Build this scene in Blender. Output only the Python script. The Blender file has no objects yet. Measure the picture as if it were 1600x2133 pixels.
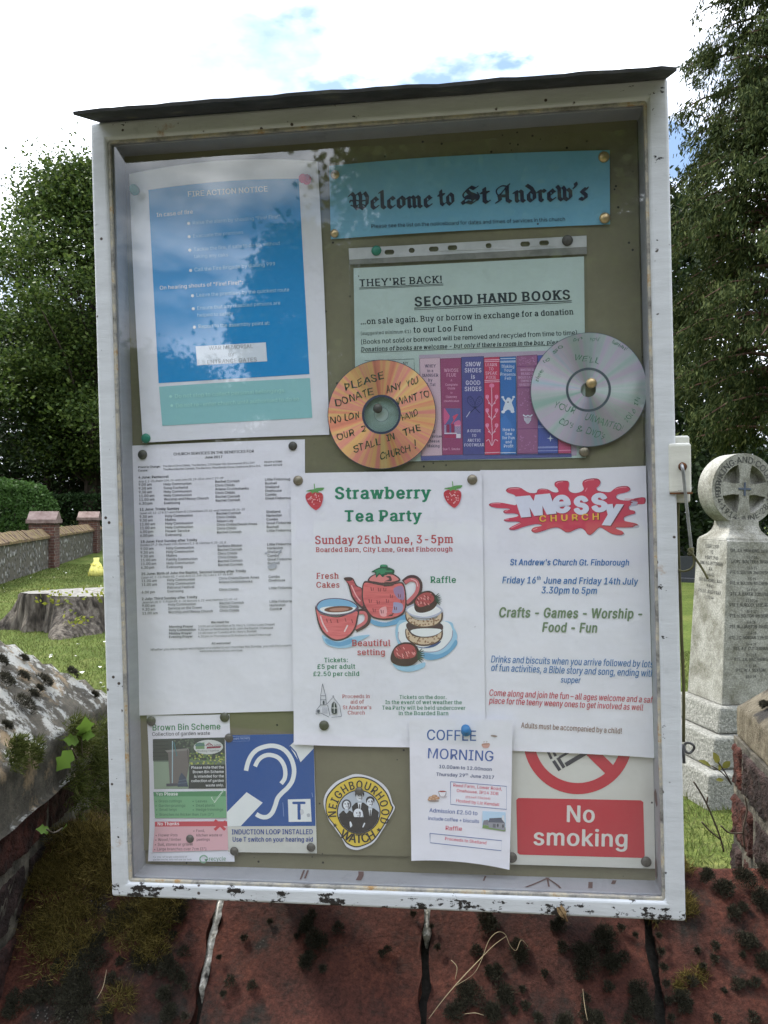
import bpy, math, random
import numpy as np
from mathutils import Vector, Matrix
from mathutils.geometry import tessellate_polygon

R = math.radians
rnd = random.Random(7)
nrg = np.random.default_rng(11)
S = bpy.context.scene
COL = S.collection

# ------------------------------------------------------------------ camera, sky, sun, exposure
FPX, CX, CY, EYE = 1750.0, 800.0, 1066.5, 1.5
cam = bpy.data.objects.new('camera', bpy.data.cameras.new('camera'))
COL.objects.link(cam)
cam.location = (0, 0, EYE)
cam.rotation_euler = (R(90), 0, 0)
cam.data.sensor_fit = 'VERTICAL'
cam.data.sensor_height = 36
cam.data.lens = 36 * FPX / 2133
cam.data.clip_start = .02
cam.data.clip_end = 2000
S.camera = cam

SUN_DIR = Vector((-.66, .44, .92)).normalized()      # towards the sun: behind the board, to the left
w = bpy.data.worlds.new('World')
S.world = w
w.use_nodes = True
nt = w.node_tree
nt.nodes.clear()
def wn(t): return nt.nodes.new(t)
sky = wn('ShaderNodeTexSky'); sky.sky_type = 'NISHITA'; sky.sun_disc = False
sky.sun_elevation = math.asin(SUN_DIR.z)
sky.sun_rotation = math.atan2(SUN_DIR.x, SUN_DIR.y)
tc = wn('ShaderNodeTexCoord'); mp = wn('ShaderNodeMapping')
mp.inputs['Scale'].default_value = (1, 1, 2.2); mp.inputs['Location'].default_value = (.9, .4, .1)
no = wn('ShaderNodeTexNoise'); no.inputs['Scale'].default_value = 2.3; no.inputs['Detail'].default_value = 7
no.inputs['Roughness'].default_value = .55
rp = wn('ShaderNodeValToRGB')
rp.color_ramp.elements[0].position = .385; rp.color_ramp.elements[1].position = .475
no2 = wn('ShaderNodeTexNoise'); no2.inputs['Scale'].default_value = 3.4; no2.inputs['Detail'].default_value = 5
rp2 = wn('ShaderNodeValToRGB')
rp2.color_ramp.elements[0].position = .41; rp2.color_ramp.elements[1].position = .56
rp2.color_ramp.elements[0].color = (4.8, 5.2, 6.0, 1); rp2.color_ramp.elements[1].color = (15.0, 15.8, 17.2, 1)
mx = wn('ShaderNodeMix'); mx.data_type = 'RGBA'
bg = wn('ShaderNodeBackground'); bg.inputs['Strength'].default_value = .1
wo = wn('ShaderNodeOutputWorld')
L = nt.links.new
L(tc.outputs['Generated'], mp.inputs['Vector']); L(mp.outputs[0], no.inputs['Vector']); L(mp.outputs[0], no2.inputs['Vector'])
L(no.outputs[0], rp.inputs[0]); L(no2.outputs[0], rp2.inputs[0])
L(rp.outputs[0], mx.inputs['Factor']); L(sky.outputs[0], mx.inputs['A']); L(rp2.outputs[0], mx.inputs['B'])
# an overcast sky is brighter overhead than at the horizon
sxyz = wn('ShaderNodeSeparateXYZ'); L(tc.outputs['Generated'], sxyz.inputs[0])
zr = wn('ShaderNodeMapRange'); L(sxyz.outputs[2], zr.inputs[0])
for k_, v_ in (('From Min', 0), ('From Max', 1), ('To Min', .62), ('To Max', 1.75)): zr.inputs[k_].default_value = v_
ov = wn('ShaderNodeMix'); ov.data_type = 'RGBA'; ov.blend_type = 'MULTIPLY'; ov.inputs['Factor'].default_value = 1
L(mx.outputs['Result'], ov.inputs['A']); L(zr.outputs[0], ov.inputs['B'])
L(ov.outputs['Result'], bg.inputs['Color']); L(bg.outputs[0], wo.inputs[0])

sl = bpy.data.lights.new('sun', 'SUN'); sl.energy = 2.4; sl.angle = R(6); sl.color = (1, .95, .86)
so = bpy.data.objects.new('sun', sl); COL.objects.link(so)
so.rotation_euler = SUN_DIR.to_track_quat('Z', 'Y').to_euler()
so.location = (-6, 6, 12)
S.view_settings.view_transform = 'Standard'
S.view_settings.look = 'None'
S.view_settings.exposure = 1.22
S.view_settings.gamma = 1

# ------------------------------------------------------------------ helpers
def ray(px, py): return Vector(((px - CX) / FPX, 1, -(py - CY) / FPX))
def at(px, py, d):
    r = ray(px, py); return Vector((r.x * d, d, EYE + r.z * d))
def on_plane(px, py, p, n):
    r = ray(px, py); o = Vector((0, 0, EYE)); n = Vector(n)
    return o + r * ((Vector(p) - o).dot(n) / r.dot(n))
def lin(c):
    return tuple(((v / 255 + .055) / 1.055) ** 2.4 if v > 10 else v / 255 / 12.92 for v in c)

def tag(o, label=None, cat=None, group=None, kind=None):
    if label: o['label'] = label
    if cat: o['category'] = cat
    if group: o['group'] = group
    if kind: o['kind'] = kind
    return o
def mesh(name, verts, faces, mats=None, parent=None, smooth=False, loc=None, mw=None):
    me = bpy.data.meshes.new(name)
    me.from_pydata([tuple(v) for v in verts], [], [tuple(f) for f in faces])
    if smooth: me.polygons.foreach_set('use_smooth', [True] * len(me.polygons))
    me.update()
    o = bpy.data.objects.new(name, me); COL.objects.link(o)
    for m in ([mats] if not isinstance(mats, (list, tuple)) else mats):
        if m: me.materials.append(m)
    if parent: o.parent = parent
    if loc is not None: o.location = loc
    if mw is not None: o.matrix_world = mw
    return o
def empty(name, loc=(0, 0, 0), rz=0, mw=None):
    o = bpy.data.objects.new(name, None); COL.objects.link(o); o.empty_display_size = .05
    o.location = loc; o.rotation_euler = (0, 0, rz)
    if mw is not None: o.matrix_world = mw
    return o
def quads(name, V, mat, parent=None, k=4, loc=None):
    """many separate k-gons from an (n,k,3) array"""
    V = np.asarray(V, np.float32); n = len(V)
    me = bpy.data.meshes.new(name)
    me.vertices.add(n * k); me.vertices.foreach_set('co', V.reshape(-1))
    me.loops.add(n * k); me.loops.foreach_set('vertex_index', np.arange(n * k, dtype=np.int32))
    me.polygons.add(n); me.polygons.foreach_set('loop_start', np.arange(0, n * k, k, dtype=np.int32))
    me.update(calc_edges=True); me.validate()
    me.materials.append(mat)
    o = bpy.data.objects.new(name, me); COL.objects.link(o)
    if parent: o.parent = parent
    if loc is not None: o.location = loc
    return o
def bevel(o, wd, seg=2):
    m = o.modifiers.new('bevel', 'BEVEL'); m.width = wd; m.segments = seg; m.limit_method = 'ANGLE'; m.angle_limit = R(35)
    return o
def tube_geo(pts, rad, n=8, V=None, F=None, cap=True):
    V = [] if V is None else V; F = [] if F is None else F
    pts = [Vector(p) for p in pts]
    if not isinstance(rad, (list, tuple)): rad = [rad] * len(pts)
    base = len(V); up = None
    for i, p in enumerate(pts):
        t = (pts[min(i + 1, len(pts) - 1)] - pts[max(i - 1, 0)]).normalized()
        if up is None:
            up = t.orthogonal().normalized()
        up = (up - t * up.dot(t)).normalized()
        b = t.cross(up)
        for k in range(n):
            a = 2 * math.pi * k / n
            V.append(p + (up * math.cos(a) + b * math.sin(a)) * rad[i])
    for i in range(len(pts) - 1):
        for k in range(n):
            a, c = base + i * n + k, base + i * n + (k + 1) % n
            F.append((a, c, c + n, a + n))
    if cap:
        F.append(tuple(base + k for k in range(n))[::-1]); F.append(tuple(base + (len(pts) - 1) * n + k for k in range(n)))
    return V, F
def tube(name, pts, rad, mat, parent=None, n=8, loc=None):
    V, F = tube_geo(pts, rad, n)
    return mesh(name, V, F, mat, parent, True, loc)
def smooth_pts(P, n=5, closed=False):
    P = [np.array(p, float) for p in P]; out = []; m = len(P)
    for i in range(m if closed else m - 1):
        if closed: a, b, c, d = P[i - 1], P[i], P[(i + 1) % m], P[(i + 2) % m]
        else: a, b, c, d = P[max(i - 1, 0)], P[i], P[i + 1], P[min(i + 2, m - 1)]
        for k in range(n):
            t = k / n
            out.append(.5 * (2 * b + (c - a) * t + (2 * a - 5 * b + 4 * c - d) * t * t + (3 * b - a - 3 * c + d) * t ** 3))
    if not closed: out.append(P[-1])
    return out
def lathe_geo(prof, n=24):
    V, F = [], []
    for r, z in prof:
        for k in range(n):
            a = 2 * math.pi * k / n; V.append((r * math.cos(a), r * math.sin(a), z))
    for i in range(len(prof) - 1):
        for k in range(n):
            a, c = i * n + k, i * n + (k + 1) % n
            F.append((a, c, c + n, a + n))
    F.append(tuple(range(n))[::-1]); F.append(tuple((len(prof) - 1) * n + k for k in range(n)))
    return V, F
def box_geo(x0, x1, y0, y1, z0, z1, V=None, F=None):
    V = [] if V is None else V; F = [] if F is None else F
    b = len(V)
    V += [(x, y, z) for z in (z0, z1) for y in (y0, y1) for x in (x0, x1)]
    F += [tuple(b + i for i in f) for f in ((0, 2, 3, 1), (4, 5, 7, 6), (0, 1, 5, 4), (2, 6, 7, 3), (0, 4, 6, 2), (1, 3, 7, 5))]
    return V, F

# ---- materials
def newmat(name):
    m = bpy.data.materials.new(name); m.use_nodes = True
    t = m.node_tree; b = t.nodes['Principled BSDF']
    return m, t, b, t.links.new
def node(t, typ, **kw):
    n = t.nodes.new(typ)
    for k, v in kw.items():
        if k in n.inputs: n.inputs[k].default_value = v
        else: setattr(n, k, v)
    return n
def ramp(t, stops, interp='LINEAR'):
    r = t.nodes.new('ShaderNodeValToRGB'); e = r.color_ramp.elements; r.color_ramp.interpolation = interp
    while len(e) < len(stops): e.new(.5)
    for x, (p, c) in zip(e, stops):
        x.position = p; x.color = (*c, 1) if len(c) == 3 else c
    return r
def bw(a, b): return [(a, (0, 0, 0)), (b, (1, 1, 1))]
def mixc(t, fac, a, b, blend='MIX'):
    m = t.nodes.new('ShaderNodeMix'); m.data_type = 'RGBA'; m.blend_type = blend
    for s, v in (('Factor', fac), ('A', a), ('B', b)):
        if hasattr(v, 'is_output'): t.links.new(v, m.inputs[s])
        else: m.inputs[s].default_value = (*v, 1) if isinstance(v, tuple) else v
    return m.outputs['Result']
def coords(t, kind='Object', scale=(1, 1, 1)):
    c = t.nodes.new('ShaderNodeTexCoord'); m = t.nodes.new('ShaderNodeMapping'); m.inputs['Scale'].default_value = scale
    t.links.new(c.outputs[kind], m.inputs['Vector']); return m.outputs[0]
def noise(t, vec, scale, detail=5, rough=.55):
    n = t.nodes.new('ShaderNodeTexNoise'); n.inputs['Scale'].default_value = scale
    n.inputs['Detail'].default_value = detail; n.inputs['Roughness'].default_value = rough
    if vec is not None: t.links.new(vec, n.inputs['Vector'])
    return n.outputs[0]
def bump(t, b, h, strength=.3, dist=.01):
    n = t.nodes.new('ShaderNodeBump'); n.inputs['Strength'].default_value = strength; n.inputs['Distance'].default_value = dist
    t.links.new(h, n.inputs['Height']); t.links.new(n.outputs[0], b.inputs['Normal'])
def rmap(t, src, a, b, interp='LINEAR'):
    r = ramp(t, bw(a, b) if a < b else [(b, (1, 1, 1)), (a, (0, 0, 0))], interp); t.links.new(src, r.inputs[0]); return r.outputs[0]
def mat_noise(name, stops, scale=5, rough=.7, bstr=.3, bdist=.01, bscale=None, metallic=0, spec=.3, detail=6, sc=(1, 1, 1)):
    m, t, b, l = newmat(name)
    v = coords(t, 'Object', sc)
    n = noise(t, v, scale, detail); r = ramp(t, stops); l(n, r.inputs[0]); l(r.outputs[0], b.inputs['Base Color'])
    b.inputs['Roughness'].default_value = rough; b.inputs['Metallic'].default_value = metallic
    b.inputs['Specular IOR Level'].default_value = spec
    if bstr: bump(t, b, noise(t, v, bscale or scale * 4, 6), bstr, bdist)
    return m
def mat_plain(name, col, rough=.5, metallic=0, spec=.4):
    return mat_noise(name, [(.3, tuple(c * .93 for c in col)), (.7, tuple(min(1, c * 1.05) for c in col))], 30, rough, .05, .001, None, metallic, spec)
def mat_leaf(name, cols, trans=.35, rough=.55):
    m, t, b, l = newmat(name)
    g = t.nodes.new('ShaderNodeNewGeometry')
    r = ramp(t, [(i / (len(cols) - 1), c) for i, c in enumerate(cols)]); l(g.outputs['Random Per Island'], r.inputs[0])
    l(r.outputs[0], b.inputs['Base Color']); b.inputs['Roughness'].default_value = rough
    b.inputs['Specular IOR Level'].default_value = .12
    tr = t.nodes.new('ShaderNodeBsdfTranslucent'); l(r.outputs[0], tr.inputs[0])
    mxs = t.nodes.new('ShaderNodeMixShader'); mxs.inputs[0].default_value = trans
    l(b.outputs[0], mxs.inputs[1]); l(tr.outputs[0], mxs.inputs[2])
    l(mxs.outputs[0], t.nodes['Material Output'].inputs[0])
    return m

def schlick(t, f0, normal=None):
    lw = t.nodes.new('ShaderNodeLayerWeight'); lw.inputs['Blend'].default_value = .5
    if normal is not None: t.links.new(normal, lw.inputs['Normal'])
    p = t.nodes.new('ShaderNodeMath'); p.operation = 'POWER'; p.inputs[1].default_value = 5; t.links.new(lw.outputs['Facing'], p.inputs[0])
    q = t.nodes.new('ShaderNodeMath'); q.operation = 'MULTIPLY_ADD'; q.inputs[1].default_value = 1 - f0; q.inputs[2].default_value = f0
    t.links.new(p.outputs[0], q.inputs[0]); return q.outputs[0]
M_leaf = mat_leaf('broad_leaf', [(.018, .034, .009), (.036, .062, .013), (.066, .100, .020), (.105, .140, .034)])
M_leafdark = mat_leaf('dark_leaf', [(.012, .022, .008), (.02, .034, .012), (.032, .052, .018)], .25)
M_conifer = mat_leaf('conifer_spray', [(.016, .027, .009), (.030, .044, .014), (.052, .068, .021), (.085, .098, .033)], .15, .9)
M_hedge = mat_leaf('hedge_leaf', [(.03, .065, .016), (.05, .10, .025), (.08, .15, .04)], .3)
M_hedgedark = mat_leaf('yew_leaf', [(.012, .026, .009), (.022, .045, .014), (.035, .065, .02)], .25)
M_grass = mat_leaf('grass_blade', [(.050, .072, .017), (.078, .105, .024), (.115, .14, .038), (.16, .16, .065)], .35, .6)
M_bark = mat_noise('bark', [(.3, (.035, .026, .02)), (.7, (.10, .075, .06))], 6, .9, .6, .03, 14, sc=(1, 1, .25))
M_redbark = mat_noise('red_bark', [(.3, (.05, .025, .018)), (.7, (.13, .07, .05))], 8, .9, .6, .03, 16, sc=(1, 1, .2))
M_moss = mat_leaf('dark_moss', [(.022, .021, .015), (.042, .040, .028), (.075, .070, .048)], .1, .9)
M_mossgold = mat_leaf('golden_moss', [(.045, .038, .013), (.11, .088, .026), (.27, .21, .065)], .4, .8)
M_mossgreen = mat_leaf('green_moss', [(.035, .045, .012), (.06, .075, .018), (.10, .11, .03)], .3, .8)
M_straw = mat_plain('dry_straw', (.33, .26, .16), .8)

# ------------------------------------------------------------------ ground and lawn
m, t, b, l = newmat('lawn_turf')
v = coords(t)
r1 = ramp(t, [(.3, (.050, .075, .016)), (.5, (.085, .115, .026)), (.62, (.13, .145, .045)), (.75, (.17, .16, .075))]); l(noise(t, v, .9, 8, .7), r1.inputs[0])
r2 = ramp(t, [(.35, (.6, .65, .6)), (.7, (1.15, 1.1, 1.0))]); l(noise(t, v, 28, 4), r2.inputs[0])
l(mixc(t, 1.0, r1.outputs[0], r2.outputs[0], 'MULTIPLY'), b.inputs['Base Color'])
b.inputs['Roughness'].default_value = .95; b.inputs['Specular IOR Level'].default_value = .1
bump(t, b, noise(t, v, 60, 5), .8, .03)
g = mesh('lawn', [(-400, -400, 0), (400, -400, 0), (400, 400, 0), (-400, 400, 0)], [(0, 1, 2, 3)], m); tag(g, kind='structure')
m_path = mat_noise('gravel_path', [(.3, (.07, .062, .05)), (.7, (.15, .13, .10))], 60, .95, .6, .01, 120)
g = mesh('path', [(-30, -3.2, .004), (30, -3.2, .004), (30, .55, .004), (-30, .55, .004)], [(0, 1, 2, 3)], m_path); tag(g, kind='structure')

def blades(n, xy, h, wd, lean=.5, base=None, nrm=None):
    """n triangles standing at xy (n,2) or base (n,3)"""
    P = np.c_[xy, np.zeros(n)] if base is None else base
    N = np.tile([0, 0, 1.], (n, 1)) if nrm is None else nrm
    D = N + nrg.normal(0, lean, (n, 3)); D /= np.linalg.norm(D, axis=1)[:, None]
    H = h * nrg.uniform(.5, 1.3, n)[:, None]
    Sd = np.cross(D, nrg.normal(0, 1, (n, 3))); Sd /= np.linalg.norm(Sd, axis=1)[:, None] + 1e-9
    W = np.asarray(wd) * (np.ones((n, 1)) if np.isscalar(wd) else 1)
    if not np.isscalar(wd): W = np.asarray(wd)[:, None]
    return np.stack([P - Sd * W / 2, P + Sd * W / 2, P + D * H], 1)
parts = []
d = nrg.uniform(5.5 ** .5, 24 ** .5, 46000) ** 2; x = d * nrg.uniform(-.52, -.28, len(d))
parts.append(blades(len(d), np.c_[x, d], .038, .0022 + d * .0006))
d = nrg.uniform(1.9, 9, 26000); x = d * nrg.uniform(.28, .52, len(d))
parts.append(blades(len(d), np.c_[x, d], .045, .0025 + d * .0006))
d = nrg.uniform(1.6, 12, 15000); x = d * nrg.uniform(-.3, .3, len(d))
parts.append(blades(len(d), np.c_[x, d], .045, .004 + d * .0006))
tag(quads('grass', np.concatenate(parts), M_grass, k=3), kind='stuff')
M_petal = mat_plain('white_petal', (.75, .74, .68), .7)
d = nrg.uniform(7, 22, 190); x = d * nrg.uniform(-.50, -.29, 190)
clump = np.sin(d * 1.7) + np.cos(x * 2.3) > -.2
P = np.c_[x, d, np.full(190, .035)][clump]
q = nrg.normal(0, .012, (len(P), 4, 3)); ang = np.array([[-1, -1], [1, -1], [1, 1], [-1, 1]]) * .0065
q[:, :, :2] += ang; q[:, :, 2] *= .5
tag(quads('fallen_petals', P[:, None] + q, M_petal), kind='stuff')

# ------------------------------------------------------------------ trees, hedges
def leafquads(C, size, flat=0.0, asp=.6):
    n = len(C)
    D = nrg.normal(0, 1, (n, 3)); D[:, 2] *= (1 - flat); D /= np.linalg.norm(D, axis=1)[:, None]
    Sd = np.cross(D, nrg.normal(0, 1, (n, 3))); Sd /= np.linalg.norm(Sd, axis=1)[:, None]
    s = (size * nrg.uniform(.6, 1.4, n))[:, None]
    return np.stack([C - D * s / 2, C + Sd * s * asp / 2, C + D * s / 2, C - Sd * s * asp / 2], 1)
def tree(name, x, y, h, rad, label, seed, ncl=60, per=420, leaf=.16, mat=None, low=.22, clr=.17, trunk=.22, cat='tree', group=None, ragged=1.0):
    rr = np.random.default_rng(seed)
    root = empty(name, (x, y, 0)); tag(root, label, cat, group)
    V, F = [], []
    tp = [(0, 0, -.2), (.1 * rr.normal(), .1 * rr.normal(), h * .25), (.2 * rr.normal(), .2 * rr.normal(), h * .55), (.1, .1, h * .9)]
    tube_geo(tp, [trunk * 1.3, trunk, trunk * .6, .03], 10, V, F)
    cl = []
    for i in range(ncl):
        u = rr.uniform(0, 1); z = h * (low + (1 - low) * u)
        prof = math.sin(math.pi * min(1, .12 + .88 * (u ** .8))) ** .6 if u < .97 else .25
        a = rr.uniform(0, 2 * math.pi); rho = rad * prof * math.sqrt(rr.uniform(.12, 1.0)) * (1 + .22 * ragged * rr.normal())
        c = np.array([rho * math.cos(a), rho * math.sin(a), min(z, h * .97)]); cl.append(c)
        if i % 2 == 0:
            s = np.array([0, 0, max(h * .15, c[2] - rho * .7)]); mid = (s + c) / 2 + np.array([0, 0, .12 * rho])
            tube_geo([s, mid, c], [trunk * .3, trunk * .17, .012], 5, V, F, False)
    mesh('trunk', V, F, M_bark, root, True)
    L_ = []
    for c in cl:
        rc = rad * clr * rr.uniform(.6, 1.5)
        n = int(per * rr.uniform(.6, 1.3))
        L_.append(c + rr.normal(0, 1, (n, 3)) * np.array([rc, rc, rc * .62]))
    C = np.concatenate(L_); C = C[C[:, 2] > .25]
    quads('crown', leafquads(C, leaf, .35), mat or M_leaf, root)
    return root
tree('broadleaf_tree', -14.3, 41, 18.3, 5.7, 'tall broadleaf tree with a rounded leafy crown rising just left of the noticeboard', 3, 230, 560, .185, clr=.115, ragged=1.5, trunk=.35)
tree('broadleaf_tree', -15.6, 26, 13.4, 3.6, 'broadleaf tree at the left edge with a thin leafy branch against the sky', 9, 95, 330, .14, clr=.11, ragged=1.5)
tree('broadleaf_tree', -17.5, 44, 11.5, 7.2, 'low dark tree filling the shade above the clipped hedge', 5, 130, 420, .2, M_leafdark, .12)
tree('broadleaf_tree', -2.5, 38, 11, 5, 'broadleaf tree hidden behind the noticeboard', 6, 60, 300, .28)
tree('broadleaf_tree', 6.5, 40, 9, 4, 'bushy tree behind the right side of the noticeboard', 8, 60, 300, .28, M_leafdark)
def conifer(x, y, h, label, seed, rmax, bare=2.6, name='conifer_tree', ntier=66):
    rr = np.random.default_rng(seed)
    root = empty(name, (x, y, 0)); tag(root, label, 'tree')
    V, F = [], []
    tube_geo([(0, 0, -.2), (0, 0, 1), (.05, 0, h * .5), (0, 0, h)], [.34, .27, .17, .02], 12, V, F)
    Q = []
    for i in range(ntier):
        u = i / (ntier - 1); z = bare + (h - bare) * u
        ln0 = rmax * (1 - u) ** .85 * (.55 + .45 * min(1, u * 5 + .4))
        for k in range(6):
            a = rr.uniform(0, 2 * math.pi); ln = ln0 * rr.uniform(.55, 1.18)
            dr = np.array([math.cos(a), math.sin(a), 0])
            P = [np.array([0, 0, z]) + dr * ln * s + np.array([0, 0, ln * (.22 * s - .42 * s * s)]) for s in (0, .35, .7, 1)]
            tube_geo(P, [.045, .03, .016, .006], 4, V, F, False)
            nsp = int(7 + ln * 5)
            for j in range(nsp):
                s = rr.uniform(.25, 1.02) ** .8
                c = np.array([0, 0, z]) + dr * ln * s + np.array([0, 0, ln * (.22 * s - .42 * s * s)])
                c = c + rr.normal(0, .09, 3) + np.cross(dr, [0, 0, 1]) * rr.normal(0, .16)
                m_ = 46
                off = rr.normal(0, 1, (m_, 3)) * np.array([.075, .075, .06]); off[:, 2] -= np.abs(rr.normal(0, .12, m_))
                C = c + off
                D = rr.normal(0, .55, (m_, 3)) + dr * .35 + np.array([0, 0, -.95]); D /= np.linalg.norm(D, axis=1)[:, None]
                Sd = np.cross(D, rr.normal(0, 1, (m_, 3))); Sd /= np.linalg.norm(Sd, axis=1)[:, None]
                s_ = (.098 * rr.uniform(.5, 1.3, m_))[:, None]
                Q.append(np.stack([C - D * s_ * .5, C + Sd * s_ * .15, C + D * s_ * .7, C - Sd * s_ * .15], 1))
    mesh('trunk', V, F, M_redbark, root, True)
    quads('crown', np.concatenate(Q), M_conifer, root)
    return root
conifer(7.25, 15, 19, 'tall dark conifer with drooping sprays and a reddish trunk behind the stone memorial', 21, 2.75, 3.0)
tree('yew_tree', 7.2, 22.5, 9.6, 3.5, 'dark dense yew in the shade behind the conifer', 31, 130, 560, .15, M_leafdark, .05)
def hedge(name, x0, x1, y0, y1, h, n, leaf, mat, label, round_=.0, cat='hedge'):
    root = empty(name, ((x0 + x1) / 2, (y0 + y1) / 2, 0)); tag(root, label, cat)
    u = nrg.uniform(-1, 1, (n, 3)); ax = nrg.integers(0, 3, n); sg = np.where(nrg.random(n) < .5, -1, 1)
    u[np.arange(n), ax] = sg * (1 - np.abs(nrg.normal(0, .06, n)))
    u[:, 2] = np.where((ax == 2), np.abs(u[:, 2]), u[:, 2])
    if round_:
        rr_ = np.linalg.norm(u, axis=1); u = u / (rr_[:, None] ** round_)
    C = np.c_[u[:, 0] * (x1 - x0) / 2, u[:, 1] * (y1 - y0) / 2, (u[:, 2] + 1) / 2 * h] + nrg.normal(0, .05, (n, 3))
    quads('foliage', leafquads(C, leaf), mat, root)
    V, F = [], []
    for k in range(max(2, int((x1 - x0) / 1.5))):
        xx = (k + .5) / max(2, int((x1 - x0) / 1.5)) * (x1 - x0) - (x1 - x0) / 2
        tube('stem', [(xx, 0, -.1), (xx + .1, .05, h * .8)], [.06, .02], M_bark, root, 6)
hedge('clipped_hedge', -17.5, -3.5, 37, 38.6, 2.25, 26000, .13, M_hedgedark, 'long dark clipped hedge behind the flint wall')
hedge('rounded_bush', -17.8, -12.2, 29.5, 33, 2.75, 16000, .13, M_hedge, 'bright green rounded bush beside the clipped hedge', .75, 'bush')
hedge('low_bush', 8.3, 10.2, 24.5, 26, .62, 4000, .09, M_hedgedark, 'low dark bush behind the grey headstones', .6, 'bush')

def wood(name, a0, a1, dist, h, n, leaf, mat):
    a = nrg.uniform(R(a0), R(a1), n); dd = dist + nrg.normal(0, 2.2, n)
    top = h * (.75 + .25 * np.sin(a * 23) * np.cos(a * 11 + 1))
    z = nrg.uniform(0, 1, n) ** .8 * top
    return leafquads(np.c_[np.sin(a) * dd, np.cos(a) * dd, z], leaf)
Q = [wood('', -42, 42, 52, 8, 30000, .5, None), wood('', 42, 140, 48, 7, 16000, .7, None), wood('', -143, -42, 46, 7, 16000, .7, None), wood('', 140, 203, 44, 9.5, 26000, .6, None), wood('', 203, 217, 44, 5.6, 6000, .6, None)]
tag(quads('distant_woodland', np.concatenate(Q), M_leafdark), kind='stuff')
tree('broadleaf_tree', -13.8, -22, 5.4, 3.2, 'low bushy tree across the path, seen only mirrored in the glass', 41, 90, 600, .18)
tree('broadleaf_tree', -8.6, -22.5, 9.4, 1.9, 'mid height tree across the path, seen only mirrored in the glass', 42, 90, 600, .18)
tree('broadleaf_tree', 5.2, -15.5, 12.5, 3.9, 'tall unseen tree added behind the viewer on the right to block low light', 44, 110, 520, .26, low=.1)  # this and the next two: unseen trees added to block low light
tree('broadleaf_tree', 13.5, -12.5, 12, 4.6, 'wide unseen tree added farthest right behind the viewer to block low light', 45, 110, 420, .3, low=.08)
tree('broadleaf_tree', -19.5, -9.5, 12.5, 4.8, 'wide unseen tree added farthest left behind the viewer to block low light', 46, 110, 420, .3, low=.08)
tree('broadleaf_tree', -2.0, -19, 14.0, 3.7, 'tallest tree across the path, seen only mirrored in the glass', 43, 170, 1100, .22, low=.1)

# ------------------------------------------------------------------ flint churchyard wall
def brick_mat(name, c1, c2, mort, sc=1.0, dark=.5):
    m, t, b, l = newmat(name)
    c = t.nodes.new('ShaderNodeTexCoord'); sp = t.nodes.new('ShaderNodeSeparateXYZ'); l(c.outputs['Object'], sp.inputs[0])
    ad = node(t, 'ShaderNodeMath'); l(sp.outputs[0], ad.inputs[0]); l(sp.outputs[1], ad.inputs[1])
    cm = t.nodes.new('ShaderNodeCombineXYZ'); l(ad.outputs[0], cm.inputs[0]); l(sp.outputs[2], cm.inputs[1])
    wob = t.nodes.new('ShaderNodeVectorMath'); wob.operation = 'ADD'
    nz = t.nodes.new('ShaderNodeTexNoise'); nz.inputs['Scale'].default_value = 22; l(c.outputs['Object'], nz.inputs['Vector'])
    sc_ = t.nodes.new('ShaderNodeVectorMath'); sc_.operation = 'SCALE'; sc_.inputs['Scale'].default_value = .010; l(nz.outputs['Color'], sc_.inputs[0])
    l(cm.outputs[0], wob.inputs[0]); l(sc_.outputs[0], wob.inputs[1])
    br = t.nodes.new('ShaderNodeTexBrick'); l(wob.outputs[0], br.inputs['Vector'])
    br.inputs['Color1'].default_value = (*c1, 1); br.inputs['Color2'].default_value = (*c2, 1); br.inputs['Mortar'].default_value = (*mort, 1)
    br.inputs['Scale'].default_value = 1; br.inputs['Brick Width'].default_value = .225 * sc; br.inputs['Row Height'].default_value = .078 * sc
    br.inputs['Mortar Size'].default_value = .007; br.inputs['Mortar Smooth'].default_value = .3
    st = ramp(t, [(.35, (dark * .45, dark * .42, dark * .42)), (.6, (1, 1, 1)), (.75, (1.25, 1.15, 1.1))])
    l(noise(t, c.outputs['Object'], 14, 8, .7), st.inputs[0])
    l(mixc(t, 1.0, br.outputs[0], st.outputs[0], 'MULTIPLY'), b.inputs['Base Color']); b.inputs['Roughness'].default_value = .9
    mth = node(t, 'ShaderNodeMath'); mth.operation = 'SUBTRACT'
    l(noise(t, c.outputs['Object'], 90, 6, .7), mth.inputs[0]); l(br.outputs['Fac'], mth.inputs[1])
    bump(t, b, mth.outputs[0], .8, .012)
    return m
M_brick = brick_mat('old_brick', (.11, .045, .030), (.07, .030, .024), (.22, .19, .15), 1, .8)
M_brickfar = brick_mat('pier_brick', (.14, .06, .04), (.10, .045, .035), (.20, .17, .14), 1, 1)
m, t, b, l = newmat('flint')
v = coords(t); vo = node(t, 'ShaderNodeTexVoronoi'); vo.inputs['Scale'].default_value = 7; l(v, vo.inputs['Vector'])
r1 = ramp(t, [(.0, (.02, .02, .02)), (.45, (.06, .058, .055)), (.7, (.15, .145, .135)), (1, (.5, .49, .46))]); l(vo.outputs['Color'], r1.inputs[0])
r2 = ramp(t, [(.28, (1, 1, 1)), (.5, (0, 0, 0))]); l(vo.outputs['Distance'], r2.inputs[0])
l(mixc(t, r2.outputs[0], (.085, .075, .058), r1.outputs[0]), b.inputs['Base Color']); b.inputs['Roughness'].default_value = .7
bump(t, b, r2.outputs[0], .7, .03); M_flint = m
M_coping = mat_noise('lichened_coping', [(.3, (.07, .045, .035)), (.5, (.15, .10, .055)), (.7, (.19, .155, .055))], 7, .9, .5, .02, 20)
M_capfar = mat_noise('pier_cap_stone', [(.3, (.13, .085, .075)), (.7, (.24, .18, .16))], 6, .9, .4, .01)

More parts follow.
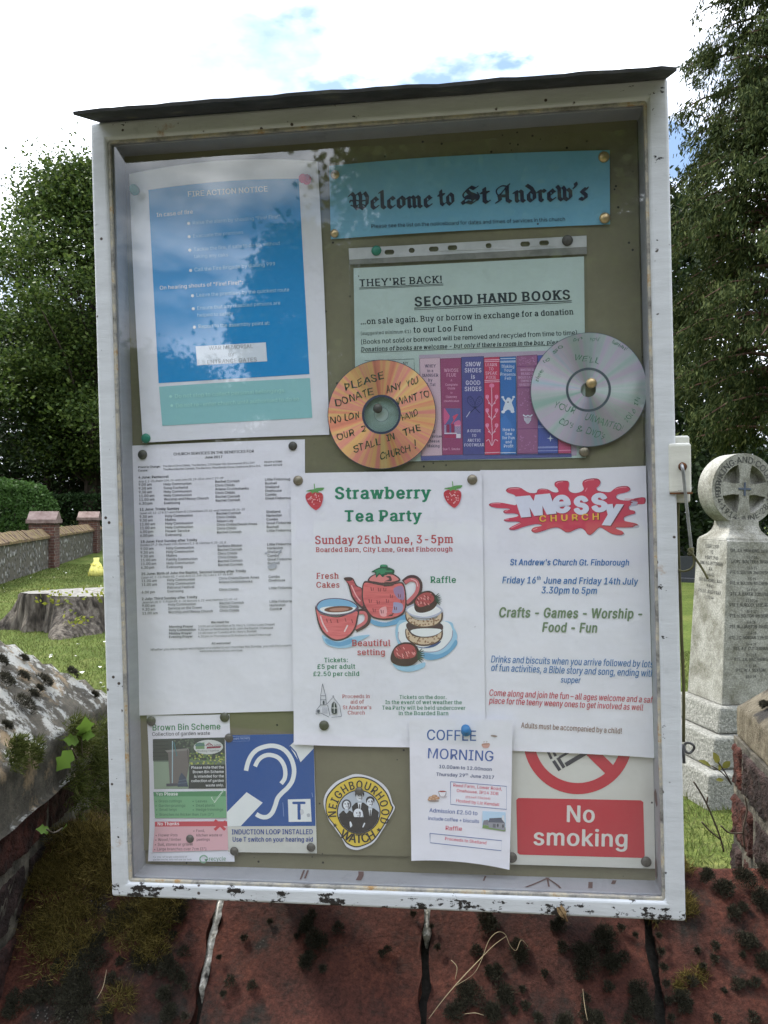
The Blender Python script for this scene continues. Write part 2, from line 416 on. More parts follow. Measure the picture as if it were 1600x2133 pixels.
p0, p1 = np.array([-7.6, 14.8]), np.array([-11.25, 33.0])
dv = p1 - p0; Lw = np.linalg.norm(dv); yaw = math.atan2(dv[1], dv[0])
root = empty('flint_wall', (p0[0], p0[1], 0), yaw); tag(root, 'long flint churchyard wall with sloping brick coping along the lawn', 'wall')
V, F = box_geo(0, Lw, -.17, .17, -.1, .80); mesh('wall', V, F, M_flint, root)
V, F = [], []
nseg = int(Lw / .24)
for i in range(nseg):
    a, c = i * Lw / nseg, (i + 1) * Lw / nseg - .012; j = rnd.uniform(-.012, .012)
    k = len(V)
    V += [(a, -.22, .80), (a, -.22, .86 + j), (a, 0, 1.06 + j), (a, .22, .86 + j), (a, .22, .80),
          (c, -.22, .80), (c, -.22, .86 + j), (c, 0, 1.06 + j), (c, .22, .86 + j), (c, .22, .80)]
    F += [(k, k + 1, k + 2, k + 3, k + 4), (k + 9, k + 8, k + 7, k + 6, k + 5)] + [(k + i_, k + i_ + 5, k + (i_ + 1) % 5 + 5, k + (i_ + 1) % 5) for i_ in range(5)]
mesh('coping', V, F, M_coping, root)
def far_pier(dist, label):
    c = p0 + dv / Lw * dist
    r_ = empty('wall_pier', (c[0], c[1], 0), yaw); tag(r_, label, 'pier', 'brick piers of the flint wall')
    V, F = box_geo(-.36, .36, -.33, .33, -.1, 1.20); bevel(mesh('shaft', V, F, M_brickfar, r_), .015)
    V, F = box_geo(-.42, .42, -.39, .39, 1.20, 1.30)
    k = len(V)
    V += [(-.40, -.37, 1.30), (.40, -.37, 1.30), (.40, .37, 1.30), (-.40, .37, 1.30), (-.04, -.37, 1.52), (.04, -.37, 1.52), (.04, .37, 1.52), (-.04, .37, 1.52)]
    F += [(k, k + 1, k + 5, k + 4), (k + 2, k + 3, k + 7, k + 6), (k + 1, k + 2, k + 6, k + 5), (k + 3, k, k + 4, k + 7), (k + 4, k + 5, k + 6, k + 7)]
    mesh('cap', V, F, M_capfar, r_)
far_pier(8.1, 'nearer brick pier with a ridged cap in the flint wall')
far_pier(16.4, 'farther brick pier of the flint wall, beside the white board frame')

# ------------------------------------------------------------------ tree stump, flowers
root = empty('tree_stump', (-4.0, 11.1, 0)); tag(root, 'wide weathered tree stump with flared roots on the lawn', 'stump')
n = 220; V, F = [], []
lob = [(rnd.uniform(0, 6.28), rnd.uniform(.2, .42), rnd.uniform(.10, .3)) for _ in range(7)] + [(-1.45, .55, .20), (-2.75, .38, .22), (-.7, .4, .2)]
lev = [(0, 1.0), (.06, .82), (.14, .55), (.24, .3), (.34, .14), (.42, .04), (.445, 0)]
for z, fl in lev:
    for k in range(n):
        a = 2 * math.pi * k / n
        r = .78 + .05 * math.sin(3 * a + 1) + .03 * math.sin(7 * a) + .020 * math.sin(23 * a + z * 5) + .012 * math.sin(41 * a - z * 4)
        dd_ = math.atan2(math.sin(a + 1.98), math.cos(a + 1.98)); r -= .17 * math.exp(-(dd_ / .13) ** 2)
        for (la, lr, lw_) in lob:
            dd_ = math.atan2(math.sin(a - la), math.cos(a - la)); r += lr * fl * math.exp(-(dd_ / lw_) ** 2)
        V.append((r * math.cos(a) * (1 - .02 * (z > .44)), r * math.sin(a) * .8, z + (.02 * math.sin(2 * a) if z > .3 else 0)))
for i in range(len(lev) - 1):
    for k in range(n): F.append((i * n + k, i * n + (k + 1) % n, (i + 1) * n + (k + 1) % n, (i + 1) * n + k))
M_stump = mat_noise('stump_bark', [(.35, (.022, .018, .014)), (.5, (.075, .062, .050)), (.62, (.15, .13, .105)), (.75, (.08, .05, .03))], 14, .95, 1.0, .05, 30, sc=(1, 1, .22))
M_cut = mat_noise('weathered_cut_wood', [(.35, (.09, .083, .072)), (.65, (.23, .22, .20))], 16, .9, .3, .01, 20)
mesh('bark', V, F, M_stump, root, True)
k = (len(lev) - 1) * n
V2 = [(x * .985, y * .985, z + .006) for x, y, z in V[k:]] ; V2.append((0, 0, .43))
mesh('cut_top', V2, [(i, (i + 1) % n, n) for i in range(n)], M_cut, root)
M_sprout = mat_leaf('yellow_green_leaf', [(.12, .15, .02), (.2, .22, .03), (.28, .28, .05)], .4)
C = np.concatenate([nrg.normal(0, .06, (40, 3)) * [1.6, 1, .8] + c for c in ((-.05, -.6, .47), (.45, -.6, .46), (.30, -.95, .2), (-.1, -.66, .40))])
quads('shoots', leafquads(C, .06), M_sprout, root)
root = empty('flower_bunch', (-6.78, 19.8, 0)); tag(root, 'small yellow bunch of flowers standing on the lawn beside the board frame', 'flowers')
V, F = lathe_geo([(.19, 0), (.16, .14), (.10, .28), (.06, .34), (.07, .42)], 14)
mesh('wrapping', V, F, mat_plain('yellow_wrap', (.75, .68, .2), .6), root, True)
C = nrg.normal(0, 1, (150, 3)); C /= np.linalg.norm(C, axis=1)[:, None]; C[:, 2] = np.abs(C[:, 2]); zz = nrg.uniform(0, .3, 150)
C = np.c_[C[:, 0] * (.2 - zz * .3), C[:, 1] * (.2 - zz * .3), zz]
quads('petals', leafquads(C, .06), mat_plain('yellow_petal', (.8, .72, .15), .7), root)

# ------------------------------------------------------------------ glyphs
# letter outlines as plain numbers: character code, advance, then per loop the corner count and x, y of each corner (capitals are 254 high)
FONT = [
[33,98,4,34,80,32,254,66,254,64,80,16,49,-2,40,-1,33,4,28,12,26,20,28,29,33,37,40,42,49,43,58,42,65,37,70,29,72,20,70,12,65,4,58,-1],
[34,160,4,39,159,35,254,68,254,64,159,4,96,159,93,254,125,254,122,159],
[35,220,4,121,0,163,254,188,254,147,0,4,5,70,9,96,200,96,196,70,4,32,0,73,254,99,254,57,0,4,20,158,24,184,215,184,211,158],
[36,223,4,101,-37,101,292,122,292,122,-37,74,112,-4,86,-2,64,5,46,15,32,30,23,48,19,68,52,68,55,55,62,44,71,35,83,29,97,26,112,25,128,26,143,30,155,37,165,46,171,57,173,70,171,81,166,89,158,96,148,102,136,107,122,111,92,120,64,130,43,145,30,163,26,186,29,206,37,224,51,238,69,249,90,256,114,258,137,256,158,249,175,238,189,224,197,208,200,189,169,189,163,206,151,219,134,227,112,229,97,228,84,224,73,218,64,209,59,199,58,188,60,176,65,167,74,160,85,154,96,150,106,147,132,140,144,136,156,132,168,126,179,119,189,110,197,99,202,85,204,69,201,50,193,32,180,17,162,5,139,-2],
[37,338,26,88,141,73,143,60,149,50,157,43,168,39,180,37,194,37,206,39,220,43,232,51,243,60,251,73,257,88,258,103,257,115,251,125,243,132,232,136,220,138,206,138,194,136,180,132,168,125,157,115,149,103,143,18,88,164,99,166,106,173,110,183,112,194,112,206,110,217,106,227,99,234,88,236,77,234,69,227,65,217,64,206,64,194,65,183,69,173,76,166,26,251,-5,236,-3,223,2,213,11,206,21,202,34,200,48,200,60,202,74,206,86,213,97,223,105,236,111,251,112,266,111,278,105,288,97,295,86,299,74,300,60,300,48,299,34,295,21,288,11,278,2,265,-3,18,251,17,262,20,269,26,273,36,274,48,274,60,273,71,269,81,262,88,251,90,240,88,232,81,228,71,226,60,226,48,228,36,232,26,239,20,4,66,0,241,254,270,254,95,0],
[38,224,92,98,-3,75,-1,55,6,39,17,27,31,20,48,17,67,19,82,24,95,32,106,42,117,55,128,70,139,108,168,113,172,118,176,123,181,127,187,130,194,131,202,129,214,123,223,113,228,101,230,92,229,84,227,77,222,73,216,69,208,68,199,69,190,73,182,78,173,84,164,92,153,102,142,219,0,182,0,86,116,61,146,51,159,44,172,39,185,38,199,40,215,45,229,55,241,67,249,82,255,100,257,118,255,133,249,145,241,154,230,160,217,162,202,161,191,158,181,152,171,146,162,137,154,128,146,77,109,64,98,55,87,50,77,48,66,50,54,55,44,62,35,72,29,83,25,96,23,111,25,126,30,139,37,151,48,160,61,168,76,173,93,174,112,204,112,202,90,198,72,192,57,185,46,179,38,173,31,166,23,153,12,136,3,117,-2],
[39,103,4,39,159,35,254,68,254,64,159],
[40,137,32,45,103,46,132,50,162,53,177,57,192,61,206,66,221,76,247,88,270,118,270,106,242,95,214,87,185,81,157,77,129,76,103,77,80,80,57,86,33,94,8,99,-5,105,-19,111,-33,118,-48,88,-48,78,-29,69,-11,62,8,56,27,51,46,47,66,45,84],
[41,137,32,19,-48,26,-33,32,-18,38,-4,43,9,51,34,57,58,60,81,61,103,60,129,56,157,50,185,41,214,31,242,19,270,48,270,60,247,71,221,76,206,80,192,83,177,86,162,91,132,92,103,91,84,89,65,86,46,81,27,74,8,67,-11,58,-30,48,-48],
[42,227,18,101,111,103,165,57,136,45,158,93,183,45,208,57,229,103,200,101,254,125,254,123,200,169,229,181,208,133,183,181,158,169,136,123,165,125,111],
[43,227,4,99,17,99,182,128,182,128,17,4,31,86,31,113,195,113,195,86],
[44,94,4,19,-60,34,36,68,36,42,-60],
[45,227,4,168,122,168,94,57,94,57,122],
[46,94,16,48,-2,39,-1,31,4,26,12,25,20,26,29,31,37,39,42,48,43,56,42,64,37,69,29,71,20,69,12,64,4,56,-1],
[47,125,4,117,266,36,-38,7,-38,89,266],
[48,227,32,113,-3,87,0,65,12,47,31,34,57,30,72,27,89,25,107,24,127,25,147,27,165,30,182,35,197,48,223,65,242,87,254,113,258,139,254,161,242,179,223,192,197,197,182,200,165,202,147,203,127,202,107,200,89,197,72,192,57,179,31,162,12,140,0,24,113,25,131,28,145,37,157,52,165,72,170,97,172,127,170,157,165,182,157,203,145,218,131,227,113,230,96,227,82,218,70,203,62,182,56,157,55,127,56,97,62,72,70,52,82,37,96,28],
[49,227,4,38,0,38,27,195,27,195,0,8,138,254,138,0,106,0,106,224,105,224,43,179,43,213,99,254],
[50,227,44,32,0,32,24,117,114,130,129,141,141,149,153,155,163,159,174,160,186,159,198,154,209,146,218,137,224,125,228,112,230,98,228,86,224,77,216,69,207,65,195,64,181,33,181,35,202,43,221,55,237,72,248,91,255,112,258,134,255,153,248,169,237,181,223,188,205,191,186,189,172,185,159,179,145,168,129,153,111,133,90,76,30,76,28,195,28,195,0],
[51,227,47,109,-3,87,-1,66,5,49,15,35,29,26,46,22,66,55,66,57,54,63,44,72,35,83,30,95,26,109,25,124,26,138,30,149,37,157,46,163,58,165,72,163,86,158,98,150,109,137,117,121,122,101,124,78,124,78,150,144,224,144,226,35,226,35,254,186,254,186,230,106,139,106,144,132,144,154,138,172,127,185,111,194,93,196,72,194,51,185,33,172,18,154,6,133,-1],
[52,227,8,20,53,20,79,123,254,155,254,54,83,54,81,207,81,207,53,6,141,0,141,61,141,73,141,159,171,159,171,0],
[53,227,54,111,-3,89,-1,70,6,54,16,41,30,33,47,30,65,61,65,64,54,69,44,77,36,87,30,98,26,111,25,125,27,138,32,149,41,157,52,162,66,164,81,162,97,157,111,148,122,137,131,124,137,109,138,96,137,84,134,73,129,64,123,34,126,48,254,183,254,183,226,75,226,67,151,68,151,77,157,89,162,101,166,115,167,131,165,147,160,161,153,172,143,182,130,189,116,194,99,195,82,193,58,184,38,171,21,154,8,134,-1],
[54,227,32,113,-3,91,-1,71,7,55,20,42,37,34,58,32,81,34,100,40,119,51,142,69,170,126,254,161,254,75,131,73,131,77,137,83,144,90,149,98,153,107,156,117,157,139,155,158,147,173,136,185,120,192,101,194,79,192,56,184,36,171,20,155,7,135,-1,24,113,24,127,26,139,31,149,40,157,51,162,64,164,79,162,94,157,107,149,118,139,126,127,131,113,133,99,131,87,126,77,118,69,107,64,94,62,79,64,64,69,51,77,40,87,31,99,26],
[55,227,8,48,0,162,224,162,226,31,226,31,254,195,254,195,224,82,0],
[56,227,46,113,-3,89,-1,68,6,50,17,37,31,29,48,26,68,28,83,33,98,40,110,51,121,63,128,76,132,76,133,59,141,46,154,38,171,35,190,38,209,45,225,57,239,73,249,92,256,113,258,134,256,153,249,169,239,181,225,188,209,191,190,188,171,180,154,167,141,150,133,150,132,164,128,176,121,186,110,194,98,199,83,200,68,198,48,189,31,176,17,158,6,137,-1,24,113,25,129,26,142,30,153,37,161,46,167,57,168,69,167,83,161,94,153,104,141,111,128,116,113,118,98,116,85,111,73,104,65,94,59,83,58,69,59,57,64,46,73,37,84,30,97,26,24,113,145,126,146,137,150,146,157,154,165,158,176,160,188,158,200,154,210,147,218,138,225,126,229,113,230,100,229,89,225,79,218,72,210,68,200,66,188,68,176,72,165,79,157,89,150,100,146],
[57,227,32,113,258,135,255,155,247,171,234,184,217,192,197,194,173,192,155,186,135,175,112,158,84,100,0,65,0,151,124,154,124,149,117,144,111,137,105,128,101,119,98,109,97,87,100,69,107,53,119,41,134,34,154,32,176,34,198,42,218,55,235,71,247,91,255,24,113,230,99,228,87,223,77,215,69,204,64,191,63,176,64,161,69,148,77,137,87,129,99,123,113,122,127,123,139,129,149,137,157,147,162,160,164,175,162,190,157,204,150,215,139,223,127,228],
[58,94,16,48,-2,39,-1,31,4,26,12,25,20,26,29,31,37,39,42,48,43,56,42,64,37,69,29,71,20,69,12,64,4,56,-1,16,48,135,39,137,31,142,26,149,25,158,26,167,31,174,39,179,48,181,56,179,64,174,69,167,71,158,69,149,64,142,56,137],
[59,94,4,19,-60,34,36,68,36,42,-60,16,52,135,43,137,36,142,31,149,29,158,31,167,36,174,43,179,52,181,61,179,68,174,73,167,75,158,73,149,68,142,61,137],
[60,227,10,33,89,33,110,194,192,194,158,71,100,72,102,72,97,71,99,194,40,194,8],
[61,227,4,36,122,36,151,191,151,191,122,4,36,48,36,77,191,77,191,48],
[62,227,10,193,89,32,8,32,40,155,99,154,97,154,102,155,100,32,158,32,192,193,110],
[63,179,48,66,76,66,80,67,100,71,115,76,126,84,135,93,142,104,149,115,157,123,167,129,178,131,192,129,203,125,213,119,220,110,226,100,230,89,231,78,230,69,226,60,221,53,213,48,202,46,189,14,189,17,209,24,226,36,240,51,250,69,256,89,258,110,256,127,249,142,239,153,226,160,209,162,191,160,172,153,156,142,142,127,130,117,124,110,118,104,111,100,103,98,93,97,79,97,76,16,82,-2,73,-1,66,4,61,12,59,20,61,29,66,37,73,42,82,43,91,42,98,37,103,29,105,20,103,12,98,4,91,-1],
[64,338,120,178,-68,159,-67,142,-65,126,-62,111,-57,84,-44,61,-26,43,-4,31,23,26,38,23,54,21,72,20,90,21,107,23,124,26,140,31,155,44,182,61,204,84,222,110,235,125,240,140,243,157,245,174,246,191,245,207,243,222,239,236,235,261,221,281,204,297,183,308,159,315,134,318,108,317,89,316,71,312,54,307,38,300,25,289,14,276,8,258,5,248,6,238,8,229,12,220,18,214,25,211,34,210,34,204,24,194,15,181,8,163,6,142,9,125,18,112,31,102,48,96,69,94,91,97,113,103,132,114,149,129,161,146,169,165,172,180,170,192,166,202,159,208,153,210,153,210,167,237,167,237,55,238,45,242,37,249,31,259,30,270,32,278,38,284,48,288,64,290,83,291,108,289,129,283,150,274,170,261,187,245,201,225,212,201,219,174,221,146,219,121,212,100,201,82,186,68,167,57,144,51,118,49,89,51,59,57,33,68,10,82,-8,101,-23,123,-34,149,-40,179,-43,192,-42,206,-40,218,-37,229,-34,238,-32,245,-29,252,-53,243,-57,232,-60,219,-63,205,-65,191,-67,24,165,32,180,34,191,39,200,47,206,59,210,74,211,92,210,111,206,124,199,134,190,141,179,145,165,146,152,144,141,139,133,130,126,119,122,107,121,92,122,77,125,63,131,50,139,41,151,35],
[65,240,16,8,0,101,254,138,254,231,0,198,0,144,151,138,167,132,186,125,210,116,239,123,239,114,209,106,185,100,166,95,151,43,0,4,55,71,55,99,185,99,185,71],
[66,228,28,30,0,30,254,121,254,145,252,164,245,180,235,190,221,197,205,199,187,198,172,193,160,187,150,178,143,168,137,157,133,157,131,170,129,182,123,192,114,201,102,207,86,209,68,207,50,200,33,189,20,172,9,151,2,123,0,13,62,29,122,29,148,31,165,40,175,53,178,68,176,81,171,92,163,102,153,109,140,114,124,115,62,115,13,62,143,119,143,132,144,144,148,154,155,162,163,166,174,168,186,165,202,156,214,141,223,120,226,62,226],
[67,255,70,134,-3,118,-2,103,1,88,6,75,12,63,21,52,32,43,44,35,58,28,73,24,90,21,108,20,127,21,146,24,165,28,181,35,197,43,210,52,223,63,233,75,242,88,249,103,254,118,257,134,258,152,256,170,252,186,245,201,236,214,224,224,209,232,193,236,174,204,174,200,186,195,197,187,206,179,214,169,220,158,224,146,227,134,228,111,225,92,216,75,202,62,182,54,157,52,127,54,97,63,72,75,53,92,38,112,29,134,26,146,27,158,30,169,34,179,40,187,48,195,57,200,68,204,80,236,80,232,62,224,45,214,31,201,19,187,9,170,2,153,-2],
[68,251,40,109,0,48,0,48,29,107,29,136,31,159,40,177,55,189,75,197,99,200,128,197,156,190,180,177,200,160,214,138,223,110,226,47,226,47,254,113,254,131,253,147,251,162,246,176,239,200,221,217,196,223,181,227,164,230,147,231,128,230,109,227,91,223,74,217,59,209,46,199,34,188,24,175,15,161,9,145,4,128,1,4,62,254,62,0,30,0,30,254],
[69,209,12,30,0,30,254,186,254,186,226,62,226,62,143,178,143,178,114,62,114,62,29,188,29,188,0],
[70,205,10,30,0,30,254,185,254,185,226,62,226,62,139,173,139,173,111,62,111,62,0],
[71,260,70,134,-3,118,-2,102,1,88,6,75,13,63,21,52,32,42,44,35,58,28,73,24,90,21,108,20,127,21,146,24,165,28,181,35,197,42,210,52,223,62,233,74,242,88,249,102,254,117,257,132,258,152,256,170,252,187,245,202,235,214,222,225,208,232,192,237,174,204,174,199,186,194,197,186,206,178,213,168,220,158,224,146,227,133,228,111,225,92,216,75,202,62,182,54,157,52,127,54,97,63,72,75,53,92,38,112,29,134,26,155,29,172,36,187,47,198,62,205,80,207,101,217,100,141,100,141,128,239,128,239,100,236,71,225,45,209,25,188,9,163,0],
[72,258,12,30,0,30,254,62,254,62,144,196,144,196,254,228,254,228,0,196,0,196,116,62,116,62,0],
[73,150,12,16,0,16,29,59,29,59,226,16,226,16,254,135,254,135,226,91,226,91,29,135,29,135,0],
[74,198,26,93,-3,62,2,38,16,28,27,22,40,18,56,17,73,17,86,49,86,49,73,52,52,61,37,75,28,93,25,110,28,124,37,133,52,136,73,136,254,168,254,168,73,167,56,163,40,156,27,147,16,123,2],
[75,233,12,52,73,52,108,61,119,70,131,78,141,87,152,96,162,106,172,182,254,224,254,116,138,114,138,7,30,0,30,254,62,254,62,167,62,112,62,97,62,0,4,186,0,94,130,114,155,224,0],
[76,196,6,30,0,30,254,62,254,62,29,181,29,181,0],
[77,314,53,30,0,30,254,76,254,139,94,141,87,144,79,150,61,153,52,156,42,158,33,161,24,154,24,159,41,165,61,168,70,171,79,174,87,176,94,238,254,284,254,284,0,252,0,252,145,252,163,252,174,253,184,253,207,253,229,256,229,253,217,249,205,241,181,237,171,234,161,231,152,228,145,171,0,143,0,85,145,83,152,80,160,72,181,69,192,65,204,60,216,56,229,59,229,60,208,60,186,61,164,61,154,61,145,61,0],
[78,262,33,30,0,30,254,68,254,172,91,176,84,181,75,187,65,194,53,200,41,207,27,202,27,201,41,200,54,200,67,200,79,199,97,199,254,232,254,232,0,193,0,101,145,95,155,89,165,82,177,74,191,54,226,60,227,61,192,62,177,62,164,62,153,62,145,62,0],
[79,267,48,133,-3,118,-2,103,1,88,6,75,12,63,21,52,32,43,44,35,58,28,73,24,90,21,108,20,127,21,146,24,165,28,181,35,197,43,210,52,223,63,233,75,242,88,249,103,254,118,257,133,258,149,257,164,254,179,249,192,242,204,233,215,223,224,210,232,197,238,181,243,165,246,146,247,127,246,108,243,90,238,73,232,58,224,44,215,32,204,21,192,12,179,6,164,1,149,-2,24,133,26,155,29,175,38,191,52,204,72,212,97,215,127,212,157,204,182,191,202,175,216,155,225,133,228,112,225,92,216,75,202,63,182,54,157,52,127,54,97,63,72,75,52,92,38,112,29],
[80,222,32,30,0,30,254,118,254,144,252,166,244,183,231,195,215,202,195,204,174,202,152,195,133,183,116,166,104,144,96,118,93,55,93,55,121,116,121,134,123,149,128,159,136,167,147,171,160,172,174,171,188,167,201,159,211,148,219,134,224,116,226,62,226,62,0],
[81,267,8,123,80,156,80,185,42,192,32,234,-24,200,-24,173,13,166,23,48,133,-3,118,-2,103,1,88,6,75,12,63,21,52,32,43,44,35,58,28,73,24,90,21,108,20,127,21,146,24,165,28,181,35,197,43,210,52,223,63,233,75,242,88,249,103,254,118,257,133,258,149,257,164,254,179,249,192,242,204,233,215,223,224,210,232,197,238,181,243,165,246,146,247,127,246,108,243,90,238,73,232,58,224,44,215,32,204,21,192,12,179,6,164,1,149,-2,24,133,26,155,29,175,38,191,52,204,72,212,97,215,127,212,157,204,182,191,202,175,216,155,225,133,228,112,225,92,216,75,202,63,182,54,157,52,127,54,97,63,72,75,52,92,38,112,29],
[82,224,32,30,0,30,254,118,254,145,252,167,244,183,232,195,217,202,198,205,176,202,154,195,136,183,120,166,109,145,101,118,99,48,99,48,128,117,128,135,129,149,133,160,141,167,150,171,162,173,176,171,190,167,202,159,212,149,220,134,224,116,226,62,226,62,0,4,177,0,115,115,151,115,214,0],
[83,223,74,112,-4,86,-2,64,5,46,15,32,30,23,48,19,68,52,68,55,55,62,44,71,35,83,29,97,26,112,25,128,26,143,30,155,37,165,46,171,57,173,70,171,81,166,89,158,96,148,102,136,107,122,111,92,120,64,130,43,145,30,163,26,186,29,206,37,224,51,238,69,249,90,256,114,258,137,256,158,249,175,238,189,224,197,208,200,189,169,189,163,206,151,219,134,227,112,229,97,228,84,224,73,218,64,209,59,199,58,188,60,176,65,167,74,160,85,154,96,150,106,147,132,140,144,136,156,132,168,126,179,119,189,110,197,99,202,85,204,69,201,50,193,32,180,17,162,5,139,-2],
[84,224,8,16,226,16,254,208,254,208,226,128,226,128,0,96,0,96,226],
[85,259,30,129,-4,101,-1,77,8,57,22,42,40,33,62,30,87,30,254,62,254,62,89,64,72,70,57,80,44,94,34,110,28,129,26,149,28,165,34,179,44,188,57,194,72,196,89,196,254,229,254,229,87,226,62,216,40,201,22,182,8,157,-1],
[86,240,16,102,0,8,254,42,254,96,103,101,88,108,69,115,45,124,15,117,15,126,45,133,69,140,88,145,103,197,254,231,254,139,0],
[87,343,47,78,0,8,254,41,254,82,98,85,85,88,73,91,60,93,47,96,33,98,20,95,20,97,33,100,47,103,60,106,73,109,85,112,98,153,254,190,254,231,98,234,85,237,73,240,60,243,47,246,33,249,20,244,20,247,33,249,47,252,60,255,73,261,98,302,254,335,254,265,0,228,0,184,161,180,178,176,196,172,215,168,237,175,237,171,216,167,197,164,179,159,161,115,0],
[88,237,40,9,0,109,142,109,118,15,254,52,254,89,200,96,190,102,181,107,172,112,164,116,156,122,146,116,146,121,156,126,164,131,172,136,181,142,190,149,200,187,254,223,254,129,119,129,143,228,0,191,0,146,65,140,74,134,83,129,90,125,98,120,106,115,116,122,116,117,106,113,98,108,91,103,83,97,74,91,65,46,0],
[89,236,18,102,0,102,104,8,254,46,254,96,172,104,159,111,146,118,132,125,115,112,115,119,132,126,146,133,159,140,172,191,254,228,254,134,104,134,0],
[90,219,28,21,0,21,23,137,193,145,204,153,215,162,227,170,238,174,227,158,227,143,226,127,226,111,226,20,226,20,254,198,254,198,231,84,64,76,52,67,40,58,28,49,17,45,27,61,28,76,28,92,28,107,29,200,29,200,0],
[91,137,8,51,-48,51,270,118,270,118,244,80,244,80,-22,118,-22,118,-48],
[92,125,4,89,-38,7,266,36,266,117,-38],
[93,137,8,18,-48,18,-22,57,-22,57,244,18,244,18,270,86,270,86,-48],
[94,163,4,77,232,86,232,86,219,77,219,8,13,139,65,246,99,246,150,139,120,139,80,224,83,224,44,139],
[95,159,4,159,0,159,-28,0,-28,0,0],
[96,110,4,57,214,24,265,58,265,82,214],
[97,195,58,80,-4,63,-3,47,2,34,11,24,22,17,37,15,54,17,69,22,80,29,90,39,97,50,102,63,105,76,108,89,110,105,112,117,113,126,115,133,117,136,121,138,127,138,128,137,139,133,148,128,156,120,161,110,164,98,165,85,164,75,161,66,156,59,150,54,144,50,137,20,146,29,161,39,173,52,182,66,188,82,191,97,192,108,192,119,190,131,186,143,180,153,172,161,160,167,145,168,126,168,0,138,0,138,26,136,26,132,19,126,12,118,6,108,1,95,-3,26,85,23,101,24,114,29,124,37,132,47,136,57,138,69,138,95,135,93,130,91,123,89,116,88,108,87,100,86,88,84,77,82,67,79,58,75,52,70,47,62,46,52,47,43,51,36,57,30,65,26,74,24],
[98,212,31,115,-4,99,-3,86,2,76,8,69,16,63,23,59,29,56,29,56,0,26,0,26,254,57,254,57,160,59,160,63,166,69,173,76,180,86,186,98,191,115,192,137,189,156,180,173,166,185,146,193,122,195,94,193,66,185,42,173,23,157,8,137,-1,24,110,23,126,26,140,33,150,44,158,58,163,75,164,95,163,114,158,131,150,145,140,156,126,163,110,165,94,163,81,156,70,145,62,131,58,114,56,95,58,75,63,58,70,43,81,32,94,26],
[99,198,58,104,-4,79,-1,58,8,41,23,28,43,20,66,17,94,20,122,28,146,41,165,58,180,79,189,104,192,117,191,130,189,142,184,153,178,162,170,170,161,176,150,181,138,151,131,149,138,145,145,141,150,135,155,128,159,121,162,113,164,104,165,86,162,73,155,62,144,54,129,50,112,48,94,50,75,54,59,62,44,73,33,86,26,104,23,113,24,121,26,129,29,135,33,141,38,146,44,149,51,152,59,181,51,177,39,171,28,163,19,153,11,142,4,130,0,117,-3],
[100,212,31,98,-4,75,-1,56,8,40,23,27,42,20,66,17,94,20,122,27,146,40,166,56,180,75,189,98,192,114,191,126,186,136,180,144,173,149,166,153,160,155,160,155,254,186,254,186,0,156,0,156,29,153,29,149,23,143,16,136,8,126,2,114,-3,24,102,23,118,26,132,32,142,43,150,58,154,75,156,95,154,114,150,131,142,145,132,156,118,163,102,165,86,163,72,156,62,145,54,131,50,114,48,95,50,75,54,58,62,44,73,33,86,26],
[101,202,57,106,-4,80,-1,58,8,41,23,28,42,20,66,17,93,20,121,28,145,40,165,58,180,78,189,103,192,118,191,133,187,147,180,160,170,170,157,179,141,184,121,186,97,186,85,37,85,37,110,169,110,155,101,153,119,149,134,141,147,131,157,118,163,103,165,87,163,73,157,62,147,54,135,50,121,48,105,48,89,50,69,55,53,64,40,76,31,90,25,106,23,117,24,127,26,135,31,143,36,149,44,153,53,182,45,177,32,168,20,156,10,141,2,125,-3],
[102,127,4,114,190,114,164,3,164,3,190,22,40,0,40,216,42,231,48,243,57,252,68,259,80,264,94,265,103,265,111,263,117,262,121,260,114,234,111,235,107,236,103,237,97,237,85,235,77,230,72,221,71,209,71,0],
[103,213,53,103,-75,84,-74,67,-70,53,-63,41,-55,32,-45,25,-35,51,-20,55,-26,61,-33,68,-39,77,-44,89,-48,103,-49,124,-46,141,-38,152,-23,156,-3,156,34,153,34,149,28,143,21,136,14,126,8,114,4,97,2,76,5,56,13,40,27,28,45,20,68,17,96,20,123,27,147,40,166,56,180,76,189,98,192,114,191,127,186,137,180,144,173,150,166,154,159,157,159,157,190,186,190,186,-4,183,-27,175,-45,162,-59,145,-68,125,-73,24,102,30,118,32,132,38,142,47,150,61,155,77,156,96,155,115,150,132,142,146,132,156,119,163,102,165,86,163,73,156,62,145,54,131,50,115,48,96,50,78,54,61,62,48,73,38,86,32],
[104,205,29,57,113,57,0,26,0,26,254,57,254,57,144,51,144,62,166,76,181,94,189,114,192,132,190,148,184,161,174,170,160,177,142,179,120,179,0,148,0,148,118,145,137,136,152,123,161,105,165,92,163,80,159,71,151,63,141,58,129],
[105,83,4,26,0,26,190,57,190,57,0,16,42,221,34,223,27,227,22,234,21,242,22,249,27,256,34,260,42,262,50,260,57,256,62,249,63,242,62,234,57,227,50,223],
[106,83,16,26,190,57,190,57,-15,55,-31,51,-45,43,-56,32,-65,19,-70,2,-71,-5,-71,-5,-43,1,-43,12,-42,20,-36,25,-27,26,-15,16,42,221,34,223,27,227,22,234,20,242,22,249,27,256,34,260,42,262,50,260,57,256,61,249,63,242,61,234,57,227,50,223],
[107,190,7,55,68,55,106,60,106,142,190,180,190,92,100,89,100,4,26,0,26,254,57,254,57,0,4,147,0,74,93,96,114,186,0],
[108,95,20,70,-1,50,2,37,10,29,24,26,42,26,254,57,254,57,49,58,38,60,31,65,27,73,26,77,26,80,26,83,27,85,27,90,1,86,0,81,0,75,-1],
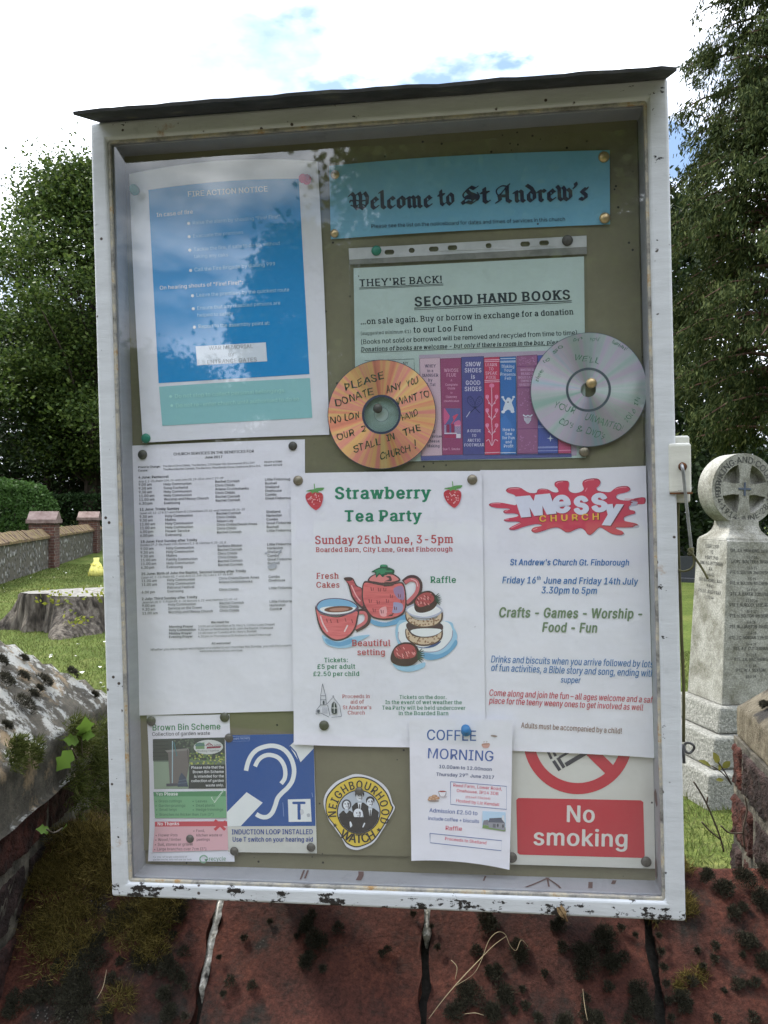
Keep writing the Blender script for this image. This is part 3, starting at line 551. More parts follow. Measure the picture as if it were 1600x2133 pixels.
[109,305,55,26,0,26,190,56,190,56,148,54,148,59,162,66,173,75,182,86,188,98,192,110,193,129,190,144,180,154,166,160,147,156,147,161,160,169,172,178,181,190,187,204,192,218,193,234,191,249,186,261,177,270,164,276,148,278,128,278,0,248,0,248,127,245,145,236,156,224,163,209,165,197,164,187,160,179,153,173,145,169,135,168,124,168,0,137,0,137,130,134,144,126,156,115,163,100,165,89,164,79,160,70,154,63,145,58,133,57,119,57,0],
[110,205,29,57,113,57,0,26,0,26,190,56,190,56,144,51,144,62,166,76,181,94,189,114,192,132,190,147,184,160,174,170,160,176,142,179,120,179,0,148,0,148,118,145,137,136,152,123,161,105,165,92,163,80,159,71,151,63,141,58,129],
[111,208,24,104,-4,79,-1,58,8,41,23,28,43,20,66,17,94,20,122,28,146,41,165,58,180,79,189,104,192,128,189,149,180,167,165,180,146,188,122,191,94,188,66,180,43,167,23,149,8,128,-1,24,104,23,121,26,135,33,146,44,154,59,158,75,160,94,158,112,154,129,146,144,135,155,121,162,104,165,86,162,73,155,62,144,54,129,50,112,48,94,50,75,54,59,62,44,73,33,86,26],
[112,212,31,26,-71,26,190,56,190,56,160,59,160,63,166,69,173,76,180,86,186,98,191,115,192,137,189,156,180,173,166,185,146,193,122,195,94,193,66,185,42,173,23,157,8,137,-1,115,-4,99,-3,86,2,76,8,69,16,63,23,59,29,57,29,57,-71,24,110,23,126,26,140,33,150,44,158,58,163,75,164,95,163,114,158,131,150,145,140,156,126,163,110,165,94,163,81,156,70,145,62,131,58,114,56,95,58,75,63,58,70,43,81,32,94,26],
[113,212,31,186,-71,155,-71,155,29,153,29,149,23,143,16,136,8,126,2,114,-3,98,-4,75,-1,56,8,40,23,27,42,20,66,17,94,20,122,27,146,40,166,56,180,75,189,98,192,114,191,126,186,136,180,144,173,149,166,153,160,156,160,156,190,186,190,24,102,23,118,26,132,32,142,43,150,58,154,75,156,95,154,114,150,131,142,145,132,156,118,163,102,165,86,163,72,156,62,145,54,131,50,114,48,95,50,75,54,58,62,44,73,33,86,26],
[114,130,24,26,0,26,190,56,190,56,160,58,160,65,173,76,184,90,190,107,192,110,192,115,192,122,192,122,161,119,162,115,162,109,163,103,163,91,161,80,157,70,151,63,142,58,131,57,118,57,0],
[115,182,60,91,-4,72,-3,56,2,42,9,31,19,23,32,18,47,47,53,53,40,62,30,75,25,91,23,108,25,122,31,131,40,134,51,132,60,127,68,118,74,106,78,75,85,52,93,36,104,27,119,23,137,26,152,33,166,43,177,58,185,74,190,94,192,112,191,127,186,140,179,149,170,157,158,162,145,134,139,129,149,121,158,110,164,94,166,78,164,65,158,57,150,54,139,56,129,62,122,72,116,86,111,115,105,137,97,153,86,162,71,166,53,163,37,156,24,145,12,130,3,112,-2],
[116,114,4,102,190,102,164,3,164,3,190,20,32,236,63,236,63,49,64,38,68,31,75,26,85,25,88,25,93,26,97,26,101,27,107,1,102,0,96,-1,90,-2,84,-2,62,1,46,11,36,26,32,46],
[117,205,29,91,-3,73,-1,57,5,44,15,35,29,28,47,26,69,26,190,57,190,57,72,60,52,68,37,82,28,100,25,113,27,125,31,134,38,142,48,146,61,148,76,148,190,179,190,179,0,149,0,149,46,154,46,143,23,129,8,111,0],
[118,195,16,81,0,9,190,42,190,83,78,88,60,93,43,98,27,103,10,92,10,97,27,101,43,106,60,112,78,152,190,186,190,113,0],
[119,284,41,69,0,11,190,44,190,67,107,72,89,77,68,82,46,88,21,82,21,88,45,93,67,98,88,103,107,126,190,158,190,181,107,186,88,191,68,196,45,201,21,196,21,201,45,206,68,212,88,217,107,240,190,272,190,215,0,184,0,159,86,152,112,149,126,145,140,138,169,145,169,138,140,135,126,131,112,128,99,124,86,99,0],
[120,189,32,10,0,86,109,86,86,14,190,50,190,74,153,82,139,90,127,97,115,104,103,88,103,95,115,101,127,108,139,117,153,141,190,176,190,104,84,104,107,179,0,143,0,115,43,107,56,100,68,93,80,86,91,102,91,95,80,89,68,82,56,74,43,46,0],
[121,195,34,24,-69,31,-43,36,-44,44,-45,52,-44,59,-42,65,-37,71,-29,75,-18,81,-1,9,190,42,190,83,78,88,60,93,43,98,27,103,10,92,10,97,27,101,43,106,60,112,78,153,190,186,190,102,-29,96,-43,88,-54,80,-62,70,-68,58,-71,46,-73,39,-72,32,-72,27,-70],
[122,190,12,21,0,21,23,127,160,127,161,24,161,24,190,166,190,166,165,63,30,63,28,169,28,169,0],
[123,137,28,15,110,15,126,33,128,44,135,50,146,52,164,52,203,53,219,55,233,60,244,67,254,76,261,87,266,101,269,118,270,118,244,100,242,88,234,82,221,80,202,80,153,80,144,78,136,74,128,68,122,60,117,48,113,33,110,28,118,-48,101,-47,87,-44,76,-39,67,-32,60,-23,55,-11,53,3,52,19,52,58,50,75,44,87,33,93,15,96,15,112,33,111,48,109,60,105,68,100,74,93,78,86,80,77,80,68,80,19,82,1,88,-12,100,-20,118,-23,4,15,95,15,126,45,126,45,95],
[124,115,4,71,336,71,-82,44,-82,44,336],
[125,137,28,122,110,103,110,88,113,77,117,68,122,63,128,59,136,57,144,56,153,56,202,54,221,48,234,37,241,18,244,18,270,35,269,49,266,61,261,70,254,76,244,81,233,83,219,84,203,84,164,86,146,93,135,104,128,122,126,28,18,-48,18,-23,37,-20,48,-12,54,1,56,19,56,68,57,77,59,86,63,93,68,100,77,105,88,109,103,111,122,112,122,96,104,93,93,87,86,75,84,58,84,19,83,3,81,-11,76,-23,70,-32,61,-39,49,-44,35,-47,4,122,96,91,95,91,126,122,126],
[126,227,38,26,75,28,94,33,109,41,120,51,127,63,132,76,133,88,132,99,128,110,121,123,110,131,104,137,99,143,97,149,96,159,98,166,104,171,113,172,126,200,126,199,107,193,93,185,81,175,74,163,70,151,68,138,70,127,74,116,81,103,91,95,98,89,102,83,104,77,105,68,103,60,98,56,89,54,75],
[163,212,40,18,20,18,28,31,30,40,37,45,48,46,62,43,179,44,201,51,220,62,235,78,248,97,255,120,258,138,256,155,250,169,240,181,227,189,211,194,193,164,188,159,205,150,218,137,227,120,229,105,228,93,223,84,215,77,205,74,193,73,180,77,64,76,53,73,44,68,37,61,32,54,28,46,24,38,22,31,21,24,21,14,18,0,18,28,151,28,157,29,162,32,164,36,165,43,165,53,194,53,194,45,191,26,183,11,170,3,150,0,4,18,114,18,140,156,140,156,114],
[8230,294,16,49,-2,40,-1,33,4,28,12,26,20,28,29,33,37,40,42,49,43,58,42,65,37,70,29,72,20,70,12,65,4,58,-1,16,147,-2,138,-1,131,4,126,12,124,20,126,29,131,37,138,42,147,43,156,42,163,37,168,29,170,20,168,12,163,4,156,-1,16,245,-2,236,-1,229,4,224,12,222,20,224,29,229,37,236,42,245,43,254,42,261,37,266,29,268,20,266,12,261,4,254,-1],
[8211,175,4,175,122,175,94,0,94,0,122],
[183,98,16,49,98,40,100,33,105,28,112,26,121,28,130,33,137,40,142,49,144,58,142,65,137,70,130,72,121,70,112,65,105,58,100]]
OUTL = {}
for row_ in FONT:
    q_ = row_[1:]; i = 1; loops_ = []
    while i < len(q_):
        n_ = q_[i]; loops_.append([(q_[i + 1 + 2 * k] / 349.4, q_[i + 2 + 2 * k] / 349.4) for k in range(n_)]); i += 1 + 2 * n_
    OUTL[chr(row_[0])] = (q_[0] / 349.4, loops_)
_gc = {}
OFF = {'r': 0.0, 'm': .013, 'b': .028, 'k': .048}
CAPH = None
def glyph(ch, st):
    """vertices (n,3; z is a layer number), faces, advance; style = weight letter plus optional 's' for slab serifs"""
    global CAPH
    key = (ch, st)
    if key in _gc: return _gc[key]
    off = OFF[st[0]]
    adv = (OUTL[ch][0] if ch != ' ' else .205) + off * 1.5
    if ch == ' ':
        r = (np.zeros((0, 3)), [], adv)
    else:
        lp = OUTL[ch][1]
        groups = [[l_] for l_ in lp if sum(p[0] * q_[1] - q_[0] * p[1] for p, q_ in zip(l_, l_[1:] + l_[:1])) < 0]
        for l_ in lp:
            if sum(p[0] * q_[1] - q_[0] * p[1] for p, q_ in zip(l_, l_[1:] + l_[:1])) >= 0:
                g_ = min(groups, key=lambda g_: 0 if min(p[0] for p in g_[0]) <= l_[0][0] <= max(p[0] for p in g_[0]) and min(p[1] for p in g_[0]) <= l_[0][1] <= max(p[1] for p in g_[0]) else 1); g_.append(l_)
        v, fs, edges = [], [], []
        for g_ in groups:
            fs += [tuple(i + len(v) for i in f) for f in tessellate_polygon([[Vector((p[0], p[1], 0)) for p in l_] for l_ in g_])]
            for l_ in g_:
                edges += [(len(v) + i, len(v) + (i + 1) % len(l_)) for i in range(len(l_))]; v += l_
        v = np.array(v)
        v3 = np.c_[v, np.zeros(len(v))]
        if off:                                     # heavier weights: the same shape printed again a little to each side
            base_v, base_f = v3.copy(), list(fs)
            for i_, (dx, dy) in enumerate(((-off, 0), (off, 0), (-off * .5, off * .4), (off * .5, -off * .4)) if off > .02 else ((-off, 0), (off, 0))):
                q_ = base_v + np.array([dx, dy, i_ + 1]); fs = fs + [tuple(i + len(v3) for i in f) for f in base_f]; v3 = np.r_[v3, q_]
            if off > .04:
                for i_, (dx, dy) in enumerate(((-off * .5, -off * .4), (off * .5, off * .4), (0, off * .5), (0, -off * .5))):
                    q_ = base_v + np.array([dx, dy, i_ + 5]); fs = fs + [tuple(i + len(v3) for i in f) for f in base_f]; v3 = np.r_[v3, q_]
        if 's' in st:
            xv, xf = [], []
            tops = [v[:, 1].max()]
            for i, j in edges:
                if abs(v[i, 1] - v[j, 1]) > .004: continue
                x0, x1 = sorted((v[i, 0], v[j, 0])); y = v[i, 1]; ln = x1 - x0
                if not (.05 < ln < .3): continue
                sr, th = (.035 if ch in 'vwxyVWXY' else .065) + off * 1.2, .055 + off * .5
                if abs(y + off * 0) < .05 and y < .06 and ch not in '.,:;!?\'"-+': q = (x0 - sr, x1 + sr, y, y + th)
                elif ch.isupper() and abs(y - tops[0]) < .02: q = (x0 - sr, x1 + sr, y - th, y)
                elif ch in 'bdhklijmnpruvwxy' and y > .4 and (abs(y - tops[0]) < .03 or abs(y - .55) < .07):
                    q = (x0 - sr, x1 + (sr if ch in 'vwxy' else 0), y - th, y)
                elif ch in 'pqy' and y < -.1: q = (x0 - sr, x1 + sr, y, y + th)
                else: continue
                b0 = len(v3) + len(xv)
                xv += [(q[0], q[2], 9), (q[1], q[2], 9), (q[1], q[3], 9), (q[0], q[3], 9)]; xf.append((b0, b0 + 1, b0 + 2, b0 + 3))
            if xv: v3 = np.r_[v3, np.array(xv)]; fs = fs + xf
            adv += .05
        r = (v3, fs, adv)
    _gc[key] = r
    return r
def layout(s, st, track=0.0, shear=0.0):
    V, F, x, n = [], [], 0.0, 0
    for ch in s:
        gv, gf, adv = glyph(ch, st)
        if len(gv):
            q = gv.copy(); q[:, 0] += x + q[:, 1] * shear; V.append(q)
            F += [tuple(i + n for i in f) for f in gf]; n += len(q)
        x += adv + track
    return (np.concatenate(V) if V else np.zeros((0, 3))), F, x - track

# ------------------------------------------------------------------ war memorial and headstones
m, t, b, l = newmat('grey_granite')
v = coords(t)
r1 = ramp(t, [(.3, (.13, .128, .113)), (.5, (.27, .265, .235)), (.68, (.42, .41, .365))]); l(noise(t, v, 120, 6, .75), r1.inputs[0])
r2 = ramp(t, [(.38, (.45, .44, .38)), (.58, (1, 1, 1))]); l(noise(t, v, 6, 8, .7), r2.inputs[0])
l(mixc(t, 1.0, r1.outputs[0], r2.outputs[0], 'MULTIPLY'), b.inputs['Base Color']); b.inputs['Roughness'].default_value = .85
bump(t, b, noise(t, v, 160, 5, .7), .35, .006); M_granite = m
m, t, b, l = newmat('rough_granite')
v = coords(t)
r1 = ramp(t, [(.3, (.10, .10, .088)), (.5, (.23, .228, .20)), (.68, (.44, .43, .385))]); l(noise(t, v, 70, 6, .8), r1.inputs[0])
l(r1.outputs[0], b.inputs['Base Color']); b.inputs['Roughness'].default_value = .9
bump(t, b, noise(t, v, 55, 6, .7), 1.0, .02); M_granrough = m
M_carve = mat_plain('lead_lettering', (.085, .085, .08), .8)
mem = empty('war_memorial', (1.90, 4.62, 0), R(11))
mem.rotation_euler = (0, R(1.6), R(11))
tag(mem, 'pale granite war memorial with a round wheel cross on a tapered shaft', 'memorial')
def frustum(s0, s1, z0, z1):
    a, c = s0 / 2, s1 / 2
    return ([(-a, -a, z0), (a, -a, z0), (a, a, z0), (-a, a, z0), (-c, -c, z1), (c, -c, z1), (c, c, z1), (-c, c, z1)],
            [(0, 3, 2, 1), (4, 5, 6, 7), (0, 1, 5, 4), (1, 2, 6, 5), (2, 3, 7, 6), (3, 0, 4, 7)])
for s0, s1, z0, z1 in ((.70, .68, -.1, .17), (.56, .54, .17, .335), (.44, .41, .335, .475)):
    V, F = frustum(s0, s1, z0, z1); bevel(mesh('step', V, F, M_granrough, mem), .018, 3)
V, F = frustum(.335, .292, .475, 1.345); bevel(mesh('shaft', V, F, [M_granite], mem), .006)
V, F = [], []
prof = [(.146, 1.345), (.14, 1.358), (.112, 1.378), (.095, 1.40), (.086, 1.425), (.083, 1.46)]
for r, z in prof: V += [(-r, -r * .92, z), (r, -r * .92, z), (r, r * .92, z), (-r, r * .92, z)]
for i in range(len(prof) - 1):
    for k in range(4): F.append((i * 4 + k, i * 4 + (k + 1) % 4, i * 4 + 4 + (k + 1) % 4, i * 4 + 4 + k))
F += [(0, 3, 2, 1), tuple(len(V) - 4 + k for k in range(4))]
mesh('neck', V, F, M_granite, mem)
# wheel head: ring with four sunk quadrants
Rr, zc, yf, yb = .195, 1.625, -.068, .068
outer = [(Rr * math.cos(2 * math.pi * k / 72), Rr * math.sin(2 * math.pi * k / 72)) for k in range(72)]
holes = []
for q in range(4):
    a0, a1 = math.pi / 2 * q + .30, math.pi / 2 * (q + 1) - .30
    pts = [(.137 * math.cos(a0 + (a1 - a0) * i / 8), .137 * math.sin(a0 + (a1 - a0) * i / 8)) for i in range(9)]
    am = (a0 + a1) / 2
    pts += [(.075 * math.cos(a1 - .10), .075 * math.sin(a1 - .10)), (.044 * math.cos(am), .044 * math.sin(am)), (.075 * math.cos(a0 + .10), .075 * math.sin(a0 + .10))]
    holes.append(pts)
loops = [[Vector((x, y, 0)) for x, y in outer]] + [[Vector((x, y, 0)) for x, y in h] for h in holes]
tri = tessellate_polygon(loops); flat = [p for lp in loops for p in lp]
V = [(p.x, yf, zc + p.y) for p in flat]; F = [tuple(f) for f in tri]
nb = len(V); V += [(p.x, yb, zc + p.y) for p in flat]; F.append(tuple(nb + k for k in range(72)))
for k in range(72): F.append((k, (k + 1) % 72, nb + (k + 1) % 72, nb + k))
o0 = 72
for h in holes:
    n_ = len(h)
    fl = len(V); V += [(x * .93 + .0, yf + .045, zc + y * .93) for x, y in h]; F.append(tuple(fl + k for k in range(n_)))
    for k in range(n_): F.append((o0 + k, o0 + (k + 1) % n_, fl + (k + 1) % n_, fl + k))
    o0 += n_
mesh('wheel_cross', V, F, M_granite, mem)
M_cross = mat_plain('blue_lead_cross', (.06, .075, .11), .6)
V, F = box_geo(-.036, .036, yf - .004, yf + .002, zc - .004, zc + .006); box_geo(-.0045, .0045, yf - .0055, yf + .001, zc - .036, zc + .036, V, F)
mesh('small_cross', V, F, M_cross, mem)
V, F = [], []
def ring_text(s, rad, amid, size, flip):
    w_ = sum(glyph(c, 'm')[2] for c in s) * size; a = amid + (-w_ / 2 / rad if flip else w_ / 2 / rad)
    for ch in s:
        gv, gf, adv = glyph(ch, 'm'); da = adv * size / rad
        ac = a + (da / 2 if flip else -da / 2)
        k = len(V)
        for x, y, z in gv:
            x = (x - adv / 2) * size; y = (y - .36) * size
            rr_ = rad + (-y if flip else y)
            px, pz = rr_ * math.cos(ac), rr_ * math.sin(ac)
            tx, tz = (-math.sin(ac), math.cos(ac)) if flip else (math.sin(ac), -math.cos(ac))
            V.append((px + tx * x, yf - .0012, zc + pz + tz * x))
        F.extend(tuple(k + i for i in f) for f in gf)
        a += da if flip else -da
ring_text('FOR·KING·AND·COUNTRY', .160, R(90), .047, False)
ring_text('AUG·4·1914·JUNE·28·1919', .160, R(-92), .044, True)
def face_text(lines, x0, x1, front):
    for s, z, hs in lines:
        tv, tf, wd = layout(s, 'm'); sc = hs / .72
        lean = (.335 - (z - .475) / .87 * .043) / 2 + .0012
        wmax = (x1 - x0) * .95
        sx = min(sc * .8, wmax / max(wd, .01)); k = len(V)
        for x, y, q in tv:
            xx = (x0 + x1) / 2 + (x - wd / 2) * sx; zz = z + y * sc
            ln2 = (.335 - (zz - .475) / .87 * .043) / 2 + .0012
            V.append((xx, -ln2, zz) if front else (-ln2, -xx, zz))
        F.extend(tuple(k + i for i in f) for f in tf)
names = ['CPL. A.R. HAMMOND  1st SUFF.', '12·7·15', 'L/CPL. WALTER J. BARKER', '21·8·15', 'PTE. G. BOLTON  2nd CHESHIRE', '3·5·15', 'PTE. H. BOLTON  8th CHESHIRE', '16·9·16',
         'PTE. A. BAKER  10th ESSEX', '13·10·16', 'PTE. E. BURDOCK  LEIC. REGT.', '31·7·17', 'PTE. H. BOLTON  5th DORSET', '6·4·18', 'PTE. W.J. RUSTON  7th SUFF.', '11·4·18',
         'PTE. J.C. MORGAN  11th SUFF.', '27·4·18', 'PTE. A.E. CUTTERHAM', '2·10·18', 'PTE. J.A. MATTHEWS', '3·11·18', 'PTE. W.A. SEXTON', '22·3·19']
mesh('lettering', V, F, M_carve, mem); V, F = [], []
face_text([(s, 1.285 - i * .0288 - (.004 if i % 2 else 0), .017 if i % 2 == 0 else .014) for i, s in enumerate(names)], -.135, .135, True)
mesh('lettering', V, F, M_carve, mem); V, F = [], []
face_text([(s, 1.30 - i * .031, .018) for i, s in enumerate(['3 SEPT 1939', 'TO', '9 SEPT 1945', 'GNR. P.G. PETTINGER', 'R.A.', '4·6·42', 'SGT. R.A. HOWELL  R.A.F.', '9·8·43', 'PTE. S.T. JOLLEY  R.A.F.', '1·11·44'])], -.11, .125, False)
mesh('lettering', V, F, M_carve, mem)

def headstone(name, x, y, w_, h_, dp, mat, label, shoulder, rz):
    r_ = empty(name, (x, y, 0), rz); tag(r_, label, 'headstone')
    P = [(-w_ / 2, -.1), (w_ / 2, -.1), (w_ / 2, h_ * .86)]
    if shoulder: P += [(w_ * .40, h_ * .86), (w_ * .36, h_ * .92)] + [(w_ * .36 * math.cos(a) , h_ * .92 + h_ * .08 * math.sin(a)) for a in (.5, 1.0, 1.57, 2.1, 2.6)] + [(-w_ * .36, h_ * .92), (-w_ * .40, h_ * .86)]
    P += [(-w_ / 2, h_ * .86)]
    k = len(P); V = [(a, -dp / 2, c) for a, c in P] + [(a, dp / 2, c) for a, c in P]
    F = [tuple(range(k)), tuple(range(2 * k - 1, k - 1, -1))] + [(i, k + i, k + (i + 1) % k, (i + 1) % k) for i in range(k)]
    mesh('slab', V, F, mat, r_)
    V, F = box_geo(-w_ * .62, w_ * .62, -.16, .16, -.05, .09); bevel(mesh('plinth', V, F, mat, r_), .01)
M_slate = mat_noise('grey_slate', [(.3, (.12, .13, .14)), (.7, (.2, .21, .22))], 5, .6, .1, .002)
M_black = mat_noise('black_granite', [(.3, (.035, .037, .042)), (.7, (.06, .062, .07))], 60, .35, .05, .001)
headstone('headstone', 8.35, 23.4, .72, .86, .12, M_slate, 'grey headstone with a curved shouldered top behind the memorial', True, R(-12))
headstone('headstone', 6.55, 18.0, .48, .64, .10, M_black, 'small dark square topped headstone in front of the grey one', False, R(-32))
r_ = empty('post', (8.85, 25.6, 0)); tag(r_, 'weathered grey timber posts standing behind the grey headstone', 'posts')
V, F = box_geo(-.13, -.03, -.05, .05, -.1, 1.75); bevel(mesh('upright', V, F, mat_noise('grey_timber', [(.3, (.10, .09, .08)), (.7, (.2, .19, .17))], 6, .9, .5, .01, 20, sc=(4, 4, .5)), r_), .006)
V, F = box_geo(.05, .15, -.05, .05, -.1, 1.7); bevel(mesh('upright', V, F, bpy.data.materials['grey_timber'], r_), .006)
V, F = box_geo(-.029, .049, -.03, .03, .5, .62); mesh('rail', V, F, bpy.data.materials['grey_timber'], r_)

# ------------------------------------------------------------------ boundary wall under the board: brick body, saddleback clay tiles, moss
WY = R(-6.0)                                       # the wall turns with the board
wall = empty('boundary_wall', (.06, 1.092, 0), WY); tag(wall, 'low brick wall with steep red clay coping tiles under the noticeboard', 'wall')
ZR, TS = 1.063, .966                               # ridge height, slope of the tiles
V, F = box_geo(-.60, .60, -.13, .13, -.1, .86); mesh('brickwork', V, F, M_brick, wall)
V, F = [(-.60, -.155, .86), (.60, -.155, .86), (.60, -.125, .918), (.60, 0, 1.040), (.60, .125, .918), (.60, .155, .86)], []
V += [(-.60, -.125, .918), (-.60, 0, 1.040), (-.60, .125, .918), (-.60, .155, .86)]
F = [(0, 1, 2, 6), (6, 2, 3, 7), (7, 3, 4, 8), (8, 4, 5, 9), (0, 6, 7, 8, 9), (1, 5, 4, 3, 2), (0, 9, 5, 1)]
M_core = mat_noise('dark_bedding_mortar', [(.3, (.012, .011, .010)), (.7, (.03, .027, .022))], 30, .95, .6, .01)
mesh('bedding', V, F, M_core, wall)
m, t, b, l = newmat('red_clay_tile')
v = coords(t)
r1 = ramp(t, [(.30, (.020, .013, .012)), (.44, (.070, .028, .021)), (.56, (.105, .038, .027)), (.72, (.19, .068, .044))]); l(noise(t, v, 7, 9, .7), r1.inputs[0])
dk = rmap(t, noise(t, v, 9, 9, .74), .49, .60)
wt = node(t, 'ShaderNodeTexVoronoi'); wt.inputs['Scale'].default_value = 260; l(v, wt.inputs['Vector'])
wm = node(t, 'ShaderNodeMath'); wm.operation = 'MULTIPLY'
l(ramp_out := rmap(t, wt.outputs['Distance'], .30, .16), wm.inputs[0]); l(rmap(t, noise(t, v, 9, 4), .60, .70), wm.inputs[1])
c1 = mixc(t, dk, r1.outputs[0], (.030, .026, .022))
c2 = mixc(t, wm.outputs[0], c1, (.42, .40, .36))
l(c2, b.inputs['Base Color']); b.inputs['Roughness'].default_value = .92; b.inputs['Specular IOR Level'].default_value = .2
gn_ = ramp(t, [(.34, (.35, .35, .35)), (.5, (1, 1, 1)), (.66, (1.7, 1.55, 1.5))]); l(noise(t, v, 170, 8, .85), gn_.inputs[0])
l(mixc(t, 1.0, c2, gn_.outputs[0], 'MULTIPLY'), b.inputs['Base Color'])
bump(t, b, noise(t, v, 120, 9, .8), 1.0, .010); M_tile = m
def vnoise(p, f, s=0):
    return (math.sin(p[0] * f + 1.3 + s) * math.cos(p[1] * f * 1.1 + 2.1 * s) + .5 * math.sin(p[0] * f * 2.3 + p[1] * f * 1.9 + s) + .25 * math.sin(p[0] * f * 5.1 - p[1] * f * 4.3)) / 1.75
def tile(x0, x1, seed, ndx):
    nx, ny = 22, 40
    V, F = [], []
    rs = random.Random(seed)
    def surf(s, a):
        # a in -1..1 from viewer-side eave over the ridge to the far eave
        d_ = abs(a) * .215
        yy = -d_ if a < 0 else d_
        rounding = .012 * math.exp(-(d_ / .03) ** 2)
        z = ZR - d_ * TS - rounding + .0065 * (1 - (2 * s - 1) ** 4) - .003
        x = x0 + (x1 - x0) * s
        z += .0028 * vnoise((x, yy), 60, seed) + .0015 * vnoise((x, yy), 170, seed + 2)
        if s < .001 or s > .999: x += .002 * vnoise((yy, s), 80, seed)
        return (x, yy, z)
    for j in range(ny + 1):
        for i in range(nx + 1): V.append(surf(i / nx, -1 + 2 * j / ny))
    for j in range(ny):
        for i in range(nx):
            a = j * (nx + 1) + i; F.append((a, a + 1, a + nx + 2, a + nx + 1))
    nb = len(V)
    V += [(x, y, z - .020) for x, y, z in V]
    for f in list(F): F.append(tuple(nb + i for i in f[::-1]))
    def side(idx):
        for a, c in zip(idx, idx[1:]): F.append((c, a, nb + a, nb + c))
    side([j * (nx + 1) for j in range(ny + 1)]); side([j * (nx + 1) + nx for j in range(ny + 1)][::-1])
    side(list(range(nx + 1))[::-1]); side([ny * (nx + 1) + i for i in range(nx + 1)])
    o = mesh('coping_tile', V, F, M_tile, wall, True)
    bevel(o, .003, 2)
GAPS = [-.263, 0.0, .265]
for i, (a, c) in enumerate(((-.545, -.2705), (-.2560, -.0075), (.0065, .2575), (.2720, .545))): tile(a, c, i + 1, i)
M_mort = mat_noise('white_mortar', [(.36, (.05, .046, .04)), (.46, (.42, .40, .35)), (.62, (.58, .56, .5))], 55, .95, 1.0, .008, 110)
def strip(x, y0, y1):
    V, F = [], []
    n = 16
    for i in range(n + 1):
        y = y0 + (y1 - y0) * i / n; z = ZR + y * TS - .008 + .002 * rnd.uniform(-1, 1); wv = .0048 + .0014 * rnd.uniform(-1, 1)
        V += [(x - wv, y, z), (x, y, z + .004), (x + wv, y, z), (x, y, z - .02)]
    for i in range(n):
        for k in range(4): F.append((i * 4 + k, i * 4 + 4 + k, i * 4 + 4 + (k + 1) % 4, i * 4 + (k + 1) % 4))
    F += [(0, 1, 2, 3), tuple(n * 4 + k for k in (3, 2, 1, 0))]
    mesh('joint_mortar', V, F, M_mort, wall)
strip(-.2640, -.125, -.02); strip(-.0005, -.072, -.015)

# moss on the tiles: cushions of fine points, stuff
wn_ = Matrix.Rotation(WY, 3, 'Z')
TP = Vector((.06, 1.092, ZR)); TN = (wn_ @ Vector((0, -TS, 1))).normalized()
def cushion(c, nrm, rad, n, h=.006, dome=.55, wd=.0016, lean=.5):
    nrm = np.array(nrm); a = np.cross(nrm, [0.1, .3, 1]); a /= np.linalg.norm(a); bb = np.cross(nrm, a)
    rr_ = rad * np.sqrt(nrg.uniform(0, 1, n)) * (1 + .15 * np.sin(nrg.uniform(0, 6.28, n)))
    th = nrg.uniform(0, 2 * math.pi, n)
    rr_ *= 1 + .18 * np.sin(th * 3 + rad * 900) + .1 * np.sin(th * 5 + rad * 2000)
    hh = rad * dome * np.sqrt(np.clip(1 - (rr_ / (rad * 1.2)) ** 2, 0, 1)) * nrg.uniform(.75, 1.0, n)
    P = np.array(c) + np.outer(rr_ * np.cos(th), a) + np.outer(rr_ * np.sin(th), bb) + np.outer(hh - .001, nrm)
    N = nrm + (np.outer(rr_ * np.cos(th), a) + np.outer(rr_ * np.sin(th), bb)) / rad * .8
    return blades(n, None, h, wd, lean, P, N)
cs = []
c3 = [(555,1200,45),(500,1230,40),(690,1195,45),(745,1215,30),(665,1270,28),(548,1298,22),(595,1300,18),(580,1395,40),(500,1405,17),(365,1390,60),(330,1470,70),(320,1540,75),(290,1600,70),(185,1530,50),(440,1620,35),(700,1430,45),(765,1365,25),(735,1460,30),(635,1440,17),(690,1540,35),(775,1510,18),(705,1620,35),(465,1475,25),(240,1430,28),(120,1560,40),(60,1600,40),(1280,1260,32),(1310,1310,45),(1275,1400,32),(1410,1268,25),(1125,1240,10),(960,1490,25),(1050,1505,20),(1345,1435,14),(1300,1210,20),(1590,1370,12),(770,1635,15),(930,1540,10),(300,1350,40),(400,1330,35),(455,1280,25)]
c4 = [(430,450,45),(385,560,25),(560,570,40),(465,660,30),(500,740,45),(370,750,55),(300,820,40),(450,820,40),(575,720,12),(670,655,14),(730,455,28),(745,545,22),(920,510,55),(850,600,60),(950,610,40),(1000,590,25),(935,710,22),(1060,720,40),(1075,790,45),(1040,800,25),(1240,760,40),(1380,540,18),(1285,690,22),(1470,700,25),(1500,520,40),(1550,690,18),(1580,600,35),(590,790,18),(820,660,25),(840,760,20),(640,840,20),(760,855,35),(870,850,40),(1020,855,25),(1540,840,25),(15,555,15),(1420,300,40),(1500,260,45),(1560,330,45),(1460,400,30),(1590,230,40),(1350,250,30)]
spots = [(x / 2, 1300 + y / 2, r / 2) for x, y, r in c3] + [(800 + x / 2, 1700 + y / 2, r / 2) for x, y, r in c4]
for k in range(14):
    p_ = wn_ @ Vector((.2745, -.03 - k * .0125, 0)); q_ = Vector((.06 + p_.x, 1.092 + p_.y, ZR - (.03 + k * .0125) * TS)); spots.append((CX + q_.x / q_.y * FPX, CY - (q_.z - EYE) / q_.y * FPX, rnd.uniform(4, 8)))
for k in range(28):
    spots.append((rnd.uniform(60, 1590), rnd.uniform(1900, 2125), rnd.uniform(3, 9)))
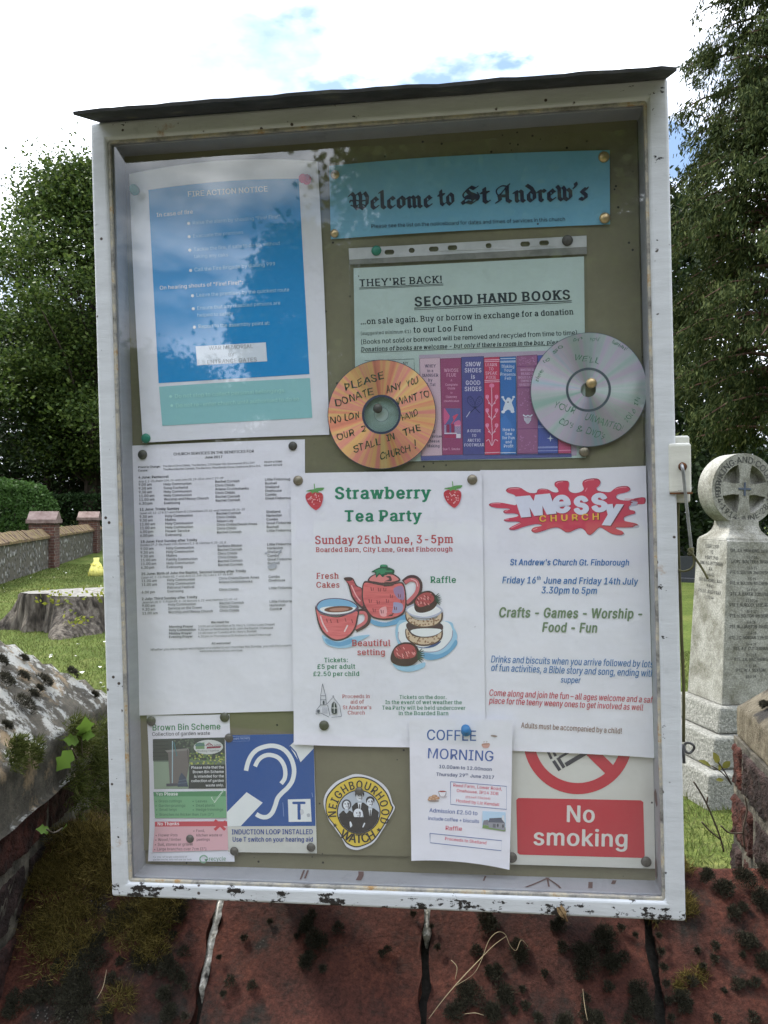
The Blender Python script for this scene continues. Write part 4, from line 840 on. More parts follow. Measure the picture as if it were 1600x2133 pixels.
for px, py, r in spots:
    p = on_plane(px, py, TP + TN * .004, TN); rad = r * p.y / FPX
    for q in range(1 if r < 14 else 3):
        k = .62 if r >= 14 else 1.0
        off = Vector((rnd.gauss(0, 1), 0, 0)) * rad * .45 * (q > 0) + Vector((0, -.7, -.7)) * rnd.gauss(0, 1) * rad * .4 * (q > 0)
        cs.append(cushion(p + wn_ @ off, TN, rad * (k if q else .9), int(170 + 900 * (rad / .02) ** 1.3), .0036, .55, .0009))
tag(quads('moss', np.concatenate(cs), M_moss, k=3), kind='stuff')
# the golden mossy hummocks on the ridge, left and right of the board
cs = []
def ridge(x, up=0, dy=0):
    p = wn_ @ Vector((x, dy, 0)); return (.06 + p.x, 1.092 + p.y, ZR - abs(dy) * TS + up)
for k in range(80):
    s = rnd.uniform(-.505, -.325); dy = -abs(rnd.gauss(0, .055)); r = rnd.uniform(.016, .034)
    if dy < -.14: continue
    cs.append(cushion(ridge(s, -.002, dy), (0, -.5, .85), r, 520, .012, .5, .0009, .9))
for k in range(30):
    s = rnd.uniform(.25, .315); dy = rnd.uniform(-.05, .01); r = rnd.uniform(.008, .014)
    cs.append(cushion(ridge(s, -.003, dy), (0, -.4, .9), r, 330, .011, .4, .0009, .9))
for s, dy, r in ((.315, -.096, .010), (.300, -.100, .009), (.288, -.108, .008)): cs.append(cushion(ridge(s, 0, dy), (.3, -.6, .7), r, 300, .008, .4, .0009, .9))
tag(quads('golden_moss', np.concatenate(cs), M_mossgold, k=3), kind='stuff')

# ------------------------------------------------------------------ the two gate piers with pyramid caps
m, t, b, l = newmat('lichened_cap_stone')
v = coords(t)
base = ramp(t, [(.3, (.055, .050, .042)), (.5, (.12, .11, .09)), (.7, (.21, .185, .145))]); l(noise(t, v, 38, 9, .75), base.inputs[0])
oc = mixc(t, rmap(t, noise(t, v, 11, 8, .7), .53, .60), base.outputs[0], (.36, .27, .17))
sepn = t.nodes.new('ShaderNodeNewGeometry'); sx = t.nodes.new('ShaderNodeSeparateXYZ'); l(sepn.outputs['True Normal'], sx.inputs[0])
upm = rmap(t, sx.outputs[2], .35, .6)
wl = rmap(t, noise(t, v, 26, 12, .74), .505, .555)
mm = node(t, 'ShaderNodeMath'); mm.operation = 'MULTIPLY'; l(upm, mm.inputs[0]); l(wl, mm.inputs[1])
gr = mixc(t, 0.5, (.62, .62, .58), (.5, .48, .42))
l(mixc(t, mm.outputs[0], oc, (.50, .50, .47)), b.inputs['Base Color']); b.inputs['Roughness'].default_value = .95; b.inputs['Specular IOR Level'].default_value = .15
bump(t, b, noise(t, v, 90, 8, .8), 1.0, .016); M_cap = m
m, t, b, l = newmat('buff_cap_stone')
v = coords(t)
base = ramp(t, [(.3, (.09, .078, .055)), (.5, (.21, .18, .13)), (.7, (.33, .29, .21))]); l(noise(t, v, 45, 9, .75), base.inputs[0])
dk = rmap(t, noise(t, v, 16, 8, .7), .50, .60)
sepn = t.nodes.new('ShaderNodeNewGeometry'); sx = t.nodes.new('ShaderNodeSeparateXYZ'); l(sepn.outputs['True Normal'], sx.inputs[0])
mm = node(t, 'ShaderNodeMath'); mm.operation = 'MULTIPLY'; l(rmap(t, sx.outputs[2], .35, .6), mm.inputs[0]); l(dk, mm.inputs[1])
l(mixc(t, mm.outputs[0], base.outputs[0], (.07, .065, .06)), b.inputs['Base Color']); b.inputs['Roughness'].default_value = .95; b.inputs['Specular IOR Level'].default_value = .15
bump(t, b, noise(t, v, 100, 8, .8), 1.0, .014); M_capbuff = m
M_mortar = mat_noise('weathered_lime_mortar', [(.3, (.022, .020, .016)), (.5, (.065, .058, .046)), (.7, (.15, .135, .105))], 34, .95, .8, .008, 120)
M_bricks = [mat_noise('weathered_brick', [(.3, (.016, .010, .009)), (.47, tuple(q_ * .45 for q_ in c_)), (.62, c_), (.75, tuple(min(1, q_ * 1.9) for q_ in c_))], 38, .95, 1.0, .010, 150, detail=9) for c_ in ((.075, .026, .019), (.055, .024, .020), (.042, .025, .022))]
def pier(name, corner, yaw, side, sgn, zb, zt, rise, inset, mcap, label, back=0.0):
    """corner = inner far corner of the cap; the pier runs towards the viewer and away from the board (sgn)"""
    r_ = empty(name, (corner[0], corner[1], 0), yaw); tag(r_, label, 'pier')
    X = lambda a: a * sgn
    nn = 24; V, F = [], []
    def capz(u, v_): return zt + rise * (1 - max(abs(2 * u - 1), abs(2 * v_ - 1)))
    idx = {}
    for j in range(nn + 1):
        for i in range(nn + 1):
            u, v_ = i / nn, j / nn
            z = capz(u, v_) + .0035 * vnoise((u, v_), 19, 1) + .002 * vnoise((u, v_), 47, 3)
            V.append((X(u * side), -v_ * side, z))
    for j in range(nn):
        for i in range(nn):
            a = j * (nn + 1) + i; f = (a, a + nn + 1, a + nn + 2, a + 1); F.append(f if sgn > 0 else f[::-1])
    rim = [i for i in range(nn + 1)] + [j * (nn + 1) + nn for j in range(1, nn + 1)] + [nn * (nn + 1) + i for i in range(nn - 1, -1, -1)] + [j * (nn + 1) for j in range(nn - 1, 0, -1)]
    prev = rim
    for q in range(1, 7):
        z = zt + (zb - zt) * q / 6; cur = []
        for i in rim:
            x, y, _ = V[i]; cur.append(len(V)); V.append((x + .0022 * vnoise((y, z), 60, 2), y + .0022 * vnoise((x, z), 60, 4), z))
        for k in range(len(rim)):
            f = (prev[k], cur[k], cur[(k + 1) % len(rim)], prev[(k + 1) % len(rim)]); F.append(f[::-1] if sgn > 0 else f)
        prev = cur
    F.append(tuple(prev))
    bevel(mesh('cap_stone', V, F, mcap, r_, True), .006, 2)
    a, c = -inset, side + inset
    V, F, MI = [], [], []
    box_geo(min(X(a), X(c)), max(X(a), X(c)), -c, -a + back, -.1, zb, V, F); MI += [0] * 6
    rb = random.Random(int(abs(corner[0]) * 1000))
    z = zb - .006; rr_ = 0
    while z > .45:
        hgt = .070; off = 0 if rr_ % 2 else .5
        for face in (0, 1):
            wl_ = c - a + (back if face == 0 else 0)   # 0 = inner side, 1 = face towards the path
            xs = [-.0]; k = off * .11
            while k < wl_: xs.append(k); k += .115 if (rr_ % 2) else .225
            xs = [q_ for q_ in xs if q_ < wl_ - .03] + [wl_]
            for b0, b1 in zip(xs, xs[1:]):
                if b1 - b0 < .03: continue
                mi = 1 + rb.randrange(3); dep = .0035 + rb.uniform(-.003, .003); nu, nv = max(6, int((b1 - b0) / .006)), 11; base = len(V); sd = rb.uniform(0, 50)
                for j in range(nv + 1):
                    for i in range(nu + 1):
                        u, v_ = i / nu, j / nv; p_ = b0 + .0035 + (b1 - b0 - .007) * u; zz = z - hgt * v_
                        e_ = min(u, 1 - u) * (b1 - b0) / .012; f_ = min(v_, 1 - v_) * hgt / .012; rnd_ = min(1, e_) * .5 + min(1, f_) * .5
                        d_ = -.006 if (i in (0, nu) or j in (0, nv)) else dep * (.75 + .25 * rnd_) + .0030 * vnoise((p_ + sd, zz), 120, sd) + .0026 * vnoise((p_, zz + sd), 330, sd) - .004 * max(0, vnoise((p_ + 3, zz + sd), 70, sd + 1))
                        jx = .002 * vnoise((zz, p_), 90, sd)
                        V.append((X(a - d_), -a + back - p_ + jx, zz) if face == 0 else (X(a + p_ + jx), -c - d_, zz))
                for j in range(nv):
                    for i in range(nu):
                        q_ = base + j * (nu + 1) + i; f = (q_, q_ + 1, q_ + nu + 2, q_ + nu + 1)
                        F.append(f if (face == 0) == (sgn < 0) else f[::-1]); MI.append(mi)
        z -= .077; rr_ += 1
    o = mesh('brick_shaft', V, F, [M_mortar] + M_bricks, r_); o.data.polygons.foreach_set('material_index', MI); o.data.polygons.foreach_set('use_smooth', [m_ > 0 for m_ in MI])
    return r_
pier('gate_pier', (-.432, 1.36), R(0), .46, -1, 1.135, 1.20, .205, -.030, M_cap, 'brick pier left of the board under a lichen spotted pyramid cap', .10)
pier('gate_pier', (.545, 1.30), R(-9), .46, 1, 1.154, 1.203, .19, .003, M_capbuff, 'brick pier right of the board under a buff stone cap')

# moss and weeds on the piers
cs = []
for px, py, d_, r in ((50, 1372, 1.28, 8), (92, 1420, 1.27, 17), (48, 1408, 1.25, 11), (10, 1418, 1.22, 20), (48, 1468, 1.20, 25), (82, 1434, 1.24, 6), (150, 1401, 1.31, 12), (15, 1512, 1.15, 9), (3, 1376, 1.2, 12), (197, 1447, 1.34, 6), (70, 1446, 1.22, 9)):
    n_ = Vector((.66, 0, .75)); p = on_plane(px, py, (-.432, 1.2, 1.206), n_)
    cs.append(cushion(p, n_, r * p.y / FPX, 420, .005, .6, .0014))
for px, py, r in ((1597, 1470, 8), (1590, 1466, 6)):
    n_ = (Matrix.Rotation(R(-9), 3, 'Z') @ Vector((-.64, 0, .77))); p = on_plane(px, py, (.545, 1.3, 1.208), n_)
    cs.append(cushion(p, n_, r * p.y / FPX, 300, .005, .6, .0014))
tag(quads('cushion_moss', np.concatenate(cs), M_moss, k=3), kind='stuff')
cs = []
for k in range(55):
    px, py = rnd.uniform(150, 235), rnd.uniform(1515, 1700)
    if rnd.random() < (py - 1515) / 260: continue
    p = on_plane(px, py, (-.418, 1.3, 1.2), (1, 0, 0)); cs.append(cushion(p, (1, -.3, .3), .016, 160, .014, .5, .0014, .8))
for k in range(12):
    px, py = rnd.uniform(20, 80), rnd.uniform(1548, 1590); p = on_plane(px, py, (-.428, 1.3, 1.2), (1, 0, 0)); cs.append(cushion(p, (1, -.3, .5), .010, 160, .008, .5, .0014, .8))
tag(quads('green_moss', np.concatenate(cs), M_mossgreen, k=3), kind='stuff')

def leaf_geo(p, d, up, ln, wd, V, F, lobes=False):
    p, d, up = Vector(p), Vector(d).normalized(), Vector(up).normalized(); s = d.cross(up).normalized(); up = s.cross(d)
    out = [(0, 0), (.25, .42), (.45, .3), (.6, .5), (.75, .25), (1, 0)] if lobes else [(0, 0), (.3, .36), (.6, .4), (.85, .2), (1, 0)]
    k = len(V); n = len(out)
    for a, w_ in out: V.append(p + d * a * ln + s * w_ * wd + up * (.12 * ln * math.sin(a * 3)))
    for a, w_ in out[1:-1]: V.append(p + d * a * ln - s * w_ * wd + up * (.12 * ln * math.sin(a * 3)))
    for a, w_ in out[1:-1]: V.append(p + d * a * ln + up * (.12 * ln * math.sin(a * 3) - .06 * wd))
    m_ = n - 2; mid = lambda i: k + n + m_ + i
    F.append((k, mid(0), k + 1)); F.append((k, k + n, mid(0)))
    for i in range(m_ - 1):
        F.append((k + 1 + i, mid(i), mid(i + 1), k + 2 + i)); F.append((k + n + i, k + n + i + 1, mid(i + 1), mid(i)))
    F.append((k + m_, mid(m_ - 1), k + n - 1)); F.append((k + n + m_ - 1, k + n - 1, mid(m_ - 1)))
M_ivy = mat_leaf('ivy_leaf', [(.07, .13, .02), (.12, .2, .035)], .35, .45)
M_twig = mat_plain('brown_twig', (.06, .045, .03), .8)
M_twigleaf = mat_leaf('olive_sprig_leaf', [(.12, .13, .03), (.22, .2, .05)], .4, .5)
def sprig(name, base, stems, label, mleaf, lobes, rad=.0012, cat='weed'):
    r_ = empty(name, base); tag(r_, label, cat); base = Vector(base)
    V, F, LV, LF = [], [], [], []
    for pts, leaves in stems:
        P = [Vector(p) - base for p in pts]
        tube('stem', smooth_pts(P, 4), rad, M_twig, r_, 6)
        for (p, d_, up, ln, wd) in leaves:
            LV, LF = [], []; leaf_geo(Vector(p) - base, d_, up, ln, wd, LV, LF, lobes); mesh('leaf', LV, LF, mleaf, r_, True)
pl = lambda px, py: on_plane(px, py, (-.405, 1.3, 1.2), (1, 0, 0))
sprig('ivy_sprig', pl(170, 1565), [([pl(172, 1575), pl(170, 1550), pl(172, 1530)], [(pl(172, 1535), (.2, -.3, .8), (.6, -.7, .3), .034, .026), (pl(170, 1535), (.7, -.2, .1), (.2, -.8, .6), .022, .016), (pl(165, 1545), (-.6, -.4, .2), (.4, -.7, .5), .022, .018)]),
     ([pl(160, 1580), pl(150, 1560)], [(pl(150, 1562), (-.3, -.4, -.5), (.6, -.6, .4), .032, .024)]), ([pl(130, 1725), pl(112, 1735), pl(98, 1728)], [(pl(105, 1732), (-.5, -.3, .2), (.2, -.6, .8), .018, .014), (pl(132, 1728), (.3, -.3, .3), (.2, -.6, .8), .014, .012)])],
     'small bright green ivy sprig under the lichen spotted cap', M_ivy, True)
q = lambda px, py, d_=1.24: at(px, py, d_)
sprig('sapling_sprig', q(1521, 1630), [([q(1524, 1634), q(1505, 1610), q(1482, 1595)], [(q(1482, 1597), (-1, 0, .45), (0, -.6, .8), .022, .010), (q(1500, 1605), (-.2, -.2, .5), (.2, -.9, .3), .012, .008)]),
     ([q(1524, 1634), q(1510, 1608), q(1494, 1585)], [(q(1497, 1592), (-.4, 0, .9), (0, -1, .2), .020, .012), (q(1504, 1600), (.6, 0, .5), (0, -1, .3), .016, .012), (q(1508, 1625), (-1, 0, .0), (0, -.7, .7), .012, .008)])],
     'young sprig with yellowish leaves growing out of the right pier', M_twigleaf, False, .0009)
sprig('bare_twig', q(1508, 1774, 1.1), [([q(1508, 1774, 1.1), q(1497, 1735, 1.1), q(1470, 1670, 1.1), q(1445, 1628, 1.1)], []), ([q(1500, 1748, 1.1), q(1478, 1730, 1.1), q(1462, 1712, 1.1)], []), ([q(1472, 1676, 1.1), q(1474, 1660, 1.1)], []),
     ([q(1552, 1768, 1.1), q(1548, 1730, 1.1), q(1556, 1690, 1.1), q(1552, 1660, 1.1)], []), ([q(1549, 1735, 1.1), q(1520, 1735, 1.1), q(1502, 1720, 1.1)], [])],
     'thin bare twigs rising from the mossy ridge beside the right pier', M_twig, False, .0011, 'twig')
def straw(name, P, label, rad=.0009):
    pts = [on_plane(x, y, TP + TN * (.012 + h), TN) for x, y, h in P]
    c = pts[0].copy(); V, F = tube_geo(smooth_pts([p - c for p in pts], 5), [rad * .62 * (1 - .45 * abs(2 * i_ / (5 * (len(pts) - 1)) - 1)) for i_ in range(5 * (len(pts) - 1) + 1)], 6)
    return tag(mesh(name, V, F, M_straw, None, True, c), label, 'straw')
o = straw('dry_grass_stem', [(893, 2122, .0), (925, 2080, .006), (958, 2042, .01), (1000, 1998, .014), (1030, 1968, .016), (1055, 1950, .016)], 'long pale dry grass stem lying across the joint below the board')
straw('dry_grass_stem', [(948, 2054, .008), (985, 2030, .01), (1003, 2000, .016), (1018, 1960, .02), (1036, 1942, .02), (1052, 1946, .014), (1062, 1968, .01), (1075, 1980, .008), (1086, 1958, .01), (1100, 1972, .004)], 'curly pale dry grass stem on the tile below the insect', .0007)
straw('dry_grass_stem', [(948, 2040, .0), (952, 2015, .006), (940, 2000, .006)], 'short bent dry grass stem at the foot of the curly one', .0009)
straw('dry_grass_stem', [(1214, 2060, .004), (1218, 2095, .004), (1224, 2126, .003)], 'straight short dry stem on the third tile', .0006)
straw('dry_grass_stem', [(202, 2080, .004), (215, 2055, .004), (222, 2020, .003)], 'reddish dry stem lying on the mossy left tile', .0006)
straw('dry_grass_stem', [(968, 2112, .002), (990, 2110, .004), (1008, 2115, .002)], 'short pale stalk flat on the tile near the bottom', .0006)

# ------------------------------------------------------------------ the noticeboard
BU = Vector((.99182, -.12667, .01596)); BZ = Vector((-.12648, -.99189, -.01226)).normalized()   # right along the board, out of the board
BY = BZ.cross(BU).normalized(); BU = BY.cross(BZ).normalized()
BO = Vector((-.3223, .92, 1.9266))
BM = Matrix(((BU.x, BY.x, BZ.x, BO.x), (BU.y, BY.y, BZ.y, BO.y), (BU.z, BY.z, BZ.z, BO.z), (0, 0, 0, 1)))
BI = BM.inverted(); _o = BI @ Vector((0, 0, EYE)); _B3 = np.array(BI.to_3x3())
PIN = -.042                                        # face of the pin board, behind the frame's front
def bpt(px, py, z=PIN):
    """photo position -> x, y on the board plane at depth z (numpy arrays welcome)"""
    px, py = np.asarray(px, float), np.asarray(py, float)
    r = np.stack([(px - CX) / FPX, np.ones_like(px), -(py - CY) / FPX], -1) @ _B3.T
    t_ = (z - _o.z) / r[..., 2]
    return np.stack([_o.x + r[..., 0] * t_, _o.y + r[..., 1] * t_], -1)
board = empty('noticeboard', mw=BM); tag(board, 'weathered white glazed noticeboard with a dark metal roof', 'noticeboard')

def paint(name, base, chips=True):
    m, t, b, l = newmat(name)
    v = coords(t)
    c = ramp(t, [(.3, tuple(x * .82 for x in base)), (.65, base)]); l(noise(t, coords(t, 'Object', (3, 14, 3)), 5, 8, .7), c.inputs[0])
    out = c.outputs[0]
    st = rmap(t, noise(t, v, 26, 9, .75), .60, .78)
    out = mixc(t, st, out, tuple(x * .62 for x in base))
    if chips:
        sp = t.nodes.new('ShaderNodeSeparateXYZ'); l(v, sp.inputs[0])
        # wear grows towards the foot of the door, where water sits
        wr = node(t, 'ShaderNodeMapRange'); l(sp.outputs[1], wr.inputs[0])
        for k_, q_ in (('From Min', -.818), ('From Max', -.846), ('To Min', .0), ('To Max', .125)): wr.inputs[k_].default_value = q_
        ad = node(t, 'ShaderNodeMath'); ad.operation = 'ADD'
        l(noise(t, coords(t, 'Object', (1, 1.5, 1)), 36, 9, .72), ad.inputs[0]); l(wr.outputs[0], ad.inputs[1])
        for ax_, c_, w_ in ((0, .5985, .0035), (1, -.0150, .0030), (1, -.8395, .0030), (0, .0155, .003)):
            d0 = node(t, 'ShaderNodeMath'); d0.operation = 'SUBTRACT'; l(sp.outputs[ax_], d0.inputs[0]); d0.inputs[1].default_value = c_
            d1 = node(t, 'ShaderNodeMath'); d1.operation = 'ABSOLUTE'; l(d0.outputs[0], d1.inputs[0])
            d2 = node(t, 'ShaderNodeMapRange'); l(d1.outputs[0], d2.inputs[0])
            for k_, q_ in (('From Min', 0), ('From Max', w_), ('To Min', .045), ('To Max', 0)): d2.inputs[k_].default_value = q_
            d3 = node(t, 'ShaderNodeMath'); l(ad.outputs[0], d3.inputs[0]); l(d2.outputs[0], d3.inputs[1]); ad = d3
        chip = rmap(t, ad.outputs[0], .665, .671)
        rust = rmap(t, noise(t, v, 17, 7, .7), .64, .74)
        out = mixc(t, rust, out, (.32, .17, .07))
        out = mixc(t, chip, out, (.016, .013, .013))
        spk = node(t, 'ShaderNodeTexVoronoi'); spk.inputs['Scale'].default_value = 85; l(v, spk.inputs['Vector'])
        sm_ = node(t, 'ShaderNodeMath'); sm_.operation = 'MULTIPLY'; l(rmap(t, spk.outputs['Distance'], .17, .12), sm_.inputs[0]); l(rmap(t, noise(t, v, 31, 3), .55, .57), sm_.inputs[1])
        out = mixc(t, sm_.outputs[0], out, (.05, .035, .03))
    l(out, b.inputs['Base Color']); b.inputs['Roughness'].default_value = .5; b.inputs['Specular IOR Level'].default_value = .4
    bump(t, b, noise(t, coords(t, 'Object', (3, 14, 3)), 12, 8, .7), .3, .002)
    return m
M_frame = paint('chipped_white_paint', (.53, .545, .565))
M_case = paint('grey_case_paint', (.33, .34, .36), False)
m, t, b, l = newmat('rusty_edge'); v = coords(t)
r1 = ramp(t, [(.32, (.07, .062, .055)), (.48, (.27, .26, .235)), (.58, (.40, .36, .28)), (.66, (.30, .17, .06)), (.78, (.42, .3, .16))]); l(noise(t, v, 45, 8, .7), r1.inputs[0]); l(r1.outputs[0], b.inputs['Base Color'])
b.inputs['Roughness'].default_value = .8; M_rust = m

OUT = [tuple(bpt(x, y, 0)) for x, y in ((187, 255), (1392, 160), (1430, 1921), (232, 1868))]
INN = [tuple(bpt(x, y, 0)) for x, y in ((222, 291), (1348, 207), (1387, 1879), (266, 1839))]
def ring(name, outer, inner, z0, z1, mat, bv=.0):
    V = [(*p, z) for z in (z0, z1) for q_ in (outer, inner) for p in q_]
    F = []
    for k in range(4):
        j = (k + 1) % 4
        F += [(k, 4 + k, 4 + j, j), (8 + k, 8 + j, 12 + j, 12 + k), (k, j, 8 + j, 8 + k), (4 + k, 12 + k, 12 + j, 4 + j)]
    o = mesh(name, V, F, mat, board)
    if bv: bevel(o, bv, 3)
    return o
grow = lambda P, e: [(x + e * sx_, y + e * sy_) for (x, y), sx_, sy_ in zip(P, (-1, 1, 1, -1), (1, 1, -1, -1))]
ring('door_frame', OUT, INN, 0, -.0125, M_frame, .0035)
ring('glazing_bead', grow(INN, .001), grow(INN, -.0028), -.0030, -.0075, M_rust, .0008)
ring('case', grow(OUT, -.0018), grow(INN, -.0015), -.0140, -.062, M_case, .001)
m, t, b, l = newmat('olive_pin_board')
v = coords(t)
r1 = ramp(t, [(.3, (.138, .130, .074)), (.7, (.182, .172, .100))]); l(noise(t, v, 9, 8, .7), r1.inputs[0])
vo = node(t, 'ShaderNodeTexVoronoi'); vo.inputs['Scale'].default_value = 92; l(v, vo.inputs['Vector'])
mm = node(t, 'ShaderNodeMath'); mm.operation = 'MULTIPLY'; l(rmap(t, vo.outputs['Distance'], .13, .10), mm.inputs[0]); l(rmap(t, noise(t, v, 14, 3), .50, .54), mm.inputs[1])
l(mixc(t, mm.outputs[0], r1.outputs[0], (.012, .010, .008)), b.inputs['Base Color']); b.inputs['Roughness'].default_value = .8
bump(t, b, noise(t, v, 500, 3), .15, .001); M_olive = m
V, F = [], []
q4 = grow(INN, .004)
V = [(*p, z) for z in (-.0455, -.058) for p in q4]; F = [(3, 2, 1, 0), (4, 5, 6, 7)] + [(k, (k + 1) % 4, 4 + (k + 1) % 4, 4 + k) for k in range(4)]
mesh('backboard', V, F, M_olive, board)
q4 = [tuple(bpt(x, y, PIN)) for x, y in ((256, 318), (1327, 240), (1360, 1797), (283, 1772))]
V = [(*p, z) for z in (PIN, -.0453) for p in q4]; F = [(3, 2, 1, 0), (4, 5, 6, 7)] + [(k, (k + 1) % 4, 4 + (k + 1) % 4, 4 + k) for k in range(4)]
bevel(mesh('pin_board', V, F, M_olive, board), .001)
# stains on the case floor and sides
M_stain = mat_plain('purple_brown_stain', (.10, .05, .05), .6)
V, F = [], []
def fl(px, f):                                     # point on the case floor: x by photo column, f = 0 front .. 1 back
    x = bpt(px, 1870, -.03)[0]; return (x, INN[3][1] + (INN[2][1] - INN[3][1]) * (x - INN[3][0]) / (INN[2][0] - INN[3][0]) + .0022, -.015 - .029 * f)
for pts, w_ in (([(750, .2), (752, .6), (749, .95)], .003), ([(1095, .1), (1120, .5), (1145, .95)], .0016), ([(1140, .95), (1160, .4), (1166, .1)], .0012), ([(1142, .9), (1143, .2)], .001), ([(1228, .2), (1232, .7)], .0022), ([(1278, .6), (1284, .9)], .002), ([(632, .1), (630, .9)], .001), ([(640, .2), (638, .9)], .001), ([(1008, .5), (1012, .9)], .001)):
    P = smooth_pts([fl(*p) for p in pts], 4); k = len(V)
    for p in P: V += [(p[0] - w_, p[1], p[2]), (p[0] + w_, p[1], p[2])]
    F += [(k + 2 * i, k + 2 * i + 1, k + 2 * i + 3, k + 2 * i + 2) for i in range(len(P) - 1)]
    mesh('stain', V, F, M_stain, board); V, F = [], []
for py, h_, f0, f1 in ((1662, .009, .3, .9), (1815, .012, .6, .95)):
    x = INN[1][0] + (INN[2][0] - INN[1][0]) * .87 - .0006; y = bpt(1375, py, -.03)[1]; k = len(V)
    P = [(.0, -.5), (.3, -1), (.8, -.6), (1, .2), (.6, 1), (.2, .7)]
    V += [(x - .0012, y + b_ * h_, -.013 - .03 * (f0 + (f1 - f0) * a_)) for a_, b_ in P]; F.append(tuple(k + i for i in range(6)))
    mesh('stain', V, F, M_stain, board); V, F = [], []
# roof sheet
fl_, fr_ = bpt(152, 236, .055), bpt(1413, 142, .055)
nx = 40; V, F = [], []
for j, (z, dy) in enumerate(((.055, 0), (.0, .0165), (-.075, .039))):
    for i in range(nx + 1):
        s = i / nx; x = fl_[0] + (fr_[0] - fl_[0]) * s; y = fl_[1] + (fr_[1] - fl_[1]) * s + dy
        jit = .0012 * vnoise((s, z), 40) if j == 0 else 0
        V.append((x, y + .0010 * vnoise((s, 1), 9) + jit * .5, z + jit + (-.007 * max(0, (s - .975) / .025) if j == 0 else 0)))
for j in range(2):
    for i in range(nx): a = j * (nx + 1) + i; F.append((a, a + 1, a + nx + 2, a + nx + 1))
m_roof = mat_noise('dark_weathered_zinc', [(.3, (.020, .021, .022)), (.6, (.045, .046, .048)), (.75, (.10, .10, .07))], 30, .8, .4, .002, 120)
o = mesh('roof', V, F, m_roof, board)
sm = o.modifiers.new('thick', 'SOLIDIFY'); sm.thickness = .0032; sm.offset = 1
# two steel brackets that carry the case on the ridge of the wall
pm = mat_noise('dark_post_steel', [(.3, (.03, .03, .032)), (.7, (.07, .068, .065))], 20, .6, .2, .002)
for xx in (.12, .44):
    V, F = box_geo(xx, xx + .05, -.866, -.30, -.175, -.0625); bevel(mesh('bracket', V, F, pm, board), .003)
# glass
m = bpy.data.materials.new('dusty_glass'); m.use_nodes = True; t = m.node_tree; t.nodes.clear(); l = t.links.new
out = t.nodes.new('ShaderNodeOutputMaterial'); tr = t.nodes.new('ShaderNodeBsdfTransparent'); tr.inputs[0].default_value = (.95, .955, .965, 1)
gl = t.nodes.new('ShaderNodeBsdfGlossy'); gl.inputs['Roughness'].default_value = .022; gl.inputs['Color'].default_value = (1, 1, 1, 1)
m1 = t.nodes.new('ShaderNodeMixShader'); l(schlick(t, .095), m1.inputs[0]); l(tr.outputs[0], m1.inputs[1]); l(gl.outputs[0], m1.inputs[2])
df = t.nodes.new('ShaderNodeBsdfDiffuse'); df.inputs[0].default_value = (.55, .58, .6, 1)
v = coords(t, 'Object', (1, 1, 1)); v2 = coords(t, 'Object', (14, 1.6, 1))
mr = node(t, 'ShaderNodeMapRange'); l(noise(t, v, 4.5, 8, .7), mr.inputs[0])
for k_, q_ in (('From Min', .38), ('From Max', .75), ('To Min', .003), ('To Max', .05)): mr.inputs[k_].default_value = q_
mr2 = node(t, 'ShaderNodeMapRange'); l(noise(t, v2, 22, 6, .7), mr2.inputs[0])
for k_, q_ in (('From Min', .62), ('From Max', .80), ('To Min', .0), ('To Max', .06)): mr2.inputs[k_].default_value = q_
ad = node(t, 'ShaderNodeMath'); l(mr.outputs[0], ad.inputs[0]); l(mr2.outputs[0], ad.inputs[1])
m2 = t.nodes.new('ShaderNodeMixShader'); l(ad.outputs[0], m2.inputs[0]); l(m1.outputs[0], m2.inputs[1]); l(df.outputs[0], m2.inputs[2])
l(m2.outputs[0], out.inputs[0]); M_glass = m
q4 = grow(INN, .0015)
mesh('glass_pane', [(*p, -.0082) for p in q4], [(3, 2, 1, 0)], M_glass, board)
# hasp, hook, wires on the right side
M_hasp = paint('hasp_paint', (.56, .55, .49))
def bx(px, py, z=0): return Vector((*bpt(px, py, z), z))
def plate(name, px0, py0, px1, py1, z0, z1, mat, bv):
    a, c = bpt(px0, py0, z1), bpt(px1, py1, z1); V, F = box_geo(a[0], c[0], c[1], a[1], z0, z1)
    return bevel(mesh(name, V, F, mat, board), bv, 3)
plate('hasp_staple', 1394, 908, 1439, 1047, -.012, -.007, M_hasp, .004)
plate('hasp_plate', 1392, 923, 1442, 1028, -.0065, .0015, M_hasp, .003)
M_steel = mat_noise('dull_steel', [(.3, (.16, .165, .17)), (.7, (.34, .34, .34))], 60, .42, .1, .001, None, .8)
M_wire = mat_noise('greenish_wire', [(.3, (.05, .048, .022)), (.7, (.12, .11, .05))], 80, .55, .1, .001, None, .4)
M_rustdark = mat_noise('dark_rust', [(.3, (.03, .015, .01)), (.6, (.14, .055, .02)), (.75, (.26, .12, .04))], 120, .9, .4, .001)
c = bx(1422, 972, .0016); V, F = lathe_geo([(.0044, 0), (.0042, .0008), (.002, .0010)], 20)
mesh('hasp_hole', [(x + c.x, y + c.y, z + c.z) for x, y, z in V], F, M_rustdark, board, True)
plate('rust_seam', 1395, 1026, 1443, 1029, .0012, .0019, M_rustdark, .0003)
tube('hook_rod', smooth_pts([bx(1420, 968, .001), bx(1421, 972, .007), bx(1424, 990, .008), bx(1430, 1050, .007), bx(1436, 1105, .006), bx(1441, 1150, .005)], 6), .0016, M_steel, board, 10)
pts = [bx(1439 + 6 * math.cos(a * 1.9), 1142 + a * .75, .005 + .003 * math.sin(a * 1.9)) for a in range(0, 20)]
tube('wire_binding', smooth_pts(pts, 3), .0008, M_wire, board, 6)
tube('wire_hook', smooth_pts([bx(1441, 1152, .005), bx(1452, 1168, .006), bx(1464, 1186, .007), bx(1475, 1206, .009)], 5), .0012, M_wire, board)
